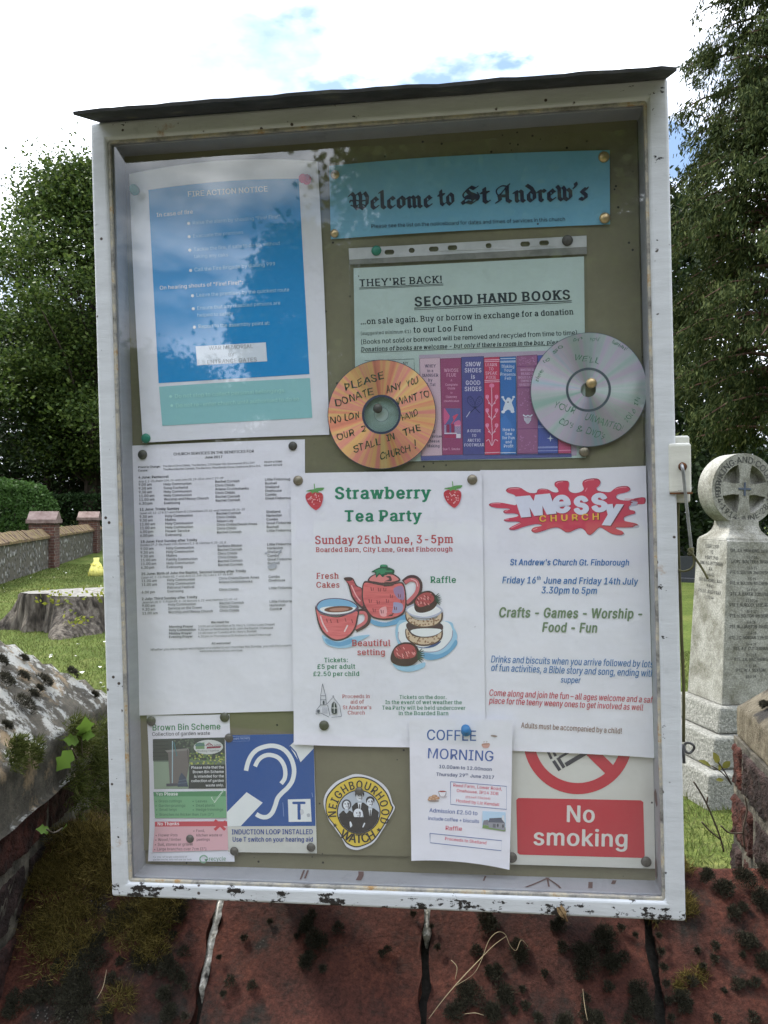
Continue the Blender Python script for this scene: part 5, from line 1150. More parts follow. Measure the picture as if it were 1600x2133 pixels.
tube('wire_loop', smooth_pts([bx(1412, 1186, -.004), bx(1424, 1190, .004), bx(1440, 1184, .007), bx(1446, 1170, .006), bx(1441, 1152, .005)], 6), .0011, M_wire, board)
tube('cable', smooth_pts([bx(1413, 1046, -.010), bx(1412, 1110, -.012), bx(1417, 1240, -.012), bx(1420, 1330, -.011), bx(1424, 1420, -.010), bx(1424, 1545, -.010)], 8), .0016, M_wire, board)
rc = bx(1436, 1558, -.006)
tube('eye_ring', [(rc.x + .0048 * math.cos(a), rc.y + .0052 * math.sin(a), rc.z + .002 * math.sin(a * 2)) for a in np.linspace(0, 6.1, 22)] , .0013, pm, board)
tube('eye_bolt', [bx(1422, 1552, -.022), bx(1424, 1566, -.014), bx(1425, 1590, -.010)], .0016, pm, board)

# ------------------------------------------------------------------ printing
INK = 1.2
m, t, b, l = newmat('printed_ink')
at_ = t.nodes.new('ShaderNodeAttribute'); at_.attribute_name = 'Col'
l(mixc(t, 1.0, at_.outputs['Color'], (1, 1, 1), 'MULTIPLY'), b.inputs['Base Color']); b.inputs['Roughness'].default_value = .65; b.inputs['Specular IOR Level'].default_value = .25
M_ink = m
def paper_mat(name, col, rough=.6, spec=.3):
    m, t, b, l = newmat(name); v = coords(t)
    r = ramp(t, [(.3, tuple(c * .955 for c in col)), (.7, col)]); l(noise(t, v, 22, 7, .6), r.inputs[0])
    vo = node(t, 'ShaderNodeTexVoronoi'); vo.inputs['Scale'].default_value = 60; l(v, vo.inputs['Vector'])
    mm = node(t, 'ShaderNodeMath'); mm.operation = 'MULTIPLY'; l(rmap(t, vo.outputs['Distance'], .075, .05), mm.inputs[0]); l(rmap(t, noise(t, v, 17, 3), .62, .64), mm.inputs[1])
    l(mixc(t, mm.outputs[0], r.outputs[0], (.05, .04, .035)), b.inputs['Base Color'])
    b.inputs['Roughness'].default_value = rough; b.inputs['Specular IOR Level'].default_value = spec
    bump(t, b, noise(t, v, 11, 4, .5), 1.0, .005)
    return m
def ink(c):
    q_ = [min(.9, v * INK) for v in lin(c)]; g_ = sum(q_) / 3; return tuple(v * .95 + g_ * .02 + .004 for v in q_)
def crop(ox, oy, s): return lambda x, y: (ox + x / s, oy + y / s)

class Notice:
    """a sheet whose outline is given by its corners in the photo; everything printed on it lies on the same curved surface"""
    def __init__(self, name, label, cat, corners, z, mat, lift=None, bulge=(0, 0, 0, 0), tf=None, outline=None, group=None, n=(14, 18), thick=0):
        self.tf = tf or (lambda x, y: (x, y))
        self.c = [np.array(self.tf(*p), float) for p in corners]; self.z0 = PIN + z
        bs = np.linalg.norm(np.array(self.tf(1, 0)) - np.array(self.tf(0, 0))); self.b = [v_ * bs for v_ in bulge]
        A = np.array(self.c); self.lo, self.hi = A.min(0), A.max(0)
        self.lift = lift or (lambda a, b_: 0 * a)
        self.lz = self.z0 + float(np.mean(self.lift(np.linspace(0, 1, 9), np.linspace(0, 1, 9)) + 0 * np.linspace(0, 1, 9)))
        cen = bpt(*A.mean(0), self.lz); self.org = np.array([cen[0], cen[1], self.z0])
        if outline is None:
            P = np.array([self.P(i / n[0], j / n[1]) for j in range(n[1] + 1) for i in range(n[0] + 1)])
            F = [(j * (n[0] + 1) + i, (j + 1) * (n[0] + 1) + i, (j + 1) * (n[0] + 1) + i + 1, j * (n[0] + 1) + i + 1) for j in range(n[1]) for i in range(n[0])]
        else:
            O = [np.array(self.tf(*p)) for p in outline]; tri = tessellate_polygon([[Vector((p[0], p[1], 0)) for p in O]])
            P = np.array(O); F = [tuple(f) for f in tri]; P, F = refine(P, F, 18); F = orient(P, F)
        self.o = mesh(name, self.to3(P, 0) - self.org, F, mat, None, True, None, BM @ Matrix.Translation(Vector(self.org)))
        if thick:
            sm = self.o.modifiers.new('thick', 'SOLIDIFY'); sm.thickness = thick; sm.offset = -1
        tag(self.o, label, cat, group)
        self.pics = {}; self.cur = None; self.k = 0
    def P(self, s, t):
        a, b_, c, d = self.c
        p = (a * (1 - s) + b_ * s) * (1 - t) + (d * (1 - s) + c * s) * t
        T, Rr_, B, L_ = self.b; f = 4 * s * (1 - s); g_ = 4 * t * (1 - t)
        return p + np.array([0, 1]) * (T * f * (1 - t) + B * f * t) + np.array([1, 0]) * (L_ * g_ * (1 - s) + Rr_ * g_ * s)
    def to3(self, P, layer):
        ab = (P - self.lo) / (self.hi - self.lo)
        z = self.z0 + self.lift(ab[:, 0], ab[:, 1]) + layer
        return np.c_[bpt(P[:, 0], P[:, 1], self.lz), z]
    def part(self, name): self.np = getattr(self, 'np', -1) + 1; self.cur = self.pics.setdefault(name, [[], [], [], 0]); return self
    def add(self, P, F, col, layer=None, sub=True):
        P = np.asarray(P, float); g_ = self.cur; self.k += 1
        if sub: P, F = refine(P, F, 22)
        F = orient(P, F)
        cols = [ink(col(*p)) if callable(col) else None for p in P] if callable(col) else [ink(col)] * len(P)
        lay = np.full(len(P), .00022 + self.np * .00012 + self.k * 2.5e-6) + (0 if layer is None else layer)
        base = g_[3]; g_[0].append(np.c_[P, lay]); g_[1].extend(tuple(base + i for i in f) for f in F); g_[2].extend(cols); g_[3] += len(P)
    def poly(self, pts, col, smooth=0, holes=()):
        lp = [[np.array(self.tf(*p)) for p in (smooth_pts(pts, smooth, True) if smooth else pts)]] + [[np.array(self.tf(*p)) for p in h] for h in holes]
        tri = tessellate_polygon([[Vector((p[0], p[1], 0)) for p in q_] for q_ in lp])
        self.add([p for q_ in lp for p in q_], [tuple(f) for f in tri], col)
    def blob(self, pts, col): self.poly(pts, col, 5)
    def rect(self, x0, y0, x1, y1, col, r=0, sk=(0, 0)):
        self.quad([(x0, y0), (x1, y0 + sk[0]), (x1, y1 + sk[0]), (x0, y1)], col)
    def quad(self, q4, col, n=(12, 12)):
        q4 = [np.array(self.tf(*p)) for p in q4]; d = max(np.linalg.norm(q4[0] - q4[1]), np.linalg.norm(q4[0] - q4[3]))
        nx = max(1, int(np.linalg.norm(q4[0] - q4[1]) / 16)); ny = max(1, int(np.linalg.norm(q4[0] - q4[3]) / 16))
        P = [(q4[0] * (1 - i / nx) + q4[1] * i / nx) * (1 - j / ny) + (q4[3] * (1 - i / nx) + q4[2] * i / nx) * j / ny for j in range(ny + 1) for i in range(nx + 1)]
        F = [(j * (nx + 1) + i, (j + 1) * (nx + 1) + i, (j + 1) * (nx + 1) + i + 1, j * (nx + 1) + i + 1) for j in range(ny) for i in range(nx)]
        self.add(P, F, col, None, False)
    def ell(self, cx, cy, rx, ry, col, rot=0, n=28):
        self.poly([(cx + rx * math.cos(a) * math.cos(rot) - ry * math.sin(a) * math.sin(rot), cy + rx * math.cos(a) * math.sin(rot) + ry * math.sin(a) * math.cos(rot)) for a in np.linspace(0, 2 * math.pi, n, endpoint=False)], col)
    def line(self, pts, w_, col, smooth=0, taper=None):
        P = [np.array(self.tf(*p)) for p in (smooth_pts(pts, smooth) if smooth else pts)]
        sc = np.linalg.norm(np.array(self.tf(1, 0)) - np.array(self.tf(0, 0))); V = []
        for i, p in enumerate(P):
            d = P[min(i + 1, len(P) - 1)] - P[max(i - 1, 0)]; d = d / (np.linalg.norm(d) + 1e-9); nn = np.array([-d[1], d[0]])
            ww = w_ * sc / 2 * (1 if taper is None else taper(i / (len(P) - 1))); V += [p + nn * ww, p - nn * ww]
        self.add(V, [(2 * i, 2 * i + 1, 2 * i + 3, 2 * i + 2) for i in range(len(P) - 1)], col, None, False)
    def text(self, s, x0, y0, x1, y1, col, st='r', hs=1.0, shear=0, h=None):
        """baseline from (x0,y0) to (x1,y1); the run is fitted to that length"""
        V, F, wd = layout(s, st, 0, shear)
        if not len(V): return
        a, c = np.array(self.tf(x0, y0)), np.array(self.tf(x1, y1)); e = c - a; Ln = np.linalg.norm(e); e = e / Ln; up = np.array([e[1], -e[0]])
        sx_ = Ln / wd; sy_ = sx_ * hs if h is None else h * np.linalg.norm(np.array(self.tf(1, 0)) - np.array(self.tf(0, 0))) / .727
        P = a + np.outer(V[:, 0] * sx_, e) + np.outer(V[:, 1] * sy_, up)
        self.k += 2
        self.add(P, F, col, V[:, 2] * 2e-6, False)
    def nat(self, s, x0, y0, h, ang, col, st='r', shear=0, cond=1.0):
        """natural width at cap height h from the left, ang in degrees up"""
        _, _, wd = layout(s, st); ln = wd * h / .727 * cond; a = R(ang)
        self.text(s, x0, y0, x0 + ln * math.cos(a), y0 - ln * math.sin(a), col, st, 1, shear, h)
    def done(self):
        for nm, (V, F, C, n) in self.pics.items():
            P = np.concatenate(V); v3 = self.to3(P[:, :2], P[:, 2]) - self.org
            o = mesh(nm, v3, F, M_ink, self.o)
            ca = o.data.color_attributes.new('Col', 'FLOAT_COLOR', 'POINT')
            ca.data.foreach_set('color', np.c_[np.array(C, np.float32), np.ones(len(C), np.float32)].reshape(-1))
def refine(P, F, lim):
    """split long edges so that flat shapes follow the curl of the sheet"""
    P = [np.array(p[:2], float) for p in P]; out = []; stack = []
    for f in F: stack += [(f[0], f[i], f[i + 1]) for i in range(1, len(f) - 1)]
    mids = {}
    while stack:
        a, b_, c = stack.pop()
        e = [(np.linalg.norm(P[a] - P[b_]), a, b_, c), (np.linalg.norm(P[b_] - P[c]), b_, c, a), (np.linalg.norm(P[c] - P[a]), c, a, b_)]
        ln, i, j, k = max(e)
        if ln < lim: out.append((a, b_, c)); continue
        key = (min(i, j), max(i, j))
        if key not in mids: mids[key] = len(P); P.append((P[i] + P[j]) / 2)
        m_ = mids[key]; stack += [(i, m_, k), (m_, j, k)]
    return np.array(P), out
def orient(P, F):
    """faces look out of the board (photo y runs down, so turn clockwise ones)"""
    out = []
    for f in F:
        a = sum(P[f[i]][0] * P[f[(i + 1) % len(f)]][1] - P[f[(i + 1) % len(f)]][0] * P[f[i]][1] for i in range(len(f)))
        out.append(tuple(f) if a < 0 else tuple(f)[::-1])
    return out
M_white = paper_mat('white_paper', (.82, .81, .865))
M_white2 = paper_mat('bright_white_paper', (.84, .83, .885), .55)
M_lamin = paper_mat('laminated_white', (.78, .78, .825), .3, .5)
M_blue = paper_mat('blue_card', (.17, .43, .60))
M_mint = paper_mat('mint_paper', (.53, .645, .60))
M_plas = paper_mat('cream_plastic_sign', (.66, .66, .60), .35, .5)

K = (38, 40, 48)
# ---- church services list
c3_ = crop(250, 900, 4.1026)
N = Notice('service_list', 'white typed list of June church services pinned at the left of the board', 'notice', [(58, 118), (1580, 62), (1590, 2380), (140, 2422)], .0006, M_white,
           lambda a, b: .0008 * np.abs(a - .5) + .006 * np.clip(b - .8, 0, 1), (-4, 0, -2, 0), c3_)
N.part('lettering')
G = (30, 32, 40)
N.text('CHURCH SERVICES IN THE BENEFICES FOR', 457, 200, 1147, 174, G, 'm'); N.text('June 2017', 725, 226, 878, 221, G, 'b')
N.text('Priest in Charge:', 155, 308, 347, 302, G, 'b'); N.text('The Revd Chris Childs, The Rectory, 135 Poplar Hill, Stowmarket IP14 2AY', 367, 300, 1153, 270, G); N.text('01449 673280', 1233, 263, 1387, 258, G, 'b')
N.text('Curate:', 155, 338, 242, 335, G, 'b'); N.text('The Revd Rachel Cornish, The Rectory, Woodlands Close, Onehouse IP14 3HL', 369, 328, 1205, 297, G); N.text('01449 257622', 1233, 292, 1389, 287, G, 'b')
cw = 11.2
def row(y, items):
    for s, x, dy in items:
        if s: N.nat(s, x, y + dy, 21, 1.6, G, 'm')
def block(head, hx, hy, hx1, hy1, ref, rx, ry, rx1, ry1, rows, y0, dy, xs, offs):
    N.text(head, hx, hy, hx1, hy1, G, 'b'); N.text(ref, rx, ry, rx1, ry1, G, 'r', 1, .2)
    for i, r in enumerate(rows): row(y0 + i * dy, [(s, x + i * 1.0, o_) for s, x, o_ in zip(r, xs, offs)])
HC, RC, CC = 'Holy Communion', 'Rachel Cornish', 'Chris Childs'
block('4 June: Pentecost', 158, 398, 417, 390, 'Acts 2, 1-21; Psalm 104, 26-end; John 20, 19-23 or John 7, 37-39', 158, 432, 883, 400,
      [('9.00 am', HC, RC, 'Little Finborough'), ('9.30 am', 'Sung Eucharist', CC, 'Buxhall'), ('9.30 am', HC, 'Arlene Cruickshanks', 'Shelland'), ('11.00 am', HC, CC, 'Onehouse'), ('11.00 am', 'Worship and Messy Church', RC, 'Combs'), ('6.30 pm', 'Evensong', RC, 'Great Finborough')],
      460, 32.2, (158, 372, 812, 1238), (0, -4, -26, -44))
block('11 June: Trinity Sunday', 168, 672, 509, 662, 'Isaiah 40, 12-17 & 27-end; Psalm 8; 2 Corinthians 13, 11-end; Matthew 28, 16-20', 168, 703, 1068, 668,
      [('9.30 am', HC, RC, 'Shelland'), ('9.30 am', 'Matins', CC, 'Harleston'), ('11.00 am', HC, 'Alison Lay', 'Combs'), ('11.00 am', HC, 'Chris Childs/Derek Ames', 'Great Finborough'), ('4.00 pm', 'Flower Service', CC, 'Buxhall'), ('6.00 pm', 'Evensong', RC, 'Little Finborough')],
      734, 32.2, (167, 385, 824, 1250), (0, -6, -28, -42))
block('18 June: First Sunday after Trinity', 176, 947, 662, 930, 'Exodus 19, 2-8a; Psalm 100; Romans 5, 1-8; Matthew 9, 35-10, 8', 176, 974, 905, 950,
      [('9.00 am', HC, 'Barbara Bilston', 'Little Finborough'), ('9.30 am', HC, RC, 'Harleston'), ('9.30 am', 'Matins', CC, 'Shelland'), ('11.00 am', 'Family Communion', CC, 'Combs'), ('11.00 am', HC, RC, 'Great Finborough'), ('6.30 pm', 'Evensong', RC, 'Buxhall')],
      1008, 32.2, (175, 395, 834, 1258), (0, -6, -24, -38))
block('25 June: Birth of John the Baptist, Second Sunday after Trinity', 183, 1222, 1080, 1195, 'Isaiah 40, 1-11; Psalm 85, 7-end; Acts 13, 14b-26; Luke 1, 57-66 & 80', 183, 1252, 964, 1222,
      [('11.00 am', HC, 'Chris Childs/Derek Ames', 'Combs'), ('11.00 am', HC, 'Arlene Cruickshanks', 'Onehouse'), ('', 'Patronal Festival', '', ''), ('6.00 pm', 'Evensong', CC, 'Little Finborough')],
      1282, 32.2, (184, 404, 845, 1270), (0, -8, -22, -36))
block('2 July: Third Sunday after Trinity', 188, 1436, 664, 1418, 'Jeremiah 28, 5-9; Psalm 89, 8-18; Romans 6, 12-end; Matthew 10, 40-42', 190, 1465, 1004, 1434,
      [('9.00 am', HC, RC, 'Little Finborough'), ('9.30 am', 'Service on the Green', CC, 'Harleston'), ('11.00 am', 'Worship and Messy Church', CC, 'Combs')], 1494, 32.2, (190, 412, 851, 1279), (0, -10, -22, -36))
N.text('We meet for', 780, 1634, 936, 1630, G, 'b')
for i, (a, b_, x1) in enumerate((('Morning Prayer', '10.00 am on Saturdays at St. Mary\'s, Combs (Lady Chapel)', 1327), ('Holy Communion', '9.30 am on Wednesday at St. John the Baptist, Onehouse', 1311), ('Midday Prayer', '12.00 noon on Tuesday at St. Mary\'s, Buxhall', 1170), ('Evening Prayer', '4.30 pm on Thursdays at St Andrew\'s, Great Finborough', 1296))):
    y = 1672 + i * 29; N.nat(a, 421, y, 19.5, 1.2, G, 'b'); N.text(b_, 669, y - 4, x1, y - 22, G)
N.text('All welcome!', 783, 1814, 947, 1810, G, 'b', 1, .2)
N.text('Whether you are a regular worshipper or a visitor to our churches this Sunday, you will find a warm', 262, 1868, 1468, 1830, G, 'r', 1, .2)
N.text('welcome at any of our services.', 681, 1880, 1054, 1872, G, 'r', 1, .2)
N.part('ink_smudge'); N.blob([(1268, 1142), (1330, 1128), (1338, 1155), (1300, 1170), (1270, 1168)], (170, 172, 182)); N.blob([(1242, 1030), (1262, 1028), (1258, 1044), (1240, 1042)], (165, 167, 177)); N.blob([(1368, 1010), (1385, 1005), (1360, 1052), (1352, 1050)], (165, 167, 177))
N.done()

# ---- fire action notice
c1_ = crop(240, 320, 3.4783)
N = Notice('fire_notice', 'laminated blue and green fire action notice at the top left of the board', 'notice', [(110, 155), (1465, 55), (1548, 2035), (200, 2095)], .0028, M_lamin,
           lambda a, b: .0045 * np.exp(-((1 - b) * 0 + (a) * 3.2)) * (1 - b) + .0014 * np.sin(a * 3 + b * 2), (-52, 8, -6, -6), c1_, n=(40, 50))
N.part('blue_panel')
def gridpanel(q4, col, bt=0):
    q_ = [np.array(p, float) for p in q4]; nx, ny = 40, 46
    P = []
    for j in range(ny + 1):
        for i in range(nx + 1):
            s, t_ = i / nx, j / ny; p = (q_[0] * (1 - s) + q_[1] * s) * (1 - t_) + (q_[3] * (1 - s) + q_[2] * s) * t_; p = p + np.array([0, bt * 4 * s * (1 - s) * (1 - t_)]); P.append(N.tf(*p))
    F = [(j * (nx + 1) + i, (j + 1) * (nx + 1) + i, (j + 1) * (nx + 1) + i + 1, j * (nx + 1) + i + 1) for j in range(ny) for i in range(nx)]
    N.add(P, F, col, None, False)
gridpanel([(247, 270), (1330, 182), (1405, 1595), (317, 1664)], (0, 130, 190), -22)
N.part('green_panel'); gridpanel([(320, 1690), (1408, 1624), (1425, 1912), (342, 1972)], (132, 182, 184), -4)
N.part('white_label'); N.quad([(585, 1397), (1090, 1366), (1100, 1503), (596, 1534)], (205, 212, 220))
N.part('lettering'); W = (225, 232, 238); W2 = (150, 195, 222)
N.text('FIRE ACTION NOTICE', 530, 318, 1110, 275, W, 'm'); N.text('In case of fire', 307, 465, 570, 438, W, 'm')
def bul(x, y, s, x1, y1, col=W2): N.ell(x, y, 11, 11, W); N.text(s, x + 27, y + 8, x1, y1, col, 'r')
bul(537, 510, 'Raise the alarm by shouting "Fire! Fire!"', 1200, 468); bul(541, 606, 'Evacuate the premises', 932, 582)
bul(545, 703, 'Tackle the fire, if safe to do so, without', 1196, 660); N.text('taking any risks', 575, 760, 823, 746, W2)
bul(551, 849, 'Call the Fire Brigade by dialling 999', 1163, 810, (165, 205, 228)); N.text('On hearing shouts of "Fire! Fire!":', 328, 990, 930, 946, W, 'm')
bul(564, 1032, 'Leave the premises by the quickest route', 1262, 996, (165, 205, 228)); bul(569, 1126, 'Ensure that any disabled persons are', 1198, 1092, (165, 205, 228)); N.text('helped to safety', 597, 1184, 858, 1170, (165, 205, 228))
bul(577, 1259, 'Report to the assembly point at:', 1122, 1238, (175, 210, 230))
gr_ = (148, 152, 158); N.text('WAR MEMORIAL', 680, 1424, 1000, 1408, gr_, 'm'); N.text('BY', 820, 1470, 866, 1467, gr_, 'm'); N.text('ENTRANCE GATES', 667, 1526, 1028, 1504, gr_, 'm')
gw = (160, 208, 200); N.ell(404, 1760, 10, 10, gw); N.text('Do not stop to collect personal belongings', 433, 1772, 1225, 1726, gw, 'm'); N.ell(412, 1826, 10, 10, gw); N.text('Do not re-enter church until authorised to do so', 440, 1840, 1333, 1788, gw, 'm')
N.done()

# ---- welcome banner with black letter writing
N = Notice('welcome_banner', 'blue card banner welcoming visitors in black letter writing at the top right', 'notice', [(686, 346), (1270, 313), (1271, 467), (689, 498)], .0022, M_blue,
           lambda a, b: .0006 * np.sin(a * 6) + .0012 * (1 - b), (-6, 0, -3, 0), n=(30, 12))
N.part('lettering')
th = R(38); NW = .30
BL = {'e': (.80, [[(.22, .75), (.22, .24), (.40, .08), (.66, .24)], [(.22, .72), (.44, .93), (.62, .72), (.26, .44)]]),
      'l': (.52, [[(.04, 1.34), (.22, 1.42), (.22, .22), (.42, .08)]]),
      'c': (.76, [[(.64, .76), (.44, .92), (.22, .74), (.22, .24), (.42, .08), (.64, .22)]]),
      'o': (.86, [[(.22, .76), (.22, .24), (.42, .08), (.66, .25), (.66, .76), (.44, .93), (.22, .76)]]),
      'm': (1.30, [[(.04, .80), (.22, .88), (.22, .18), (.34, .08)], [(.24, .74), (.46, .93), (.62, .80), (.62, .18), (.74, .08)], [(.64, .74), (.86, .93), (1.02, .80), (1.02, .18), (1.18, .08)]]),
      'n': (.92, [[(.04, .80), (.22, .88), (.22, .18), (.34, .08)], [(.24, .74), (.48, .93), (.64, .80), (.64, .18), (.80, .08)]]),
      't': (.60, [[(.26, 1.22), (.26, .22), (.42, .08), (.56, .18)], [(.06, .88), (.52, .90)]]),
      'd': (.88, [[(.22, .68), (.22, .24), (.42, .08), (.66, .25), (.66, .72), (.46, 1.1), (.10, 1.36)], [(.22, .66), (.44, .90), (.64, .72)]]),
      'r': (.66, [[(.04, .80), (.22, .88), (.22, .18), (.38, .08)], [(.24, .72), (.42, .92), (.60, .80)]]),
      'w': (1.28, [[(.06, 1.20), (.22, 1.0), (.22, .24), (.40, .08), (.62, .24)], [(.50, 1.12), (.62, .95), (.62, .24), (.84, .08), (1.06, .28), (1.06, .74), (.88, .95)]]),
      "'": (.40, [[(.18, 1.40), (.24, 1.22), (.08, 1.02)]]),
      's': (.74, [[(.66, .98), (.58, .84), (.40, .93), (.22, .74), (.56, .42), (.54, .18), (.36, .07), (.10, .18)]]),
      ' ': (.55, []),
      'W': (1.62, [[(.04, 1.16), (.22, 1.34), (.42, 1.12), (.44, .30), (.66, .08), (.92, .22)], [(.60, 1.22), (.82, 1.36), (.92, 1.1), (.90, .24), (1.12, .08), (1.42, .44), (1.46, 1.0), (1.26, 1.36), (1.06, 1.2)]]),
      'S': (1.32, [[(1.08, 1.34), (.92, 1.22), (.62, 1.36), (.38, 1.12), (.56, .86), (1.00, .66), (1.10, .34), (.74, .08), (.36, .20)], [(.30, .62), (.66, .56), (.84, .34), (.62, .2)], [(.38, .20), (.16, .06), (.06, .2), (.2, .34)]]),
      'A': (1.40, [[(1.04, 1.44), (.92, 1.30), (.92, .22), (1.16, .08)], [(.30, .66), (.38, .22), (.10, .08)], [(.36, .56), (.88, .58)]])}
THIN = {'W': [[(.10, .72), (.44, .80), (.90, .70), (1.44, .76)], [(.14, .38), (.44, .30), (.9, .44), (1.3, .32)], [(.44, 1.1), (.82, 1.34)], [(.05, .62), (.12, .78), (.3, .7)]],
        'S': [[(.38, 1.1), (.12, .80), (.20, .50), (.6, .42)], [(1.1, .3), (1.22, .6), (1.1, .9)]], 'A': [[(.94, 1.32), (.52, 1.36), (.12, 1.06), (.16, .72), (.32, .62)], [(.88, 1.28), (.42, .70)]], 'e': [[(.62, .72), (.74, .80)]]}
def nibrun(s, x0, y0, x1, y1, xh, col):
    wd = sum(BL[c][0] for c in s); a = np.array([x0, y0]); e = np.array([x1 - x0, y1 - y0], float); Ln = np.linalg.norm(e); e /= Ln; up = np.array([e[1], -e[0]]); sx_ = Ln / wd; x = 0
    for ch in s:
        for wt, ss in ((NW, BL[ch][1]), (.085, THIN.get(ch, []))):
            nv = np.array([math.cos(th), math.sin(th)]) * wt / 2; tv = np.array([-math.sin(th), math.cos(th)]) * .035
            for st in ss:
                st = smooth_pts(st, 4) if wt < .2 else [np.array(p) for p in st]
                for p, q_ in zip(st, st[1:]):
                    pts = [p + i * nv + j * tv for p in (p, q_) for i in (-1, 1) for j in (-1, 1)]
                    h_ = hull(pts); Q = [a + e * (x + v_[0]) * sx_ + up * v_[1] * xh for v_ in h_]
                    N.add(Q, [tuple(range(len(Q)))], col, None, False)
        x += BL[ch][0]
def hull(P):
    P = sorted(map(tuple, P)); 
    def half(P):
        h = []
        for p in P:
            while len(h) > 1 and (h[-1][0] - h[-2][0]) * (p[1] - h[-2][1]) - (h[-1][1] - h[-2][1]) * (p[0] - h[-2][0]) <= 0: h.pop()
            h.append(p)
        return h
    a, b_ = half(P), half(P[::-1]); return a[:-1] + b_[:-1]
nibrun('Welcome', 728, 438, 902, 433, 26, (30, 36, 62)); nibrun('to', 914, 430, 949, 427.5, 26, (30, 36, 62)); nibrun('St', 962, 426, 1020, 424, 26, (30, 36, 62)); nibrun("Andrew's", 1032, 423.5, 1226, 417, 26, (30, 36, 62))
N.text('Please see the list on the noticeboard for dates and times of services in this church', 773, 475.5, 1178, 459.5, (28, 40, 62))
N.done()

# ---- second hand books sheet in a punched pocket
c2_ = crop(660, 480, 2.2857)
N = Notice('book_sale_notice', 'pale green second hand books notice with painted book spines in a punched pocket', 'notice', [(175, 180), (1272, 124), (1282, 1082), (190, 1105)], .0008, M_mint, None, (0, 0, 0, 0), c2_)
N.part('lettering'); D = (34, 46, 54)
N.text("THEY'RE BACK!", 203, 268, 603, 249, D, 'bs'); N.line([(202, 274), (603, 255)], 3, D); N.line([(202, 280), (603, 261)], 2, D)
N.text('SECOND HAND BOOKS', 466, 362, 1214, 327, D, 'ks', 1.05); N.line([(464, 370), (1214, 335)], 4, D); N.line([(464, 378), (1214, 343)], 2.5, D)
N.text('…on sale again. Buy or borrow in exchange for a donation', 208, 448, 1225, 400, D, 'bs', 1.15); N.text('(suggested minimum £1)', 208, 498, 452, 488, D, 'rs', 1.1); N.text('to our Loo Fund', 461, 487, 744, 477, D, 'bs', 1.15)
N.text('(Books not sold or borrowed will be removed and recycled from time to time)', 208, 542, 1243, 497, D, 'm', 1.1)
N.text('Donations of books are welcome - but only if there is room in the box, please', 210, 577, 1180, 540, D, 'bs', 1.2, .18); N.line([(210, 582), (1180, 545)], 2, D)
N.line([(228, 620), (463, 612), (465, 668)], 1.6, D); N.text('NY', 410, 640, 437, 639, D, 'r')
N.part('book_picture')
cb = crop(870, 730, 6.4); N.tf = cb
N.quad([(20, 60), (2100, -10), (2120, 1400), (40, 1470)], (176, 160, 178)); N.quad([(40, 1400), (2050, 1375), (2055, 1420), (50, 1470)], (92, 96, 150))
def book(x0, x1, x2, x3, y0, y1, y2, y3, c, edge=None):
    N.quad([(x0, y0), (x1, y1), (x2, y2), (x3, y3)], lambda px, py: c)
    N.line([(x0, y0), (x3, y3)], 7, tuple(int(v * .7) for v in c)); N.line([(x1, y1), (x2, y2)], 7, tuple(int(v * .62) for v in c)); N.line([(x0, y0), (x1, y1)], 6, tuple(int(v * .75) for v in c)); N.line([(x3, y3), (x2, y2)], 6, tuple(int(v * .7) for v in c))
def ctext(s, cx, y, h, col, st='bs', cond=.8, ang=.6):
    _, _, wd = layout(s, st); ln = wd * h / .727 * cond; N.text(s, cx - ln / 2, y, cx + ln / 2, y - ln * math.tan(R(ang)), col, st, 1, 0, h)
book(28, 300, 330, 58, 108, 98, 1398, 1408, (205, 176, 188))
for s, y in (('WHEY', 228), ('in a', 290), ('MANGER', 352), ('by', 414), ('N. Tal', 476)): ctext(s, 172, y, 40, (44, 48, 84))
for s, y in (('of', 1102), ('improvised', 1164), ('cheese', 1228), ('Making', 1292)): ctext(s, 215, y, 38, (44, 48, 84))
book(302, 580, 605, 330, 112, 102, 1388, 1394, (150, 72, 112))
pk = (224, 170, 196)
for s, y, h in (('WHOSE', 288, 44), ('FLUE', 350, 44), ('A', 412, 26), ('Complete', 472, 30), ('Guide', 520, 30), ('to', 576, 26), ('Chimney', 634, 30), ('Identification', 688, 26), ('Sue T. Smoke', 1330, 30)): ctext(s, 452, y, h, pk, 'ms')
N.quad([(350, 772), (572, 772), (580, 1172), (358, 1172)], (98, 100, 152)); N.blob([(352, 775), (400, 830), (428, 880), (400, 940), (355, 985)], (206, 96, 140)); N.blob([(440, 985), (480, 930), (470, 880), (540, 850), (500, 920), (460, 985)], (206, 80, 110)); N.blob([(490, 960), (560, 930), (574, 1000), (500, 1010)], (206, 110, 150))
N.quad([(384, 985), (424, 985), (428, 1100), (388, 1100)], (150, 50, 90)); N.quad([(446, 980), (488, 980), (492, 1100), (450, 1100)], (150, 50, 90)); N.line([(355, 1105), (520, 1105)], 14, (222, 214, 226)); N.quad([(516, 1110), (574, 1110), (574, 1168), (516, 1168)], (222, 214, 226)); N.quad([(358, 1120), (512, 1115), (512, 1170), (358, 1170)], (168, 60, 96))
for y in range(1000, 1100, 14): N.line([(496, y), (574, y - 3)], 5, (225, 190, 205)); N.line([(356, y), (380, y)], 6, (225, 200, 210))
book(584, 880, 890, 608, 92, 80, 1386, 1394, (84, 84, 142))
for s, y in (('SNOW', 212), ('SHOES', 294), ('is', 376), ('GOOD', 460), ('SHOES', 542)): ctext(s, 742, y, 56, (212, 206, 228), 'bs', .78)
for s, y, h in (('A GUIDE', 1090, 36), ('TO', 1152, 36), ('ARCTIC', 1216, 36), ('FOOTWEAR', 1280, 38)): ctext(s, 755, y, h, (212, 206, 228))
nv_ = (40, 42, 82)
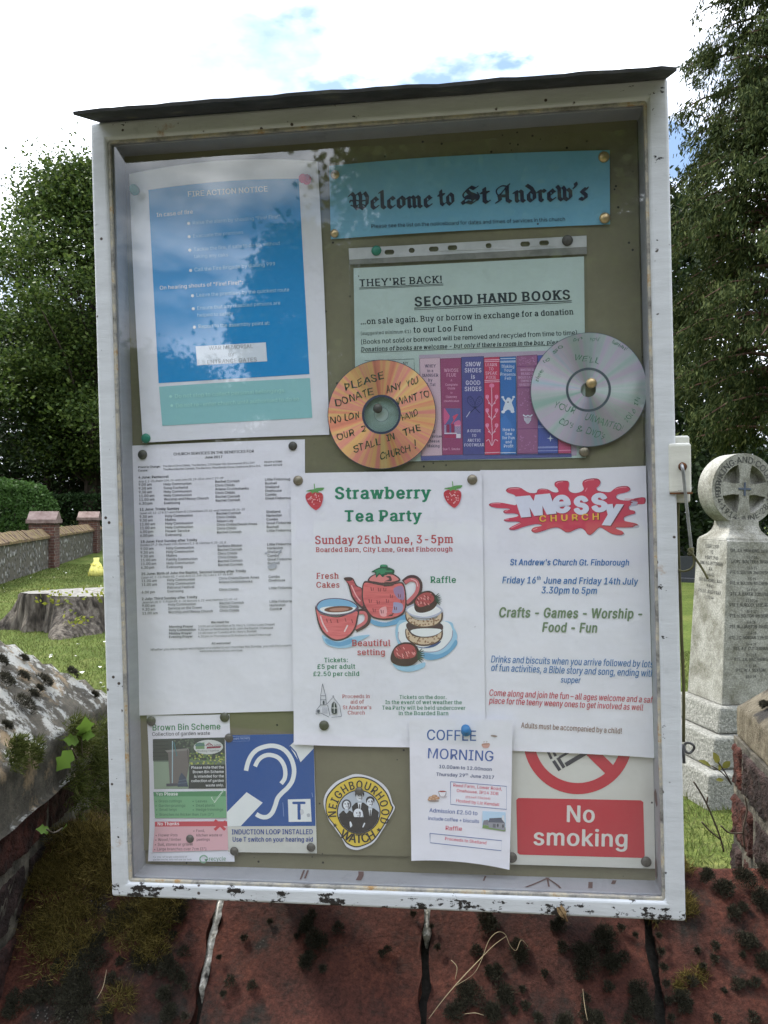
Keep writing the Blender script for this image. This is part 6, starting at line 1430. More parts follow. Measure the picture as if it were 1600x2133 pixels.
for sx0, sgn in ((715, 1), (815, -1)):
    P_ = [(sx0 - 50 * sgn, 640), (sx0 - 15 * sgn, 610), (sx0 + 30 * sgn, 660), (sx0 + 50 * sgn, 730), (sx0 + 45 * sgn, 770), (sx0, 740), (sx0 - 45 * sgn, 690)]
    N.line(P_ + P_[:1], 6, nv_, 5)
    for k in range(6): N.line([(sx0 - 40 * sgn + k * 12 * sgn, 645 + k * 20), (sx0 + (2 + 7 * k) * sgn, 620 + k * 26)], 4, nv_)
    N.line([(sx0 + 30 * sgn, 745), (sx0 + 115 * sgn, 835)], 9, nv_)
N.line([(700, 815), (650, 890)], 9, (200, 196, 220))
book(886, 1092, 1105, 898, 100, 88, 1386, 1392, (194, 66, 98)); rs = (236, 186, 204)
for y in (130, 152, 402, 424, 1366): N.line([(892, y), (1094, y - 8)], 9, rs)
for s, y in (('LEARN', 212), ('TO', 268), ('SPEAK', 324), ('PIXIE', 380)): ctext(s, 982, y, 40, rs, 'ms')
N.line([(985, 470), (990, 700), (985, 900), (995, 1100), (990, 1270)], 9, rs, 5)
for yy in (620, 800, 1000):
    for sg in (-1, 1):
        N.line([(990, yy + 130), (990 + sg * 30, yy + 80), (990 + sg * 60, yy + 30)], 7, rs, 4); N.ell(990 + sg * 62, yy, 24, 30, (226, 130, 166)); N.line([(990 + sg * 80, yy - 20), (990 + sg * 62, yy + 26), (990 + sg * 44, yy - 20)], 6, rs); N.ell(990 + sg * 36, yy + 85, 16, 8, rs, sg * -.5)
N.ell(988, 470, 34, 28, (226, 130, 166)); N.line([(915, 1210), (950, 1190), (990, 1270), (1030, 1190), (1072, 1210)], 9, rs, 5)
book(1098, 1308, 1318, 1106, 92, 82, 1386, 1390, (62, 112, 176)); bl_ = (206, 214, 232)
for y in (112, 146, 160, 1366): N.line([(1102, y), (1308, y - 5)], 8, bl_)
for s, y in (('Making', 232), ('Your', 284), ('Presents', 338), ('Felt', 392)): ctext(s, 1206, y, 40, bl_, 'ms', .82, -.5)
for s, y in (('How to', 1076), ('Sew', 1130), ('for Fun', 1184), ('and', 1238), ('Profit', 1294)): ctext(s, 1214, y, 38, bl_, 'ms', .85)
N.blob([(1190, 640), (1215, 630), (1240, 645), (1262, 720), (1285, 790), (1255, 815), (1208, 790), (1160, 815), (1140, 785), (1160, 720)], bl_); N.line([(1185, 700), (1140, 640)], 22, bl_); N.line([(1240, 690), (1275, 640)], 22, bl_); N.ell(1135, 625, 18, 15, bl_); N.ell(1280, 622, 18, 15, bl_); N.ell(1140, 820, 24, 20, bl_); N.ell(1265, 815, 26, 20, bl_); N.ell(1205, 690, 10, 9, nv_)
book(1322, 1592, 1612, 1332, 78, 60, 1372, 1380, (150, 98, 134)); mv = (208, 172, 200)
for y in (215, 500, 1048, 1374): N.line([(1326, y), (1600, y - 6)], 9, (120, 66, 116))
for s, y in (('WHISKER', 276), ('BEARD &', 328), ('MOUSTACHE', 378), ('OWNERS', 424), ('HANDBOOK', 474)): ctext(s, 1460, y, 32, mv, 'ms')
for k in range(70):
    x, y = rnd.uniform(1345, 1585), rnd.choice([rnd.uniform(100, 200), rnd.uniform(1080, 1355), rnd.uniform(520, 800)]); a = rnd.uniform(0, 6)
    N.line([(x, y), (x + 14 * math.cos(a), y + 14 * math.sin(a)), (x + 20 * math.cos(a + .8), y + 20 * math.sin(a + .8))], 5, (190, 140, 180))
N.line([(1405, 860), (1440, 880), (1470, 868), (1500, 880), (1530, 855)], 16, bl_, 4)
for k in range(7): N.line([(1420 + k * 15, 895), (1430 + k * 12, 940 + 40 * math.sin(k / 6 * 3.1))], 8, bl_)
book(1600, 1860, 1870, 1605, 70, 62, 1372, 1378, (78, 90, 158))
for y in (1010, 1030, 1288, 1300, 1340): N.line([(1604, y), (1866, y - 4)], 8, (160, 168, 210))
N.blob([(1770, 1130), (1780, 1165), (1815, 1172), (1780, 1182), (1770, 1215), (1758, 1182), (1725, 1172), (1758, 1165)], bl_)
book(1872, 2040, 2044, 1876, 900, 895, 1368, 1372, (182, 84, 120)); N.line([(1876, 1335), (2044, 1330)], 9, (220, 150, 180))
N.done()
# pocket: clear sleeve with a white punched strip
M_clear = bpy.data.materials.new('clear_plastic'); M_clear.use_nodes = True; t = M_clear.node_tree; t.nodes.clear(); l = t.links.new
out = t.nodes.new('ShaderNodeOutputMaterial'); tr = t.nodes.new('ShaderNodeBsdfTransparent'); tr.inputs[0].default_value = (.97, .98, .98, 1)
gl = t.nodes.new('ShaderNodeBsdfGlossy'); gl.inputs['Roughness'].default_value = .12
bp = t.nodes.new('ShaderNodeBump'); bp.inputs['Strength'].default_value = .5; bp.inputs['Distance'].default_value = .004
l(noise(t, coords(t, 'Object', (22, 5, 10)), 1.6, 4, .6), bp.inputs['Height']); l(bp.outputs[0], gl.inputs['Normal'])
m1 = t.nodes.new('ShaderNodeMixShader'); l(schlick(t, .06, bp.outputs[0]), m1.inputs[0]); l(tr.outputs[0], m1.inputs[1]); l(gl.outputs[0], m1.inputs[2])
l(m1.outputs[0], out.inputs[0])
M_strip = mat_noise('milky_plastic_strip', [(.3, (.40, .42, .42)), (.7, (.56, .58, .58))], 30, .3, .2, .002)
M_strip2 = mat_noise('grey_seam', [(.3, (.17, .175, .155)), (.7, (.25, .255, .23))], 60, .35, .3, .002)
N = Notice('punched_pocket', 'clear plastic punched pocket with a white holed strip holding the book notice', 'pocket', [(150, 86), (1285, 24), (1300, 1090), (184, 1112)], .0021, M_clear, lambda a, b: .0006 * np.sin(a * 17) * np.sin(b * 9), (0, 0, 0, 0), c2_)
def cut(name, outer, holes, mat, lay):
    lp = [[np.array(N.tf(*p)) for p in q_] for q_ in [outer] + holes]; tri = tessellate_polygon([[Vector((p[0], p[1], 0)) for p in q_] for q_ in lp])
    P = np.array([p for q_ in lp for p in q_]); o = mesh(name, N.to3(P, lay) - N.org, orient(P, [tuple(f) for f in tri]), mat, N.o)
hl = []
for x, y, rx in ((346, 104, 22), (452, 95, 13), (557, 89, 22), (646, 83, 22), (818, 73, 13), (992, 65, 22), (1082, 60, 22)):
    pts = []
    for a in np.linspace(0, 2 * math.pi, 20, endpoint=False):
        sx_ = (rx - 11) * (1 if math.cos(a) > 0 else -1); pts.append((x + sx_ + 12 * math.cos(a), y - .055 * sx_ + 12 * math.sin(a)))
    hl.append(pts)
cut('holed_strip', [(152, 86), (1284, 25), (1285, 78), (155, 140)], hl, M_strip, .0004)
cut('seam', [(155, 141), (1285, 79), (1286, 112), (157, 163)], [], M_strip2, .0003)

# ---- compact discs
def disc_mat(name, c0, c1, rough):  # rainbow sheen painted into the base colour as streaks by angle
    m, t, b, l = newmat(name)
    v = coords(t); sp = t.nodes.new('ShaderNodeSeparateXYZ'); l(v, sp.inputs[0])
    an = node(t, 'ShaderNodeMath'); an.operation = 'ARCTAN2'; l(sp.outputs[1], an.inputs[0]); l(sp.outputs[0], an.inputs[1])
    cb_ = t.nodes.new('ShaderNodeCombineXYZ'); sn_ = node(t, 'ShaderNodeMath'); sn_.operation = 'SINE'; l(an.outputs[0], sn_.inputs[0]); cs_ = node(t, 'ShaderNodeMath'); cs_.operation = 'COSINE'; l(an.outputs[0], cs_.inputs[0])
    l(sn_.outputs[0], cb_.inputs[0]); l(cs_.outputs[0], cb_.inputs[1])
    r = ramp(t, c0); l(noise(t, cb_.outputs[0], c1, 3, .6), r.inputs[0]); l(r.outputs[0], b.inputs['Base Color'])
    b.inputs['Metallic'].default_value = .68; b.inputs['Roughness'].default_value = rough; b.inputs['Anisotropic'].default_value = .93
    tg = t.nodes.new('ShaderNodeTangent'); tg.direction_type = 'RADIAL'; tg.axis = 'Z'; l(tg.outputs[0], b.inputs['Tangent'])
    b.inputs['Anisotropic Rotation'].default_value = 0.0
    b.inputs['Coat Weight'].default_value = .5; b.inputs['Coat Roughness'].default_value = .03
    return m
M_discgold = disc_mat('copper_disc_painted_sheen', [(.30, (.66, .20, .15)), (.40, (.98, .36, .22)), (.47, (.98, .62, .24)), (.53, (.96, .34, .30)), (.60, (.98, .56, .24)), (.68, (.98, .74, .34)), (.76, (.80, .26, .26))], 2.4, .34)
M_discsilver = disc_mat('silver_disc_painted_sheen', [(.32, (.42, .60, .54)), (.45, (.58, .64, .64)), (.53, (.66, .56, .68)), (.62, (.46, .60, .68)), (.74, (.60, .68, .58))], 2.2, .36)
M_hub = bpy.data.materials.new('clear_disc_hub'); M_hub.use_nodes = True; t = M_hub.node_tree; t.nodes.clear(); l = t.links.new
out = t.nodes.new('ShaderNodeOutputMaterial'); tr = t.nodes.new('ShaderNodeBsdfTransparent'); tr.inputs[0].default_value = (.90, .93, .92, 1)
gl = t.nodes.new('ShaderNodeBsdfGlossy'); gl.inputs['Roughness'].default_value = .08
m1 = t.nodes.new('ShaderNodeMixShader'); l(schlick(t, .05), m1.inputs[0]); l(tr.outputs[0], m1.inputs[1]); l(gl.outputs[0], m1.inputs[2]); l(m1.outputs[0], out.inputs[0])
M_ringdark = mat_plain('dark_ring', (.045, .055, .10), .3)
M_ringgrey = mat_plain('grey_ring', (.16, .20, .24), .3, .6)
M_pen = mat_plain('green_pen', (.045, .10, .055), .6); M_penfaint = mat_plain('faint_green_pen', (.12, .26, .18), .6)
def annulus(r0, r1, z0, z1, n=72):
    V, F = [], []
    for k in range(n):
        a = 2 * math.pi * k / n; c_, s_ = math.cos(a), math.sin(a)
        V += [(r0 * c_, r0 * s_, z1), (r1 * c_, r1 * s_, z1), (r1 * c_, r1 * s_, z0), (r0 * c_, r0 * s_, z0)]
    for k in range(n):
        for q_ in range(4): F.append((k * 4 + q_, k * 4 + (q_ + 1) % 4, (k + 1) % n * 4 + (q_ + 1) % 4, (k + 1) % n * 4 + q_))
    return V, [f[::-1] for f in F]
def cd(px, py, z, rad, label, md, mring, rr0, texts, cf, pen, silver=False):
    c = bpt(px, py, PIN + z); r_ = empty('compact_disc', mw=BM @ Matrix.Translation((c[0], c[1], PIN + z))); tag(r_, label, 'disc')
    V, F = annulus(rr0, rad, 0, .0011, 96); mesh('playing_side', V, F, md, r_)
    V, F = annulus(rad, rad + .0006, 0, .0011, 96); mesh('rim', V, F, mring, r_)
    V, F = annulus(rr0 - .0025, rr0 - .0001, .0001, .0012, 72); mesh('stacking_ring', V, F, mring, r_)
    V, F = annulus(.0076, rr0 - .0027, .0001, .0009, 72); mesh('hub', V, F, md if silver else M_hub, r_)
    V, F = annulus(.0076, .0079, .0002, .00105, 48); mesh('hole_edge', V, F, mring, r_)
    V, F = [], []
    for s, x0, y0, x1, y1, h in texts:
        a = bpt(*cf(x0, y0), PIN + z) - c; e = bpt(*cf(x1, y1), PIN + z) - c - a; Ln = np.linalg.norm(e); e /= Ln; up = np.array([-e[1], e[0]])
        tv, tf_, wd = layout(s, 'm' if not silver else 'r'); k = len(V); sx_ = Ln / wd; sy_ = h / FPX * .93 / cf_scale(cf) / .727
        jit = {}
        for (x, y, q_) in tv:
            w_ = .0006 * math.sin(x * 5 + y0)
            p = a + e * (x * sx_ + w_ + y * sy_ * .12) + up * (y * sy_ + .0007 * math.sin(x * 7 + x0)); V.append((p[0], p[1], .00145))
        F += [tuple(k + i for i in f) for f in tf_]
    mesh('handwriting', V, F, pen, r_)
def cf_scale(cf): return np.linalg.norm(np.array(cf(1, 0)) - np.array(cf(0, 0))) ** -1
cf = crop(670, 740, 6.4)
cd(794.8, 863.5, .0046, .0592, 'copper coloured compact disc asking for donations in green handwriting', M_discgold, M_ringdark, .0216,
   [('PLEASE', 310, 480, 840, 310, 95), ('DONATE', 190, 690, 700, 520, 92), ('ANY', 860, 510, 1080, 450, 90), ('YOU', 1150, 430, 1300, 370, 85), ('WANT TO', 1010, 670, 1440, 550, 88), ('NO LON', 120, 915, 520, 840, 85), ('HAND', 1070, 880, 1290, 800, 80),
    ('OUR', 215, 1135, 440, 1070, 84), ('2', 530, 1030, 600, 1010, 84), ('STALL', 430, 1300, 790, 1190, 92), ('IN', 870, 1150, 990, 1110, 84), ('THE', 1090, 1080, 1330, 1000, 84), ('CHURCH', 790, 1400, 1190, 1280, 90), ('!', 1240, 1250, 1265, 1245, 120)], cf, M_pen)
cf = crop(1100, 680, 6.4)
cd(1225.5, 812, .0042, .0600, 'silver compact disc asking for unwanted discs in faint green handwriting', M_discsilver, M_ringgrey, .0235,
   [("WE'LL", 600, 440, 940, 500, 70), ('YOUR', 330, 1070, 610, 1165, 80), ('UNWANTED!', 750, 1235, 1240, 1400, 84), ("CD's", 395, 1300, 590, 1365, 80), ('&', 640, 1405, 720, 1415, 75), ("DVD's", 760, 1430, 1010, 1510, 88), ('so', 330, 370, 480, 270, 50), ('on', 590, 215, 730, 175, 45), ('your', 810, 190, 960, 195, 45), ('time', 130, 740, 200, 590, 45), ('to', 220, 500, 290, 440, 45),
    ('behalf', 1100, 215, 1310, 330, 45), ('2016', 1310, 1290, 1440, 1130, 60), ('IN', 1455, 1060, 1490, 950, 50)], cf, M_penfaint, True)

# ---- strawberry tea party poster
c4_ = crop(600, 970, 3.6143)
N = Notice('tea_party_poster', 'white tea party poster with a red teapot and strawberries in the middle', 'poster', [(18, 58), (1460, 40), (1488, 2118), (46, 2096)], .0042, M_white2,
           lambda a, b: .0010 * np.abs(a - .5) + .02 * np.clip(b - .91, 0, 1) * (1 - .6 * a), (-4, 0, 10, 0), c4_)
g_, r_c = (38, 124, 92), (178, 70, 80)
N.part('lettering')
N.text('Strawberry', 352, 250, 1085, 246, g_, 'ks', 1.05); N.text('Tea Party', 426, 420, 1015, 416, g_, 'ks', 1.05)
N.text('Sunday 25th June, 3-5pm', 202, 590, 1250, 582, r_c, 'bs', 1.15); N.text('Boarded Barn, City Lane, Great Finborough', 210, 650, 1243, 645, r_c, 'bs', 1.1)
N.text('Fresh', 214, 852, 387, 850, r_c, 'bs', 1.1); N.text('Cakes', 212, 918, 394, 918, r_c, 'bs', 1.1); N.text('Raffle', 1072, 882, 1271, 882, g_, 'bs', 1.1)
N.text('Tickets:', 272, 1480, 456, 1478, g_, 'bs', 1.1); N.text('£5 per adult', 220, 1530, 510, 1528, g_, 'bs', 1.1); N.text('£2.50 per child', 190, 1584, 541, 1582, g_, 'bs', 1.1)
for s, a, c, y in (('Proceeds in', 408, 619, 1750), ('aid of', 470, 574, 1791), ("St Andrew's", 412, 631, 1833), ('Church', 449, 582, 1873)): N.text(s, a, y, c, y - 1, r_c, 'ms', 1.1)
for s, a, c, y in (('Tickets on the door.', 838, 1198, 1755), ('In the event of wet weather the', 731, 1312, 1794), ('Tea Party will be held undercover', 707, 1338, 1836), ('in the Boarded Barn', 833, 1211, 1877)): N.text(s, a, y, c, y + 1, g_, 'ms', 1.1)
N.part('strawberry_picture')
def berry(dx, dy, seed):
    rs_ = random.Random(seed)
    N.blob([(140 + dx, 215 + dy), (190 + dx, 200 + dy), (255 + dx, 208 + dy), (272 + dx, 245 + dy), (258 + dx, 300 + dy), (228 + dx, 334 + dy), (205 + dx, 338 + dy), (160 + dx, 300 + dy), (130 + dx, 250 + dy)], (196, 186, 200))
    N.blob([(140 + dx, 212 + dy), (190 + dx, 196 + dy), (250 + dx, 205 + dy), (265 + dx, 240 + dy), (250 + dx, 300 + dy), (222 + dx, 330 + dy), (203 + dx, 332 + dy), (160 + dx, 296 + dy), (135 + dx, 246 + dy)], lambda px, py: (192, 66, 74) if rs_.random() < .6 else (176, 52, 62))
    for k in range(22):
        a, q_ = rs_.uniform(0, 6.28), rs_.uniform(0, .85) ** .5; N.ell(200 + dx + 52 * q_ * math.cos(a), 255 + dy + 52 * q_ * math.sin(a), 3.4, 5, (232, 180, 180), 0, 8)
    N.blob([(135 + dx, 192 + dy), (165 + dx, 182 + dy), (192 + dx, 178 + dy), (220 + dx, 168 + dy), (272 + dx, 166 + dy), (258 + dx, 186 + dy), (228 + dx, 192 + dy), (236 + dx, 208 + dy), (205 + dx, 200 + dy), (180 + dx, 210 + dy), (175 + dx, 196 + dy)], (96, 150, 88))
    N.line([(202 + dx, 180 + dy), (198 + dx, 136 + dy)], 7, (110, 160, 96))
berry(0, 0, 1); berry(1040, -18, 2)
N.part('tea_picture')
bl, bl2, dk_, rd, pk_, wh = (104, 158, 196), (150, 190, 214), (74, 44, 58), (204, 92, 100), (222, 128, 132), (222, 224, 234)
N.blob([(265, 1275), (350, 1320), (480, 1290), (600, 1272), (605, 1285), (520, 1330), (470, 1365), (380, 1372), (300, 1350), (265, 1310)], bl2)
N.blob([(285, 1300), (380, 1330), (480, 1300), (470, 1340), (380, 1360), (300, 1340)], bl)
N.blob([(605, 1150), (740, 1180), (880, 1120), (900, 1150), (830, 1190), (720, 1212), (640, 1195)], bl)
N.blob([(810, 1230), (830, 1180), (880, 1160), (1200, 1170), (1250, 1220), (1275, 1290), (1240, 1370), (1160, 1440), (1060, 1462), (1000, 1440), (860, 1380), (815, 1300)], bl2)
N.blob([(1030, 1410), (1130, 1420), (1210, 1380), (1262, 1310), (1270, 1350), (1190, 1430), (1090, 1462), (1030, 1450)], bl)
N.blob([(830, 1240), (850, 1190), (960, 1160), (1180, 1170), (1236, 1230), (1230, 1310), (1150, 1390), (1040, 1405), (900, 1375), (835, 1310)], wh)
N.line([(832, 1250), (836, 1310), (900, 1372), (1040, 1402), (1150, 1386), (1228, 1308), (1240, 1240)], 7, (150, 150, 172), 5)
N.blob([(790, 1490), (860, 1505), (960, 1500), (1030, 1480), (1020, 1520), (920, 1550), (830, 1535)], bl2)
# pot: spout, handle, body, lid
N.blob([(420, 848), (460, 838), (492, 850), (520, 900), (560, 925), (575, 985), (580, 1078), (530, 1055), (480, 990), (450, 890)], dk_)
N.blob([(428, 856), (482, 852), (512, 905), (556, 935), (566, 1050), (535, 1040), (492, 985), (462, 895)], lambda x, y: (190, 84, 96) if x % 3 > 1 else (160, 66, 82))
N.ell(455, 856, 30, 12, dk_); N.line([(478, 900), (510, 970), (545, 1020)], 9, (228, 160, 166), 4)
N.line([(872, 880), (915, 848), (962, 852), (990, 895), (978, 960), (930, 1015), (890, 1045)], 46, dk_, 6); N.line([(880, 880), (918, 860), (958, 864), (978, 900), (966, 955), (925, 1005), (893, 1032)], 28, (196, 100, 110), 6); N.line([(925, 852), (965, 870), (978, 910)], 7, (232, 170, 176), 4)
N.blob([(575, 870), (640, 880), (740, 898), (840, 876), (872, 890), (890, 960), (892, 1060), (866, 1120), (800, 1152), (720, 1162), (640, 1145), (592, 1095), (560, 1020), (556, 940)], dk_)
body = lambda x, y: (214, 104, 108) if (x * 7 + y * 3) % 11 < 6 else (198, 88, 96)
N.blob([(580, 882), (650, 892), (740, 906), (835, 886), (865, 900), (880, 960), (880, 1055), (856, 1110), (795, 1140), (720, 1150), (645, 1134), (602, 1088), (570, 1018), (566, 942)], body)
N.blob([(800, 920), (860, 905), (876, 960), (870, 1010), (830, 1000), (800, 960)], (150, 120, 158)); N.blob([(790, 1030), (860, 1040), (858, 1095), (800, 1110), (770, 1080)], (152, 148, 182)); N.blob([(690, 1080), (735, 1060), (750, 1085), (745, 1130), (700, 1130)], (228, 160, 164))
N.blob([(600, 870), (625, 830), (700, 800), (760, 800), (830, 835), (845, 866), (790, 888), (720, 896), (650, 886)], dk_); N.blob([(612, 862), (640, 830), (700, 812), (770, 815), (822, 842), (832, 860), (780, 874), (715, 880), (655, 872)], (212, 122, 124))
N.blob([(628, 800), (680, 770), (740, 762), (800, 785), (792, 820), (768, 815), (762, 855), (735, 830), (712, 838), (690, 820), (665, 842), (655, 805)], (26, 74, 60)); N.blob([(645, 796), (690, 776), (745, 772), (785, 790), (775, 806), (752, 804), (750, 832), (728, 815), (704, 822), (690, 806), (668, 822), (664, 798)], (46, 128, 92)); N.ell(722, 760, 30, 14, (26, 74, 60)); N.ell(722, 752, 28, 9, (56, 136, 100))
for x, y in ((625, 930), (680, 935), (720, 935), (770, 985), (830, 980), (610, 1020), (670, 1030), (740, 1020), (800, 1075), (640, 1090), (700, 1100), (850, 1020)):
    N.line([(x, y - 16), (x + 5, y + 12)], 6, (122, 44, 60)); N.line([(x + 18, y - 12), (x + 16, y + 12)], 5, (122, 44, 60))
# cup
N.line([(528, 1100), (580, 1098), (604, 1140), (590, 1190), (510, 1236)], 40, dk_, 6); N.line([(530, 1108), (574, 1108), (590, 1142), (574, 1182), (506, 1224)], 24, (202, 104, 112), 6)
N.blob([(205, 1050), (240, 1110), (380, 1135), (525, 1080), (528, 1150), (508, 1230), (460, 1290), (390, 1318), (330, 1310), (262, 1258), (225, 1180)], dk_); N.blob([(214, 1070), (250, 1118), (385, 1142), (515, 1095), (516, 1150), (496, 1225), (450, 1280), (388, 1306), (335, 1298), (272, 1248), (236, 1175)], lambda x, y: (216, 108, 114) if (x * 5 + y) % 9 < 5 else (204, 92, 100))
N.blob([(212, 1060), (240, 1020), (300, 1000), (390, 998), (470, 1015), (522, 1050), (530, 1080), (470, 1115), (380, 1130), (290, 1122), (230, 1098)], (92, 70, 100)); N.blob([(222, 1062), (250, 1022), (310, 1004), (390, 1004), (462, 1020), (514, 1052), (508, 1076), (460, 1104), (378, 1118), (295, 1112), (240, 1092)], (122, 172, 208)); N.blob([(240, 1080), (300, 1060), (480, 1062), (508, 1076), (460, 1104), (378, 1118), (295, 1112)], wh)
N.ell(382, 1080, 108, 24, (112, 68, 62), -.05); N.ell(386, 1082, 74, 13, (176, 124, 112), -.05); N.line([(245, 1130), (265, 1190), (300, 1250)], 10, (236, 190, 194), 4); N.line([(450, 1200), (425, 1250)], 10, (236, 200, 204))
for x, y in ((290, 1165), (320, 1170), (370, 1170), (430, 1160), (480, 1170)): N.line([(x, y - 14), (x + 8, y + 14)], 6, (130, 48, 62))
# cake and the two dipped strawberries
def cakeband(y0, y1, seed):
    N.blob([(888, y0), (940, y0 + 50), (1020, y0 + 68), (1110, y0 + 52), (1160, y0), (1162, y1), (1110, y1 + 46), (1020, y1 + 62), (940, y1 + 44), (890, y1)], (84, 58, 60)); N.blob([(894, y0 + 4), (940, y0 + 54), (1020, y0 + 70), (1110, y0 + 56), (1150, y0 + 6), (1150, y1 - 4), (1106, y1 + 36), (1020, y1 + 50), (944, y1 + 34), (898, y1 - 6)], (202, 178, 152))
    rs_ = random.Random(seed)
    for k in range(34):
        x = rs_.uniform(905, 1145); f = math.sqrt(max(0, 1 - ((x - 1022) / 128) ** 2)); N.ell(x, y0 + 58 * f + rs_.uniform(6, y1 - y0 - 8), 7, 6, (140, 104, 84), 0, 8)
N.blob([(900, 1330), (1020, 1368), (1150, 1320), (1100, 1362), (1000, 1372)], (60, 80, 130)); cakeband(1225, 1295, 5)
N.blob([(890, 1195), (960, 1170), (1100, 1170), (1165, 1200), (1155, 1250), (1090, 1285), (1010, 1292), (930, 1270)], (70, 42, 58)); N.blob([(925, 1240), (1000, 1225), (1140, 1228), (1148, 1252), (1090, 1280), (1010, 1286), (950, 1270)], wh)
cakeband(1095, 1160, 6); N.blob([(888, 1090), (900, 1060), (960, 1040), (1080, 1038), (1150, 1066), (1162, 1098), (1110, 1136), (1020, 1150), (930, 1130)], (176, 178, 196)); N.blob([(898, 1085), (960, 1050), (1080, 1046), (1148, 1080), (1140, 1102), (1080, 1128), (1018, 1136), (935, 1118)], (230, 230, 238))
def dipped(cx, cy, s, rot, seed):
    rs_ = random.Random(seed); T_ = lambda x, y: (cx + s * (x * math.cos(rot) - y * math.sin(rot)), cy + s * (x * math.sin(rot) + y * math.cos(rot)))
    N.poly([T_(*p) for p in ((-100, 10), (-70, -50), (-10, -80), (60, -70), (95, -20), (90, 40), (40, 80), (-40, 85), (-95, 60))], (64, 32, 46), 5); N.poly([T_(*p) for p in ((-82, -10), (-60, -45), (-5, -68), (50, -58), (76, -15), (60, 20), (0, 35), (-60, 30))], (168, 68, 78), 5)
    for k in range(30):
        x, y = rs_.uniform(-70, 65), rs_.uniform(-55, 25); p = T_(x, y); N.line([p, (p[0] + 10 * s, p[1] + 16 * s)], 6 * s, (112, 40, 54) if k % 2 else (226, 150, 152))
    for k in range(7):
        a = -.9 + k * .3; p = T_(85, -10 + k * 6); N.line([p, (p[0] + 50 * s * math.cos(a), p[1] + 40 * s * math.sin(a))], 11 * s, (40, 62, 58), 0, lambda u: 1 - .7 * u)
dipped(1035, 1020, .92, -.3, 7); dipped(885, 1415, 1.08, 0.05, 8)
N.part('lettering'); N.text('Beautiful', 482, 1357, 777, 1357, r_c, 'bs', 1.1); N.text('setting', 522, 1425, 738, 1424, r_c, 'bs', 1.1)
N.part('church_picture'); lk = (92, 96, 112)
for P_ in ([(262, 1640), (248, 1730), (246, 1800)], [(262, 1640), (285, 1730), (290, 1790)], [(248, 1730), (285, 1730)], [(246, 1760), (288, 1760)], [(215, 1840), (246, 1800), (292, 1795)], [(215, 1840), (213, 1868)], [(213, 1868), (250, 1860), (310, 1890)], [(292, 1795), (342, 1740), (392, 1805), (405, 1885)], [(300, 1800), (318, 1880)], [(405, 1885), (330, 1892)], [(342, 1728), (342, 1745)], [(336, 1733), (348, 1733)]): N.line(P_, 4, lk)
N.blob([(332, 1860), (330, 1800), (348, 1775), (366, 1800), (370, 1860)], (52, 54, 66)); N.line([(350, 1780), (350, 1860)], 4, wh); N.line([(332, 1822), (368, 1822)], 4, wh); N.blob([(264, 1770), (276, 1768), (276, 1795), (266, 1795)], (60, 62, 74)); N.blob([(222, 1838), (240, 1834), (240, 1855), (224, 1858)], (84, 86, 98))
for k in range(5): N.line([(262 + k * 8, 1815), (264 + k * 8, 1862)], 3, (140, 142, 156))
N.done()

# ---- messy church poster
c5_ = crop(990, 960, 3.5538)
N = Notice('messy_church_poster', 'white poster with a red paint splat logo and blue slanted writing at the right', 'poster', [(36, 68), (1262, 36), (1322, 2195), (70, 2140)], .0028, M_white2,
           lambda a, b: .0012 * a + .012 * np.clip(a - .9, 0, 1) + .008 * np.clip(b - .85, 0, 1), (8, 0, -6, -10), c5_, n=(18, 22))
N.part('splat_logo'); cm_ = crop(1010, 980, 4.5714); N.tf = cm_
spl = [(290,240),(210,205),(205,180),(240,162),(330,162),(380,190),(430,213),(490,212),(502,185),(540,172),(600,180),(650,205),(700,205),(690,165),(665,140),(672,110),(720,97),(790,100),(802,130),(795,170),(810,200),(860,215),(920,200),(945,170),(930,120),(950,90),(1020,75),(1080,80),(1102,110),(1090,140),(1065,165),(1075,190),(1130,203),(1190,205),(1225,180),(1270,155),(1350,148),(1383,170),(1375,195),(1330,210),(1270,225),(1250,255),(1290,280),(1370,285),(1430,265),(1522,257),(1522,315),(1450,322),(1380,335),(1375,370),(1425,385),(1430,410),(1390,422),(1330,445),(1330,480),(1380,495),(1450,510),(1462,528),(1430,540),(1330,545),(1250,545),(1265,565),(1315,585),(1322,605),(1280,618),(1210,605),(1150,570),(1105,545),(1075,555),(1040,590),(1005,615),(975,605),(955,575),(915,550),(860,565),(810,588),(770,588),(735,565),(690,545),(620,555),(545,580),(480,595),(443,575),(460,550),(530,535),(540,520),(490,512),(420,525),(350,545),(280,568),(232,562),(240,545),(310,510),(335,495),(290,488),(215,488),(180,475),(200,462),(290,445),(320,425),(280,410),(200,410),(175,395),(190,378),(240,372),(215,362),(120,358),(60,345),(38,325),(70,308),(150,306),(240,322),(300,325)]
N.poly([(x + 8, y + 9) for x, y in spl if x < 1500], (176, 174, 190), 3); N.poly(spl, (150, 44, 66), 3)
cx_, cy_ = 780, 350; N.poly([(cx_ + (x - cx_) * .985, cy_ + (y - cy_) * .965) for x, y in spl], (196, 64, 86), 3)
for P_ in ([(225, 178), (260, 172), (330, 174)], [(60, 320), (90, 314), (150, 315)], [(682, 130), (700, 112), (745, 106)], [(950, 110), (985, 92), (1040, 88)], [(1240, 178), (1290, 163), (1350, 158)], [(520, 185), (550, 180), (590, 186)], [(250, 548), (300, 525), (340, 505)], [(460, 565), (500, 550)], [(190, 392), (220, 380)], [(195, 470), (230, 462)], [(955, 200), (975, 165)], [(1330, 272), (1430, 273)]): N.line(P_, 6, (226, 150, 160), 3)
wl_ = (208, 210, 224); sh_ = (120, 44, 62)
def lett(pts): N.poly([(x + 10, y + 8) for x, y in pts], sh_); N.poly(pts, wl_)
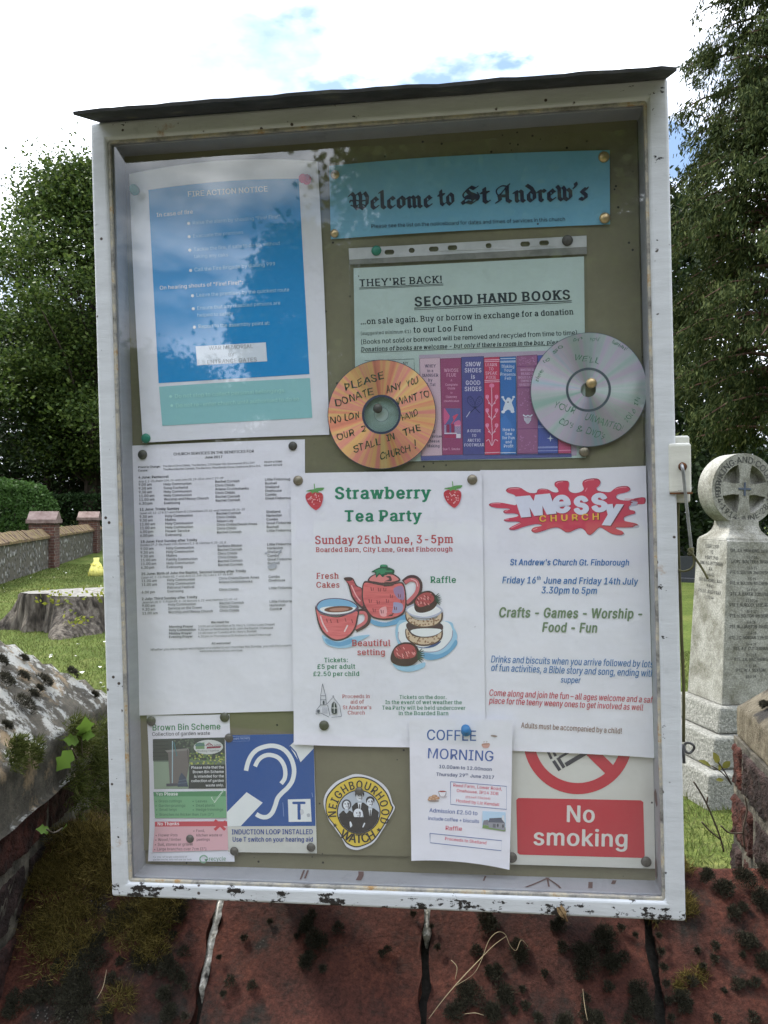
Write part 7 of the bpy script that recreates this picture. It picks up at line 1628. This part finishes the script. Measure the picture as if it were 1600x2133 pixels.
lett([(280,250),(430,237),(465,290),(480,232),(620,218),(683,410),(590,420),(548,335),(553,425),(470,433),(425,350),(440,440),(345,448)])
def gl_(s, x0, y0, x1, y1, hs, h=None):
    N.text(s, x0 + 9, y0 + 8, x1 + 9, y1 + 8, sh_, 'k', 1, 0, h)
    for dx, dy in ((0, 0), (5, 0), (-5, 0), (0, 5), (0, -5), (3, 3), (-3, -3)): N.text(s, x0 + dx, y0 + dy, x1 + dx, y1 + dy, wl_, 'k', 1, 0, h)
gl_('e', 652, 398, 838, 388, 1, 200); gl_('s', 852, 410, 1008, 402, 1, 205); gl_('s', 1020, 388, 1190, 378, 1, 210)
lett([(1145,325),(1215,318),(1225,365),(1250,320),(1322,322),(1195,525),(1112,520),(1170,420)])
N.text('C H U R C H', 513, 492, 1105, 470, (96, 30, 46), 'k', 1, 0, 62); N.text('C H U R C H', 517, 488, 1100, 466, (226, 172, 72), 'k', 1, 0, 58)
N.tf = c5_; N.part('lettering'); B_ = (52, 108, 168); Rd = (190, 58, 84); Og = (104, 124, 98)
I_ = .16
N.text("St Andrew's Church Gt. Finborough", 255, 772, 1140, 774, B_, 'b', 1.25, I_)
N.text('Friday 16', 197, 906, 452, 907, B_, 'b', 1.25, I_); N.text('th', 455, 880, 486, 880, B_, 'b', 1.25, I_); N.text('June and Friday 14th July', 504, 908, 1203, 916, B_, 'b', 1.25, I_); N.text('3.30pm to 5pm', 487, 980, 903, 984, B_, 'b', 1.25, I_)
N.text('Crafts - Games - Worship -', 172, 1156, 1245, 1166, Og, 'k', 1.35, I_); N.text('Food - Fun', 492, 1264, 906, 1270, Og, 'k', 1.35, I_)
N.text('Drinks and biscuits when you arrive followed by lots', 113, 1492, 1316, 1527, B_, 'm', 1.45, I_); N.text('of fun activities, a Bible story and song, ending with', 114, 1555, 1322, 1596, B_, 'm', 1.45, I_); N.text('supper', 630, 1640, 778, 1644, B_, 'm', 1.4, I_)
N.text('Come along and join the fun – all ages welcome and a safe', 100, 1738, 1335, 1790, Rd, 'm', 1.45, I_); N.text('place for the teeny weeny ones to get involved as well', 100, 1795, 1240, 1846, Rd, 'm', 1.45, I_)
N.text('Adults must be accompanied by a child!', 338, 1975, 1086, 2017, (134, 100, 92), 'm', 1.4, 0)
N.done()

# ---- brown bin leaflet
c6_ = crop(280, 1470, 4.1026)
N = Notice('garden_waste_leaflet', 'faded brown bin garden waste leaflet with green and red panels at the lower left', 'notice', [(105, 82), (812, 72), (858, 1330), (120, 1326)], .0007, M_white,
           lambda a, b: .006 * np.clip(b - .8, 0, 1), (4, 0, 0, 16), c6_)
gn, gn2 = (70, 130, 88), (72, 76, 78)
N.part('lettering'); N.text('Brown Bin Scheme', 152, 212, 740, 202, gn, 'b', 1.15); N.text('Collection of garden waste', 150, 258, 648, 248, gn2, 'm', 1.1)
N.part('bin_picture'); N.quad([(158, 285), (772, 270), (782, 705), (170, 712)], (96, 112, 98)); N.quad([(158, 285), (772, 270), (774, 460), (160, 470)], (52, 64, 58)); N.quad([(164, 480), (474, 478), (472, 706), (170, 712)], (134, 152, 130))
rs_ = random.Random(4)
for k in range(120):
    x, y = rs_.uniform(470, 770), rs_.uniform(400, 500); N.ell(x, y, 9, 7, rs_.choice([(120, 140, 70), (170, 176, 90), (84, 110, 64), (96, 126, 78)]), 0, 7)
for k in range(60): N.ell(rs_.uniform(330, 520), rs_.uniform(285, 400), 10, 8, rs_.choice([(70, 88, 72), (56, 72, 62), (88, 104, 84)]), 0, 7)
for k in range(5): N.line([(160, 310 + 30 * k), (290, 306 + 30 * k)], 4, (38, 44, 42))
N.poly([(272, 385), (455, 368), (470, 380), (470, 500), (440, 660), (305, 668), (290, 410)], (104, 100, 96)); N.poly([(264, 380), (462, 362), (470, 380), (280, 396)], (124, 122, 118)); N.line([(455, 372), (465, 490)], 9, (82, 80, 78))
N.line([(328, 300), (326, 660)], 8, (150, 176, 184)); N.line([(340, 310), (365, 430)], 7, (62, 120, 124)); N.poly([(274, 664), (374, 662), (372, 684), (276, 688)], (72, 76, 84)); N.poly([(370, 690), (385, 610), (405, 570), (440, 610), (462, 690)], (58, 72, 90)); N.line([(380, 640), (450, 628)], 4, (96, 112, 130)); N.line([(376, 662), (456, 655)], 4, (96, 112, 130))
N.ell(634, 352, 126, 62, (190, 194, 190), -.03); N.quad([(525, 318), (600, 312), (602, 368), (526, 370)], (104, 140, 96)); N.blob([(525, 330), (560, 312), (600, 330), (600, 340), (526, 345)], (80, 116, 110)); N.line([(612, 340), (640, 315), (672, 340)], 7, (120, 40, 56)); N.quad([(622, 348), (745, 342), (735, 360), (618, 366)], (124, 44, 62)); N.text('Mid', 620, 342, 660, 340, (120, 40, 56), 'b'); N.text('Suffolk', 680, 342, 742, 339, (80, 70, 76), 'm'); N.text('Working Together', 538, 394, 728, 388, (96, 104, 100), 'm')
N.poly([(465, 705), (470, 520), (490, 504), (776, 500), (782, 704)], (46, 54, 54))
for i, (s, x) in enumerate((('Please note that the', 487), ('Brown Bin Scheme', 500), ('is intended for the', 512), ('collection of garden', 487), ('waste only.', 611))): N.text(s, x, 537 + i * 38, 768, 534 + i * 38, (205, 208, 208), 'b', 1.1)
N.part('yes_panel'); N.quad([(165, 735), (782, 726), (784, 772), (168, 772)], (74, 132, 90)); N.quad([(168, 772), (784, 772), (790, 956), (178, 958)], (108, 160, 118)); N.text('Yes', 186, 766, 248, 765, (220, 226, 220), 'r', 1.1); N.text('Please', 258, 765, 376, 764, (220, 226, 220), 'b', 1.1)
gt = (62, 104, 76)
for s, x, y, x1 in (('Grass cuttings', 210, 824, 408), ('Garden prunings', 210, 862, 440), ('Small twigs', 215, 896, 368), ('Branches no thicker than 7cm (3")', 217, 938, 682), ('Leaves', 526, 824, 624), ('Dead plants', 528, 860, 690), ('Hedge trimmings', 528, 896, 764)): N.ell(x - 22, y - 8, 5, 5, gt, 0, 8); N.text(s, x, y, x1, y - 1, gt, 'm', 1.1)
N.line([(662, 778), (685, 822), (768, 716)], 11, (214, 222, 214)); N.line([(664, 780), (686, 818), (766, 720)], 5, (84, 140, 98))
N.part('no_panel'); N.quad([(178, 988), (795, 984), (798, 1026), (178, 1030)], (186, 62, 74)); N.quad([(178, 1030), (798, 1026), (806, 1228), (160, 1246)], (206, 160, 166)); N.text('No Thanks', 200, 1020, 388, 1018, (226, 220, 222), 'b', 1.1)
rt = (92, 70, 80)
for s, x, y, x1 in (('Plastic trays', 210, 1076, 381), ('Flower Pots', 208, 1114, 374), ('Wood / timber', 206, 1152, 405), ('Soil, stones or gravel', 203, 1192, 505), ('Large branches over 7cm (3")', 197, 1231, 622), ('Food,', 530, 1076, 606), ('kitchen waste or', 532, 1114, 757), ('peelings', 535, 1150, 650)):
    if s[0].isupper(): N.ell(x - 18, y - 8, 5, 5, rt, 0, 8)
    N.text(s, x, y, x1, y - 2, rt, 'm', 1.1)
N.line([(690, 975), (730, 1010), (778, 1058)], 24, (190, 60, 72)); N.line([(785, 985), (735, 1015), (688, 1058)], 24, (190, 60, 72))
N.part('recycle_logo'); N.line([(598 + 32 * math.cos(a), 1303 + 30 * math.sin(a)) for a in np.linspace(1.0, 6.1, 18)], 11, (128, 164, 138)); N.poly([(604, 1306), (638, 1300), (620, 1326)], (70, 130, 88)); N.text('recycle', 642, 1318, 789, 1316, (112, 148, 122), 'm', 1.2)
for i, (s, x1) in enumerate((('For one-off larger collections of', 456), ('garden waste, why not use our bulk', 496))): N.text(s, 165, 1292 + i * 22, x1, 1290 + i * 22, (120, 122, 126), 'r')
N.done()

# ---- induction loop sign
N = Notice('induction_loop_sign', 'blue and white hearing induction loop sign with a large ear symbol', 'sign', [(780, 252), (1532, 238), (1560, 1262), (800, 1250)], .0016, M_plas, None, (0, 0, 0, 0), c6_)
N.part('blue_panel'); Bl = (0, 72, 140); N.quad([(780, 252), (1532, 238), (1548, 1026), (796, 1030)], Bl)
N.part('ear_symbol'); Wh = (216, 220, 218)
N.poly([(788, 912), (960, 738), (1097, 828), (910, 1027), (796, 1030)], Wh); N.poly([(1326, 345), (1362, 310), (1532, 300), (1532, 365), (1415, 488)], Wh); N.line([(1330, 345), (1380, 400), (1418, 492)], 12, Bl)
N.line([(955, 555), (970, 490), (1000, 425), (1050, 375), (1120, 348), (1190, 342), (1260, 362), (1315, 410), (1352, 480), (1366, 560), (1350, 640), (1310, 700), (1262, 745), (1225, 790), (1205, 850), (1180, 910), (1145, 945), (1105, 952), (1070, 942), (1042, 925)], 38, Wh, 6)
N.line([(1032, 518), (1060, 465), (1105, 430), (1160, 420), (1225, 440), (1270, 490), (1290, 555), (1285, 620), (1255, 665)], 36, Wh, 6)
N.quad([(1312, 800), (1505, 795), (1515, 990), (1320, 992)], Wh); N.text('T', 1350, 972, 1476, 970, Bl, 'b', 1, 0, 150)
N.part('lettering'); N.text('INDUCTION LOOP INSTALLED', 832, 1098, 1528, 1096, (34, 66, 136), 'b', 1.3); N.text('Use T switch on your hearing aid', 838, 1160, 1530, 1160, (34, 66, 136), 'b', 1.3); N.text('AMPETRONIC', 838, 290, 988, 284, (150, 172, 206), 'm'); N.line([(838, 262), (990, 258), (985, 292)], 2, (150, 172, 206)); N.text('www.ampetronic.com', 842, 308, 988, 303, (110, 140, 190), 'r')
N.part('scratches')
for P_ in ([(1270, 825), (1278, 945)], [(1518, 742), (1526, 780)]): N.line(P_, 5, (110, 140, 190))
N.blob([(1418, 890), (1440, 884), (1450, 915), (1425, 932)], (190, 194, 196)); N.blob([(1475, 925), (1498, 920), (1500, 945), (1480, 948)], (170, 174, 178))
N.done()

# ---- neighbourhood watch badge
c7_ = crop(650, 1490, 3.7209)
ol = smooth_pts([(90, 690), (110, 600), (180, 520), (260, 480), (335, 455), (430, 470), (520, 510), (590, 580), (625, 680), (642, 720), (600, 800), (540, 900), (480, 985), (400, 1030), (340, 1044), (270, 1020), (235, 960), (180, 880), (130, 810)], 4, True)
N = Notice('watch_badge', 'yellow and black neighbourhood watch badge with four figures in its centre', 'badge', [(90, 455), (642, 455), (642, 1044), (90, 1044)], .0022, M_lamin, None, (0, 0, 0, 0), c7_, ol)
N.part('yellow_face'); N.blob([(104, 700), (120, 620), (190, 540), (270, 495), (345, 475), (430, 485), (510, 525), (580, 600), (618, 690), (630, 722), (590, 800), (530, 900), (470, 975), (395, 1012), (330, 1022), (265, 990), (225, 930), (170, 850), (118, 780)], (28, 28, 30)); N.blob([(112, 700), (130, 624), (198, 546), (274, 503), (345, 484), (426, 494), (504, 533), (572, 606), (608, 692), (618, 722), (582, 798), (522, 896), (464, 968), (392, 1004), (332, 1012), (272, 982), (233, 926), (178, 848), (126, 778)], (214, 186, 58))
N.part('figures'); gy, bk, lt = (176, 184, 194), (26, 26, 32), (214, 218, 224)
N.ell(363, 748, 168, 170, bk, 0, 48); N.ell(363, 748, 162, 164, gy, 0, 48)
def person(cx, cy, s, hair, suit, long_):
    if long_: N.ell(cx, cy + 2, 40 * s, 44 * s, hair)
    else: N.ell(cx, cy - 14 * s, 36 * s, 34 * s, hair)
    N.poly([(cx - 30 * s, cy + 50 * s), (cx + 30 * s, cy + 50 * s), (cx + 72 * s, cy + 82 * s), (cx + 62 * s, cy + 135 * s), (cx - 52 * s, cy + 135 * s), (cx - 62 * s, cy + 82 * s)], bk)
    N.poly([(cx - 13 * s, cy + 25 * s), (cx + 13 * s, cy + 25 * s), (cx + 16 * s, cy + 60 * s), (cx, cy + 74 * s), (cx - 16 * s, cy + 60 * s)], gy)
    N.ell(cx, cy + 4 * s, 27 * s, 34 * s, lt)
    N.poly([(cx + 6 * s, cy - 20 * s), (cx + 24 * s, cy - 10 * s), (cx + 22 * s, cy + 22 * s), (cx + 8 * s, cy + 34 * s), (cx + 12 * s, cy + 6 * s)], (120, 122, 130))
    for sg in (-1, 1): N.ell(cx + sg * 11 * s, cy - 2 * s, 5 * s, 3.4 * s, bk, 0, 8); N.line([(cx + sg * 5 * s, cy - 9 * s), (cx + sg * 18 * s, cy - 9 * s)], 3 * s, bk)
    N.line([(cx - 8 * s, cy + 20 * s), (cx + 9 * s, cy + 19 * s)], 4 * s, bk); N.line([(cx, cy), (cx + 2 * s, cy + 10 * s)], 2.5 * s, (110, 112, 120))
    if suit: N.poly([(cx - 14 * s, cy + 54 * s), (cx + 14 * s, cy + 54 * s), (cx + 4 * s, cy + 130 * s), (cx - 4 * s, cy + 130 * s)], lt); N.poly([(cx - 4 * s, cy + 62 * s), (cx + 4 * s, cy + 62 * s), (cx + 6 * s, cy + 120 * s), (cx, cy + 132 * s), (cx - 6 * s, cy + 120 * s)], bk)
person(370, 625, 1.0, bk, True, False); person(452, 672, .95, bk, True, False); person(268, 690, .95, (70, 72, 80), False, True); person(358, 760, .92, lt, False, True)
lo = [(363 + 160 * math.cos(a), 748 + 162 * math.sin(a)) for a in np.linspace(.25, 2.9, 20)]; N.poly(lo, bk)
N.blob([(292, 830), (300, 822), (312, 850), (298, 868)], lt); N.blob([(392, 862), (405, 832), (412, 838), (398, 866)], lt)
N.line([(363 + 165 * math.cos(a), 748 + 167 * math.sin(a)) for a in np.linspace(0, 6.2832, 50)], 8, bk)
N.part('lettering')
def arc_text(s, cx, cy, rx, ry, a0, a1, h, col, flip=False, cond=.8):
    ws = [glyph(c, 'b')[2] for c in s]; tot = sum(ws); acc = 0
    for ch, w_ in zip(s, ws):
        a = a0 + (a1 - a0) * (acc + w_ / 2) / tot; acc += w_
        px, py = cx + rx * math.cos(a), cy + ry * math.sin(a); sg = -1 if flip else 1
        t_ = np.array([-math.sin(a), math.cos(a)]) * sg; hw = w_ * h / .727 * cond / 2; o_ = np.array([math.cos(a), math.sin(a)]) * (h / 2) * (-sg)
        N.text(ch, px - t_[0] * hw + o_[0], py - t_[1] * hw + o_[1], px + t_[0] * hw + o_[0], py + t_[1] * hw + o_[1], col, 'b', 1, 0, h)
arc_text('NEIGHBOURHOOD', 363, 752, 206, 216, R(168), R(386), 62, (30, 30, 32)); arc_text('WATCH', 363, 748, 204, 206, R(128), R(54), 66, (30, 30, 32), True, .95)
def star(x, y, r_): N.poly([(x + (r_ if k % 2 == 0 else r_ * .42) * math.cos(-1.57 + k * .6283), y + (r_ if k % 2 == 0 else r_ * .42) * math.sin(-1.57 + k * .6283)) for k in range(10)], (30, 30, 32))
star(180, 852, 19); star(518, 886, 19)
N.done()

# ---- no smoking sign
c8_ = crop(1040, 1540, 4)
N = Notice('no_smoking_sign', 'cream and red no smoking sign at the lower right, half covered by the splat poster', 'sign', [(110, -600), (1270, -560), (1300, 1078), (92, 1042)], .0010, M_plas, None, (0, 0, 0, 0), c8_)
N.part('red_panel'); Rn = (178, 28, 48)
N.poly([(160, 488), (1180, 508), (1200, 522), (1212, 970), (1196, 988), (170, 960), (152, 944), (142, 505)], Rn)
N.part('prohibition_symbol'); cx_, cy_ = 655, 0
n_ = 72; pa = [(cx_ + 455 * math.cos(a), cy_ + 456 * math.sin(a)) for a in np.linspace(0, 6.2832, n_, endpoint=False)]; pb = [(cx_ + 362 * math.cos(a), cy_ + 363 * math.sin(a)) for a in np.linspace(0, 6.2832, n_, endpoint=False)]
N.poly(pa, Rn, 0, [pb]); N.line([(cx_ - 290, cy_ - 290), (cx_ + 275, cy_ + 262)], 96, Rn)
ck = (44, 48, 58)
N.line([(552, 212), (860, 30)], 36, ck); N.line([(452, 178), (505, 258)], 28, ck); N.line([(488, 152), (540, 236)], 28, ck); N.line([(500, 152), (760, 0)], 20, ck); N.line([(405, 100), (436, 162)], 22, ck, 0); N.line([(450, 100), (470, 140)], 22, ck)
N.part('lettering'); N.text('No', 552, 686, 806, 690, (206, 202, 196), 'b', 1.05); N.text('smoking', 280, 878, 1084, 894, (206, 202, 196), 'b', 1.0)
N.done()

# ---- coffee morning flyer
N = Notice('coffee_flyer', 'small white coffee morning flyer hanging from one blue push pin', 'notice', [(752, 22), (1552, 34), (1530, 1190), (770, 1128)], .0088, M_white2,
           lambda a, b: .008 * np.clip(b - .78, 0, 1) + .0022 * a, (0, 4, -26, 0), c7_)
N.part('lettering'); Cb = (62, 92, 156); Cd = (52, 72, 116); Cr = (208, 84, 104)
N.text('COFFEE', 886, 192, 1278, 198, Cb, 'm', 1.0, 0, 80); N.text('MORNING', 890, 335, 1412, 356, Cb, 'm', 1.0, 0, 80)
N.text('10.00am to 12.00noon', 982, 410, 1396, 430, Cd, 'b', 1.0); N.text('Thursday 29', 962, 470, 1188, 478, Cd, 'b'); N.text('th', 1189, 464, 1212, 465, Cd, 'b'); N.text('June 2017', 1226, 480, 1414, 492, Cd, 'b')
for s, a, y0, c, y1 in (('Reed Farm, Lower Road,', 1092, 552, 1474, 580), ('Onehouse. IP14 3DB', 1120, 594, 1446, 617), ('(01449 736264)', 1188, 640, 1384, 652), ('Hosted by Liz Kendall', 1115, 672, 1452, 702), ('Proceeds to Shelland', 1028, 966, 1353, 998)): N.text(s, a, y0, c, y1, Cr, 'm')
N.text('Admission £2.50 to', 908, 752, 1284, 774, Cb, 'm', 1.05); N.text('include coffee + biscuits', 898, 812, 1297, 834, Cb, 'm', 1.1); N.text('Raffle', 1032, 890, 1164, 896, Cr, 'm', 1.0)
N.part('boxes')
for q4 in ([(1074, 514), (1508, 548), (1508, 726), (1074, 690)], [(914, 916), (1470, 968), (1468, 1044), (916, 988)]): N.line(q4 + q4[:1], 4.5, (82, 106, 160))
N.part('cup_picture'); bw_ = (150, 110, 92)
N.blob([(1318, 220), (1376, 216), (1370, 246), (1346, 252), (1324, 246)], (196, 150, 140)); N.line([(1318, 222), (1376, 218)], 5, bw_); N.ell(1410, 158, 26, 7, (150, 130, 124), .1); N.line([(1330, 208), (1336, 200)], 4, bw_); N.line([(1352, 208), (1358, 198)], 4, bw_)
N.blob([(980, 588), (1040, 590), (1034, 620), (1010, 632), (988, 622)], (226, 222, 228)); N.line([(980, 588), (990, 622), (1012, 632), (1034, 620), (1040, 590)], 4, (90, 80, 86), 4); N.ell(1010, 590, 29, 6, (150, 60, 60)); N.ell(1012, 632, 36, 6, (190, 180, 186))
for x, y in ((925, 640), (950, 628), (968, 642), (940, 652), (918, 654)): N.ell(x, y, 22, 12, (176, 132, 100)); N.ell(x - 4, y - 3, 10, 5, (206, 170, 136))
N.ell(944, 664, 42, 7, (140, 124, 116))
N.part('church_picture'); N.quad([(1322, 740), (1500, 748), (1500, 896), (1320, 872)], (176, 204, 226)); N.poly([(1320, 872), (1324, 846), (1500, 866), (1500, 896)], (110, 140, 84)); N.poly([(1365, 826), (1376, 795), (1470, 790), (1496, 830)], (84, 88, 104)); N.poly([(1322, 846), (1330, 812), (1366, 806), (1370, 850)], (120, 120, 130)); N.poly([(1366, 826), (1496, 830), (1496, 888), (1370, 866)], (136, 138, 146)); N.poly([(1470, 800), (1474, 772), (1490, 772), (1494, 830)], (206, 210, 216)); N.poly([(1400, 866), (1402, 836), (1424, 838), (1424, 868)], (100, 102, 110)); N.ell(1440, 850, 7, 14, (70, 72, 82)); N.ell(1480, 855, 7, 14, (70, 72, 82))
N.done()

# ------------------------------------------------------------------ drawing pins and push pins
M_brass = mat_noise('brass', [(.3, (.52, .36, .17)), (.7, (.70, .52, .28))], 300, .38, .1, .0005, None, .9)
M_oldbrass = mat_noise('tarnished_brass', [(.3, (.20, .17, .12)), (.7, (.34, .30, .22))], 300, .45, .2, .0005, None, .8)
M_dark = mat_noise('dark_bronze', [(.3, (.055, .052, .048)), (.7, (.12, .115, .10))], 260, .5, .2, .0005, None, .5)
M_greenpin = mat_plain('green_plastic', (.015, .20, .13), .35); M_redpin = mat_plain('red_plastic', (.60, .05, .08), .35); M_bluepin = mat_plain('blue_plastic', (.01, .16, .42), .35)
flatV, flatF = lathe_geo([(.0004, -.004), (.0004, -.0002), (.0058, -.0002), (.0058, .0004), (.0052, .0013), (.0038, .0021), (.002, .0026), (.0003, .0027)], 24)
def pin(px, py, z, mat, label, r=1.0, kind='drawing_pin'):
    c = bpt(px, py, PIN + z); return tag(mesh(kind, [(x * r, y * r, q_) for x, y, q_ in flatV], flatF, mat, None, True, None, BM @ Matrix.Translation((c[0], c[1], PIN + z))), label, 'pin', 'pins on the noticeboard')
def pushpin(px, py, z, mat, label, tilt=(0, 0), short=False):
    c = bpt(px, py, PIN + z); r_ = empty('push_pin', mw=BM @ Matrix.Translation((c[0], c[1], PIN + z)) @ Matrix.Rotation(tilt[0], 4, 'X') @ Matrix.Rotation(tilt[1], 4, 'Y')); tag(r_, label, 'pin', 'pins on the noticeboard')
    V, F = lathe_geo([(.0052, .0008), (.0056, .0016), (.0050, .0026), (.0030, .0036), (.0027, .0070), (.0030, .0100), (.0046, .0112), (.0049, .0124), (.0040, .0134), (.0006, .0137)], 22)
    mesh('grip', V, F, mat, r_, True); V, F = lathe_geo([(.0003, -.006), (.0006, .0009)], 8); mesh('needle', V, F, M_steel, r_, True)
pushpin(281, 397, .0075, M_greenpin, 'green push pin at the top left corner of the fire notice', (.2, .3)); pushpin(640, 374, .0045, M_redpin, 'red push pin at the top right corner of the fire notice', (.25, -.2)); pushpin(971, 1524, .0108, M_bluepin, 'blue push pin holding the coffee flyer', (-.5, 0))
for px, py, z, mt, lb, r in ((304, 913, .0042, M_greenpin, 'flat green pin at the bottom left corner of the fire notice', .95),
    (698, 364, .0040, M_brass, 'brass pin at the top left of the blue banner', .85), (1258, 327, .0040, M_brass, 'brass pin at the top right of the blue banner', 1.0), (697, 486, .0040, M_brass, 'brass pin at the bottom left of the blue banner', .8), (1260, 454, .0040, M_brass, 'brass pin at the bottom right of the blue banner', 1.0),
    (784, 522, .0030, M_greenpin, 'flat green pin on the punched strip of the plastic pocket', .95), (1182, 501, .0030, M_dark, 'dark pin on the right end of the punched strip', 1.0), (1217, 941, .0030, M_oldbrass, 'tarnished pin under the silver disc at the corner of the book notice', .95),
    (787, 851, .0062, M_dark, 'dark pin in the centre hole of the copper disc', .9), (1232, 798, .0058, M_brass, 'shiny pin in the centre hole of the silver disc', .95),
    (297, 947, .0016, M_dark, 'dark pin at the top left of the service list', .95), (610, 929, .0016, M_dark, 'dark pin at the top right of the service list', .85),
    (621, 1001, .0050, M_oldbrass, 'tarnished pin at the top left of the tea party poster', .95), (984, 999, .0050, M_oldbrass, 'tarnished pin at the top right of the tea party poster', .95), (675, 1511, .0062, M_dark, 'dark pin at the bottom of the tea party poster below the church drawing', .95),
    (315, 1502, .0014, M_dark, 'dark pin at the top left of the garden waste leaflet', .95), (468, 1494, .0014, M_dark, 'dark pin at the top right of the garden waste leaflet', .95), (396, 1747, .0022, M_dark, 'dark pin in the middle of the red panel of the leaflet', .8),
    (477, 1537, .0022, M_dark, 'dark pin at the top left of the induction loop sign', .85), (648, 1765, .0022, M_dark, 'dark pin at the bottom right of the induction loop sign', .85), (488, 1773, .0022, M_dark, 'dark pin at the bottom left of the induction loop sign', .85),
    (748, 1648, .0046, M_dark, 'dark pin covering the hat of the tall figure on the yellow badge', .8), (1066, 1786, .0016, M_dark, 'dark pin at the bottom left of the no smoking sign, half under the flyer', 1.0), (1346, 1795, .0016, M_dark, 'dark pin at the bottom right of the no smoking sign', .95)):
    pin(px, py, z, mt, lb, r)

# ------------------------------------------------------------------ small insect on the bottom rail
c = bpt(1174, 1904, .003); ins = empty('insect', mw=BM @ Matrix.Translation((c[0], c[1], .0034)) @ Matrix.Rotation(R(-62), 4, 'Z')); tag(ins, 'small brown winged insect resting on the bottom rail of the frame', 'insect')
M_insect = mat_noise('insect_brown', [(.3, (.035, .02, .01)), (.7, (.16, .09, .04))], 700, .5, .3, .0004)
M_wing = mat_noise('wing_brown', [(.3, (.10, .06, .03)), (.7, (.30, .2, .1))], 500, .5, .3, .0004)
prof = [(-.0085, .0004), (-.007, .0016), (-.004, .0022), (-.001, .0019), (.0006, .0012), (.002, .0020), (.004, .0019), (.0052, .0010), (.006, .0013), (.0075, .0012), (.0084, .0004)]
V, F = tube_geo([(x, 0, 0) for x, r in prof], [r for x, r in prof], 12); mesh('body', V, F, M_insect, ins, True)
for sg in (-1, 1):
    P = [(.003, .001 * sg, .0022), (-.001, .0036 * sg, .0024), (-.006, .0042 * sg, .0018), (-.0105, .0026 * sg, .0012), (-.009, .0006 * sg, .0022), (-.002, .0002 * sg, .0028)]
    mesh('wing', P, [(0, 1, 2, 3, 4, 5)], M_wing, ins)
    for k, x in enumerate((.0035, .002, .0008)): tube('leg', [(x, .0012 * sg, -.0006), (x + .001 - .001 * k, .0034 * sg, .0006), (x + .0014 - .0022 * k, .0050 * sg, -.0032)], .00026, M_insect, ins, 5)
    tube('antenna', [(.008, .0005 * sg, .0004), (.0098, .0014 * sg, .0012), (.0115, .0018 * sg, .001)], .00016, M_insect, ins, 5)
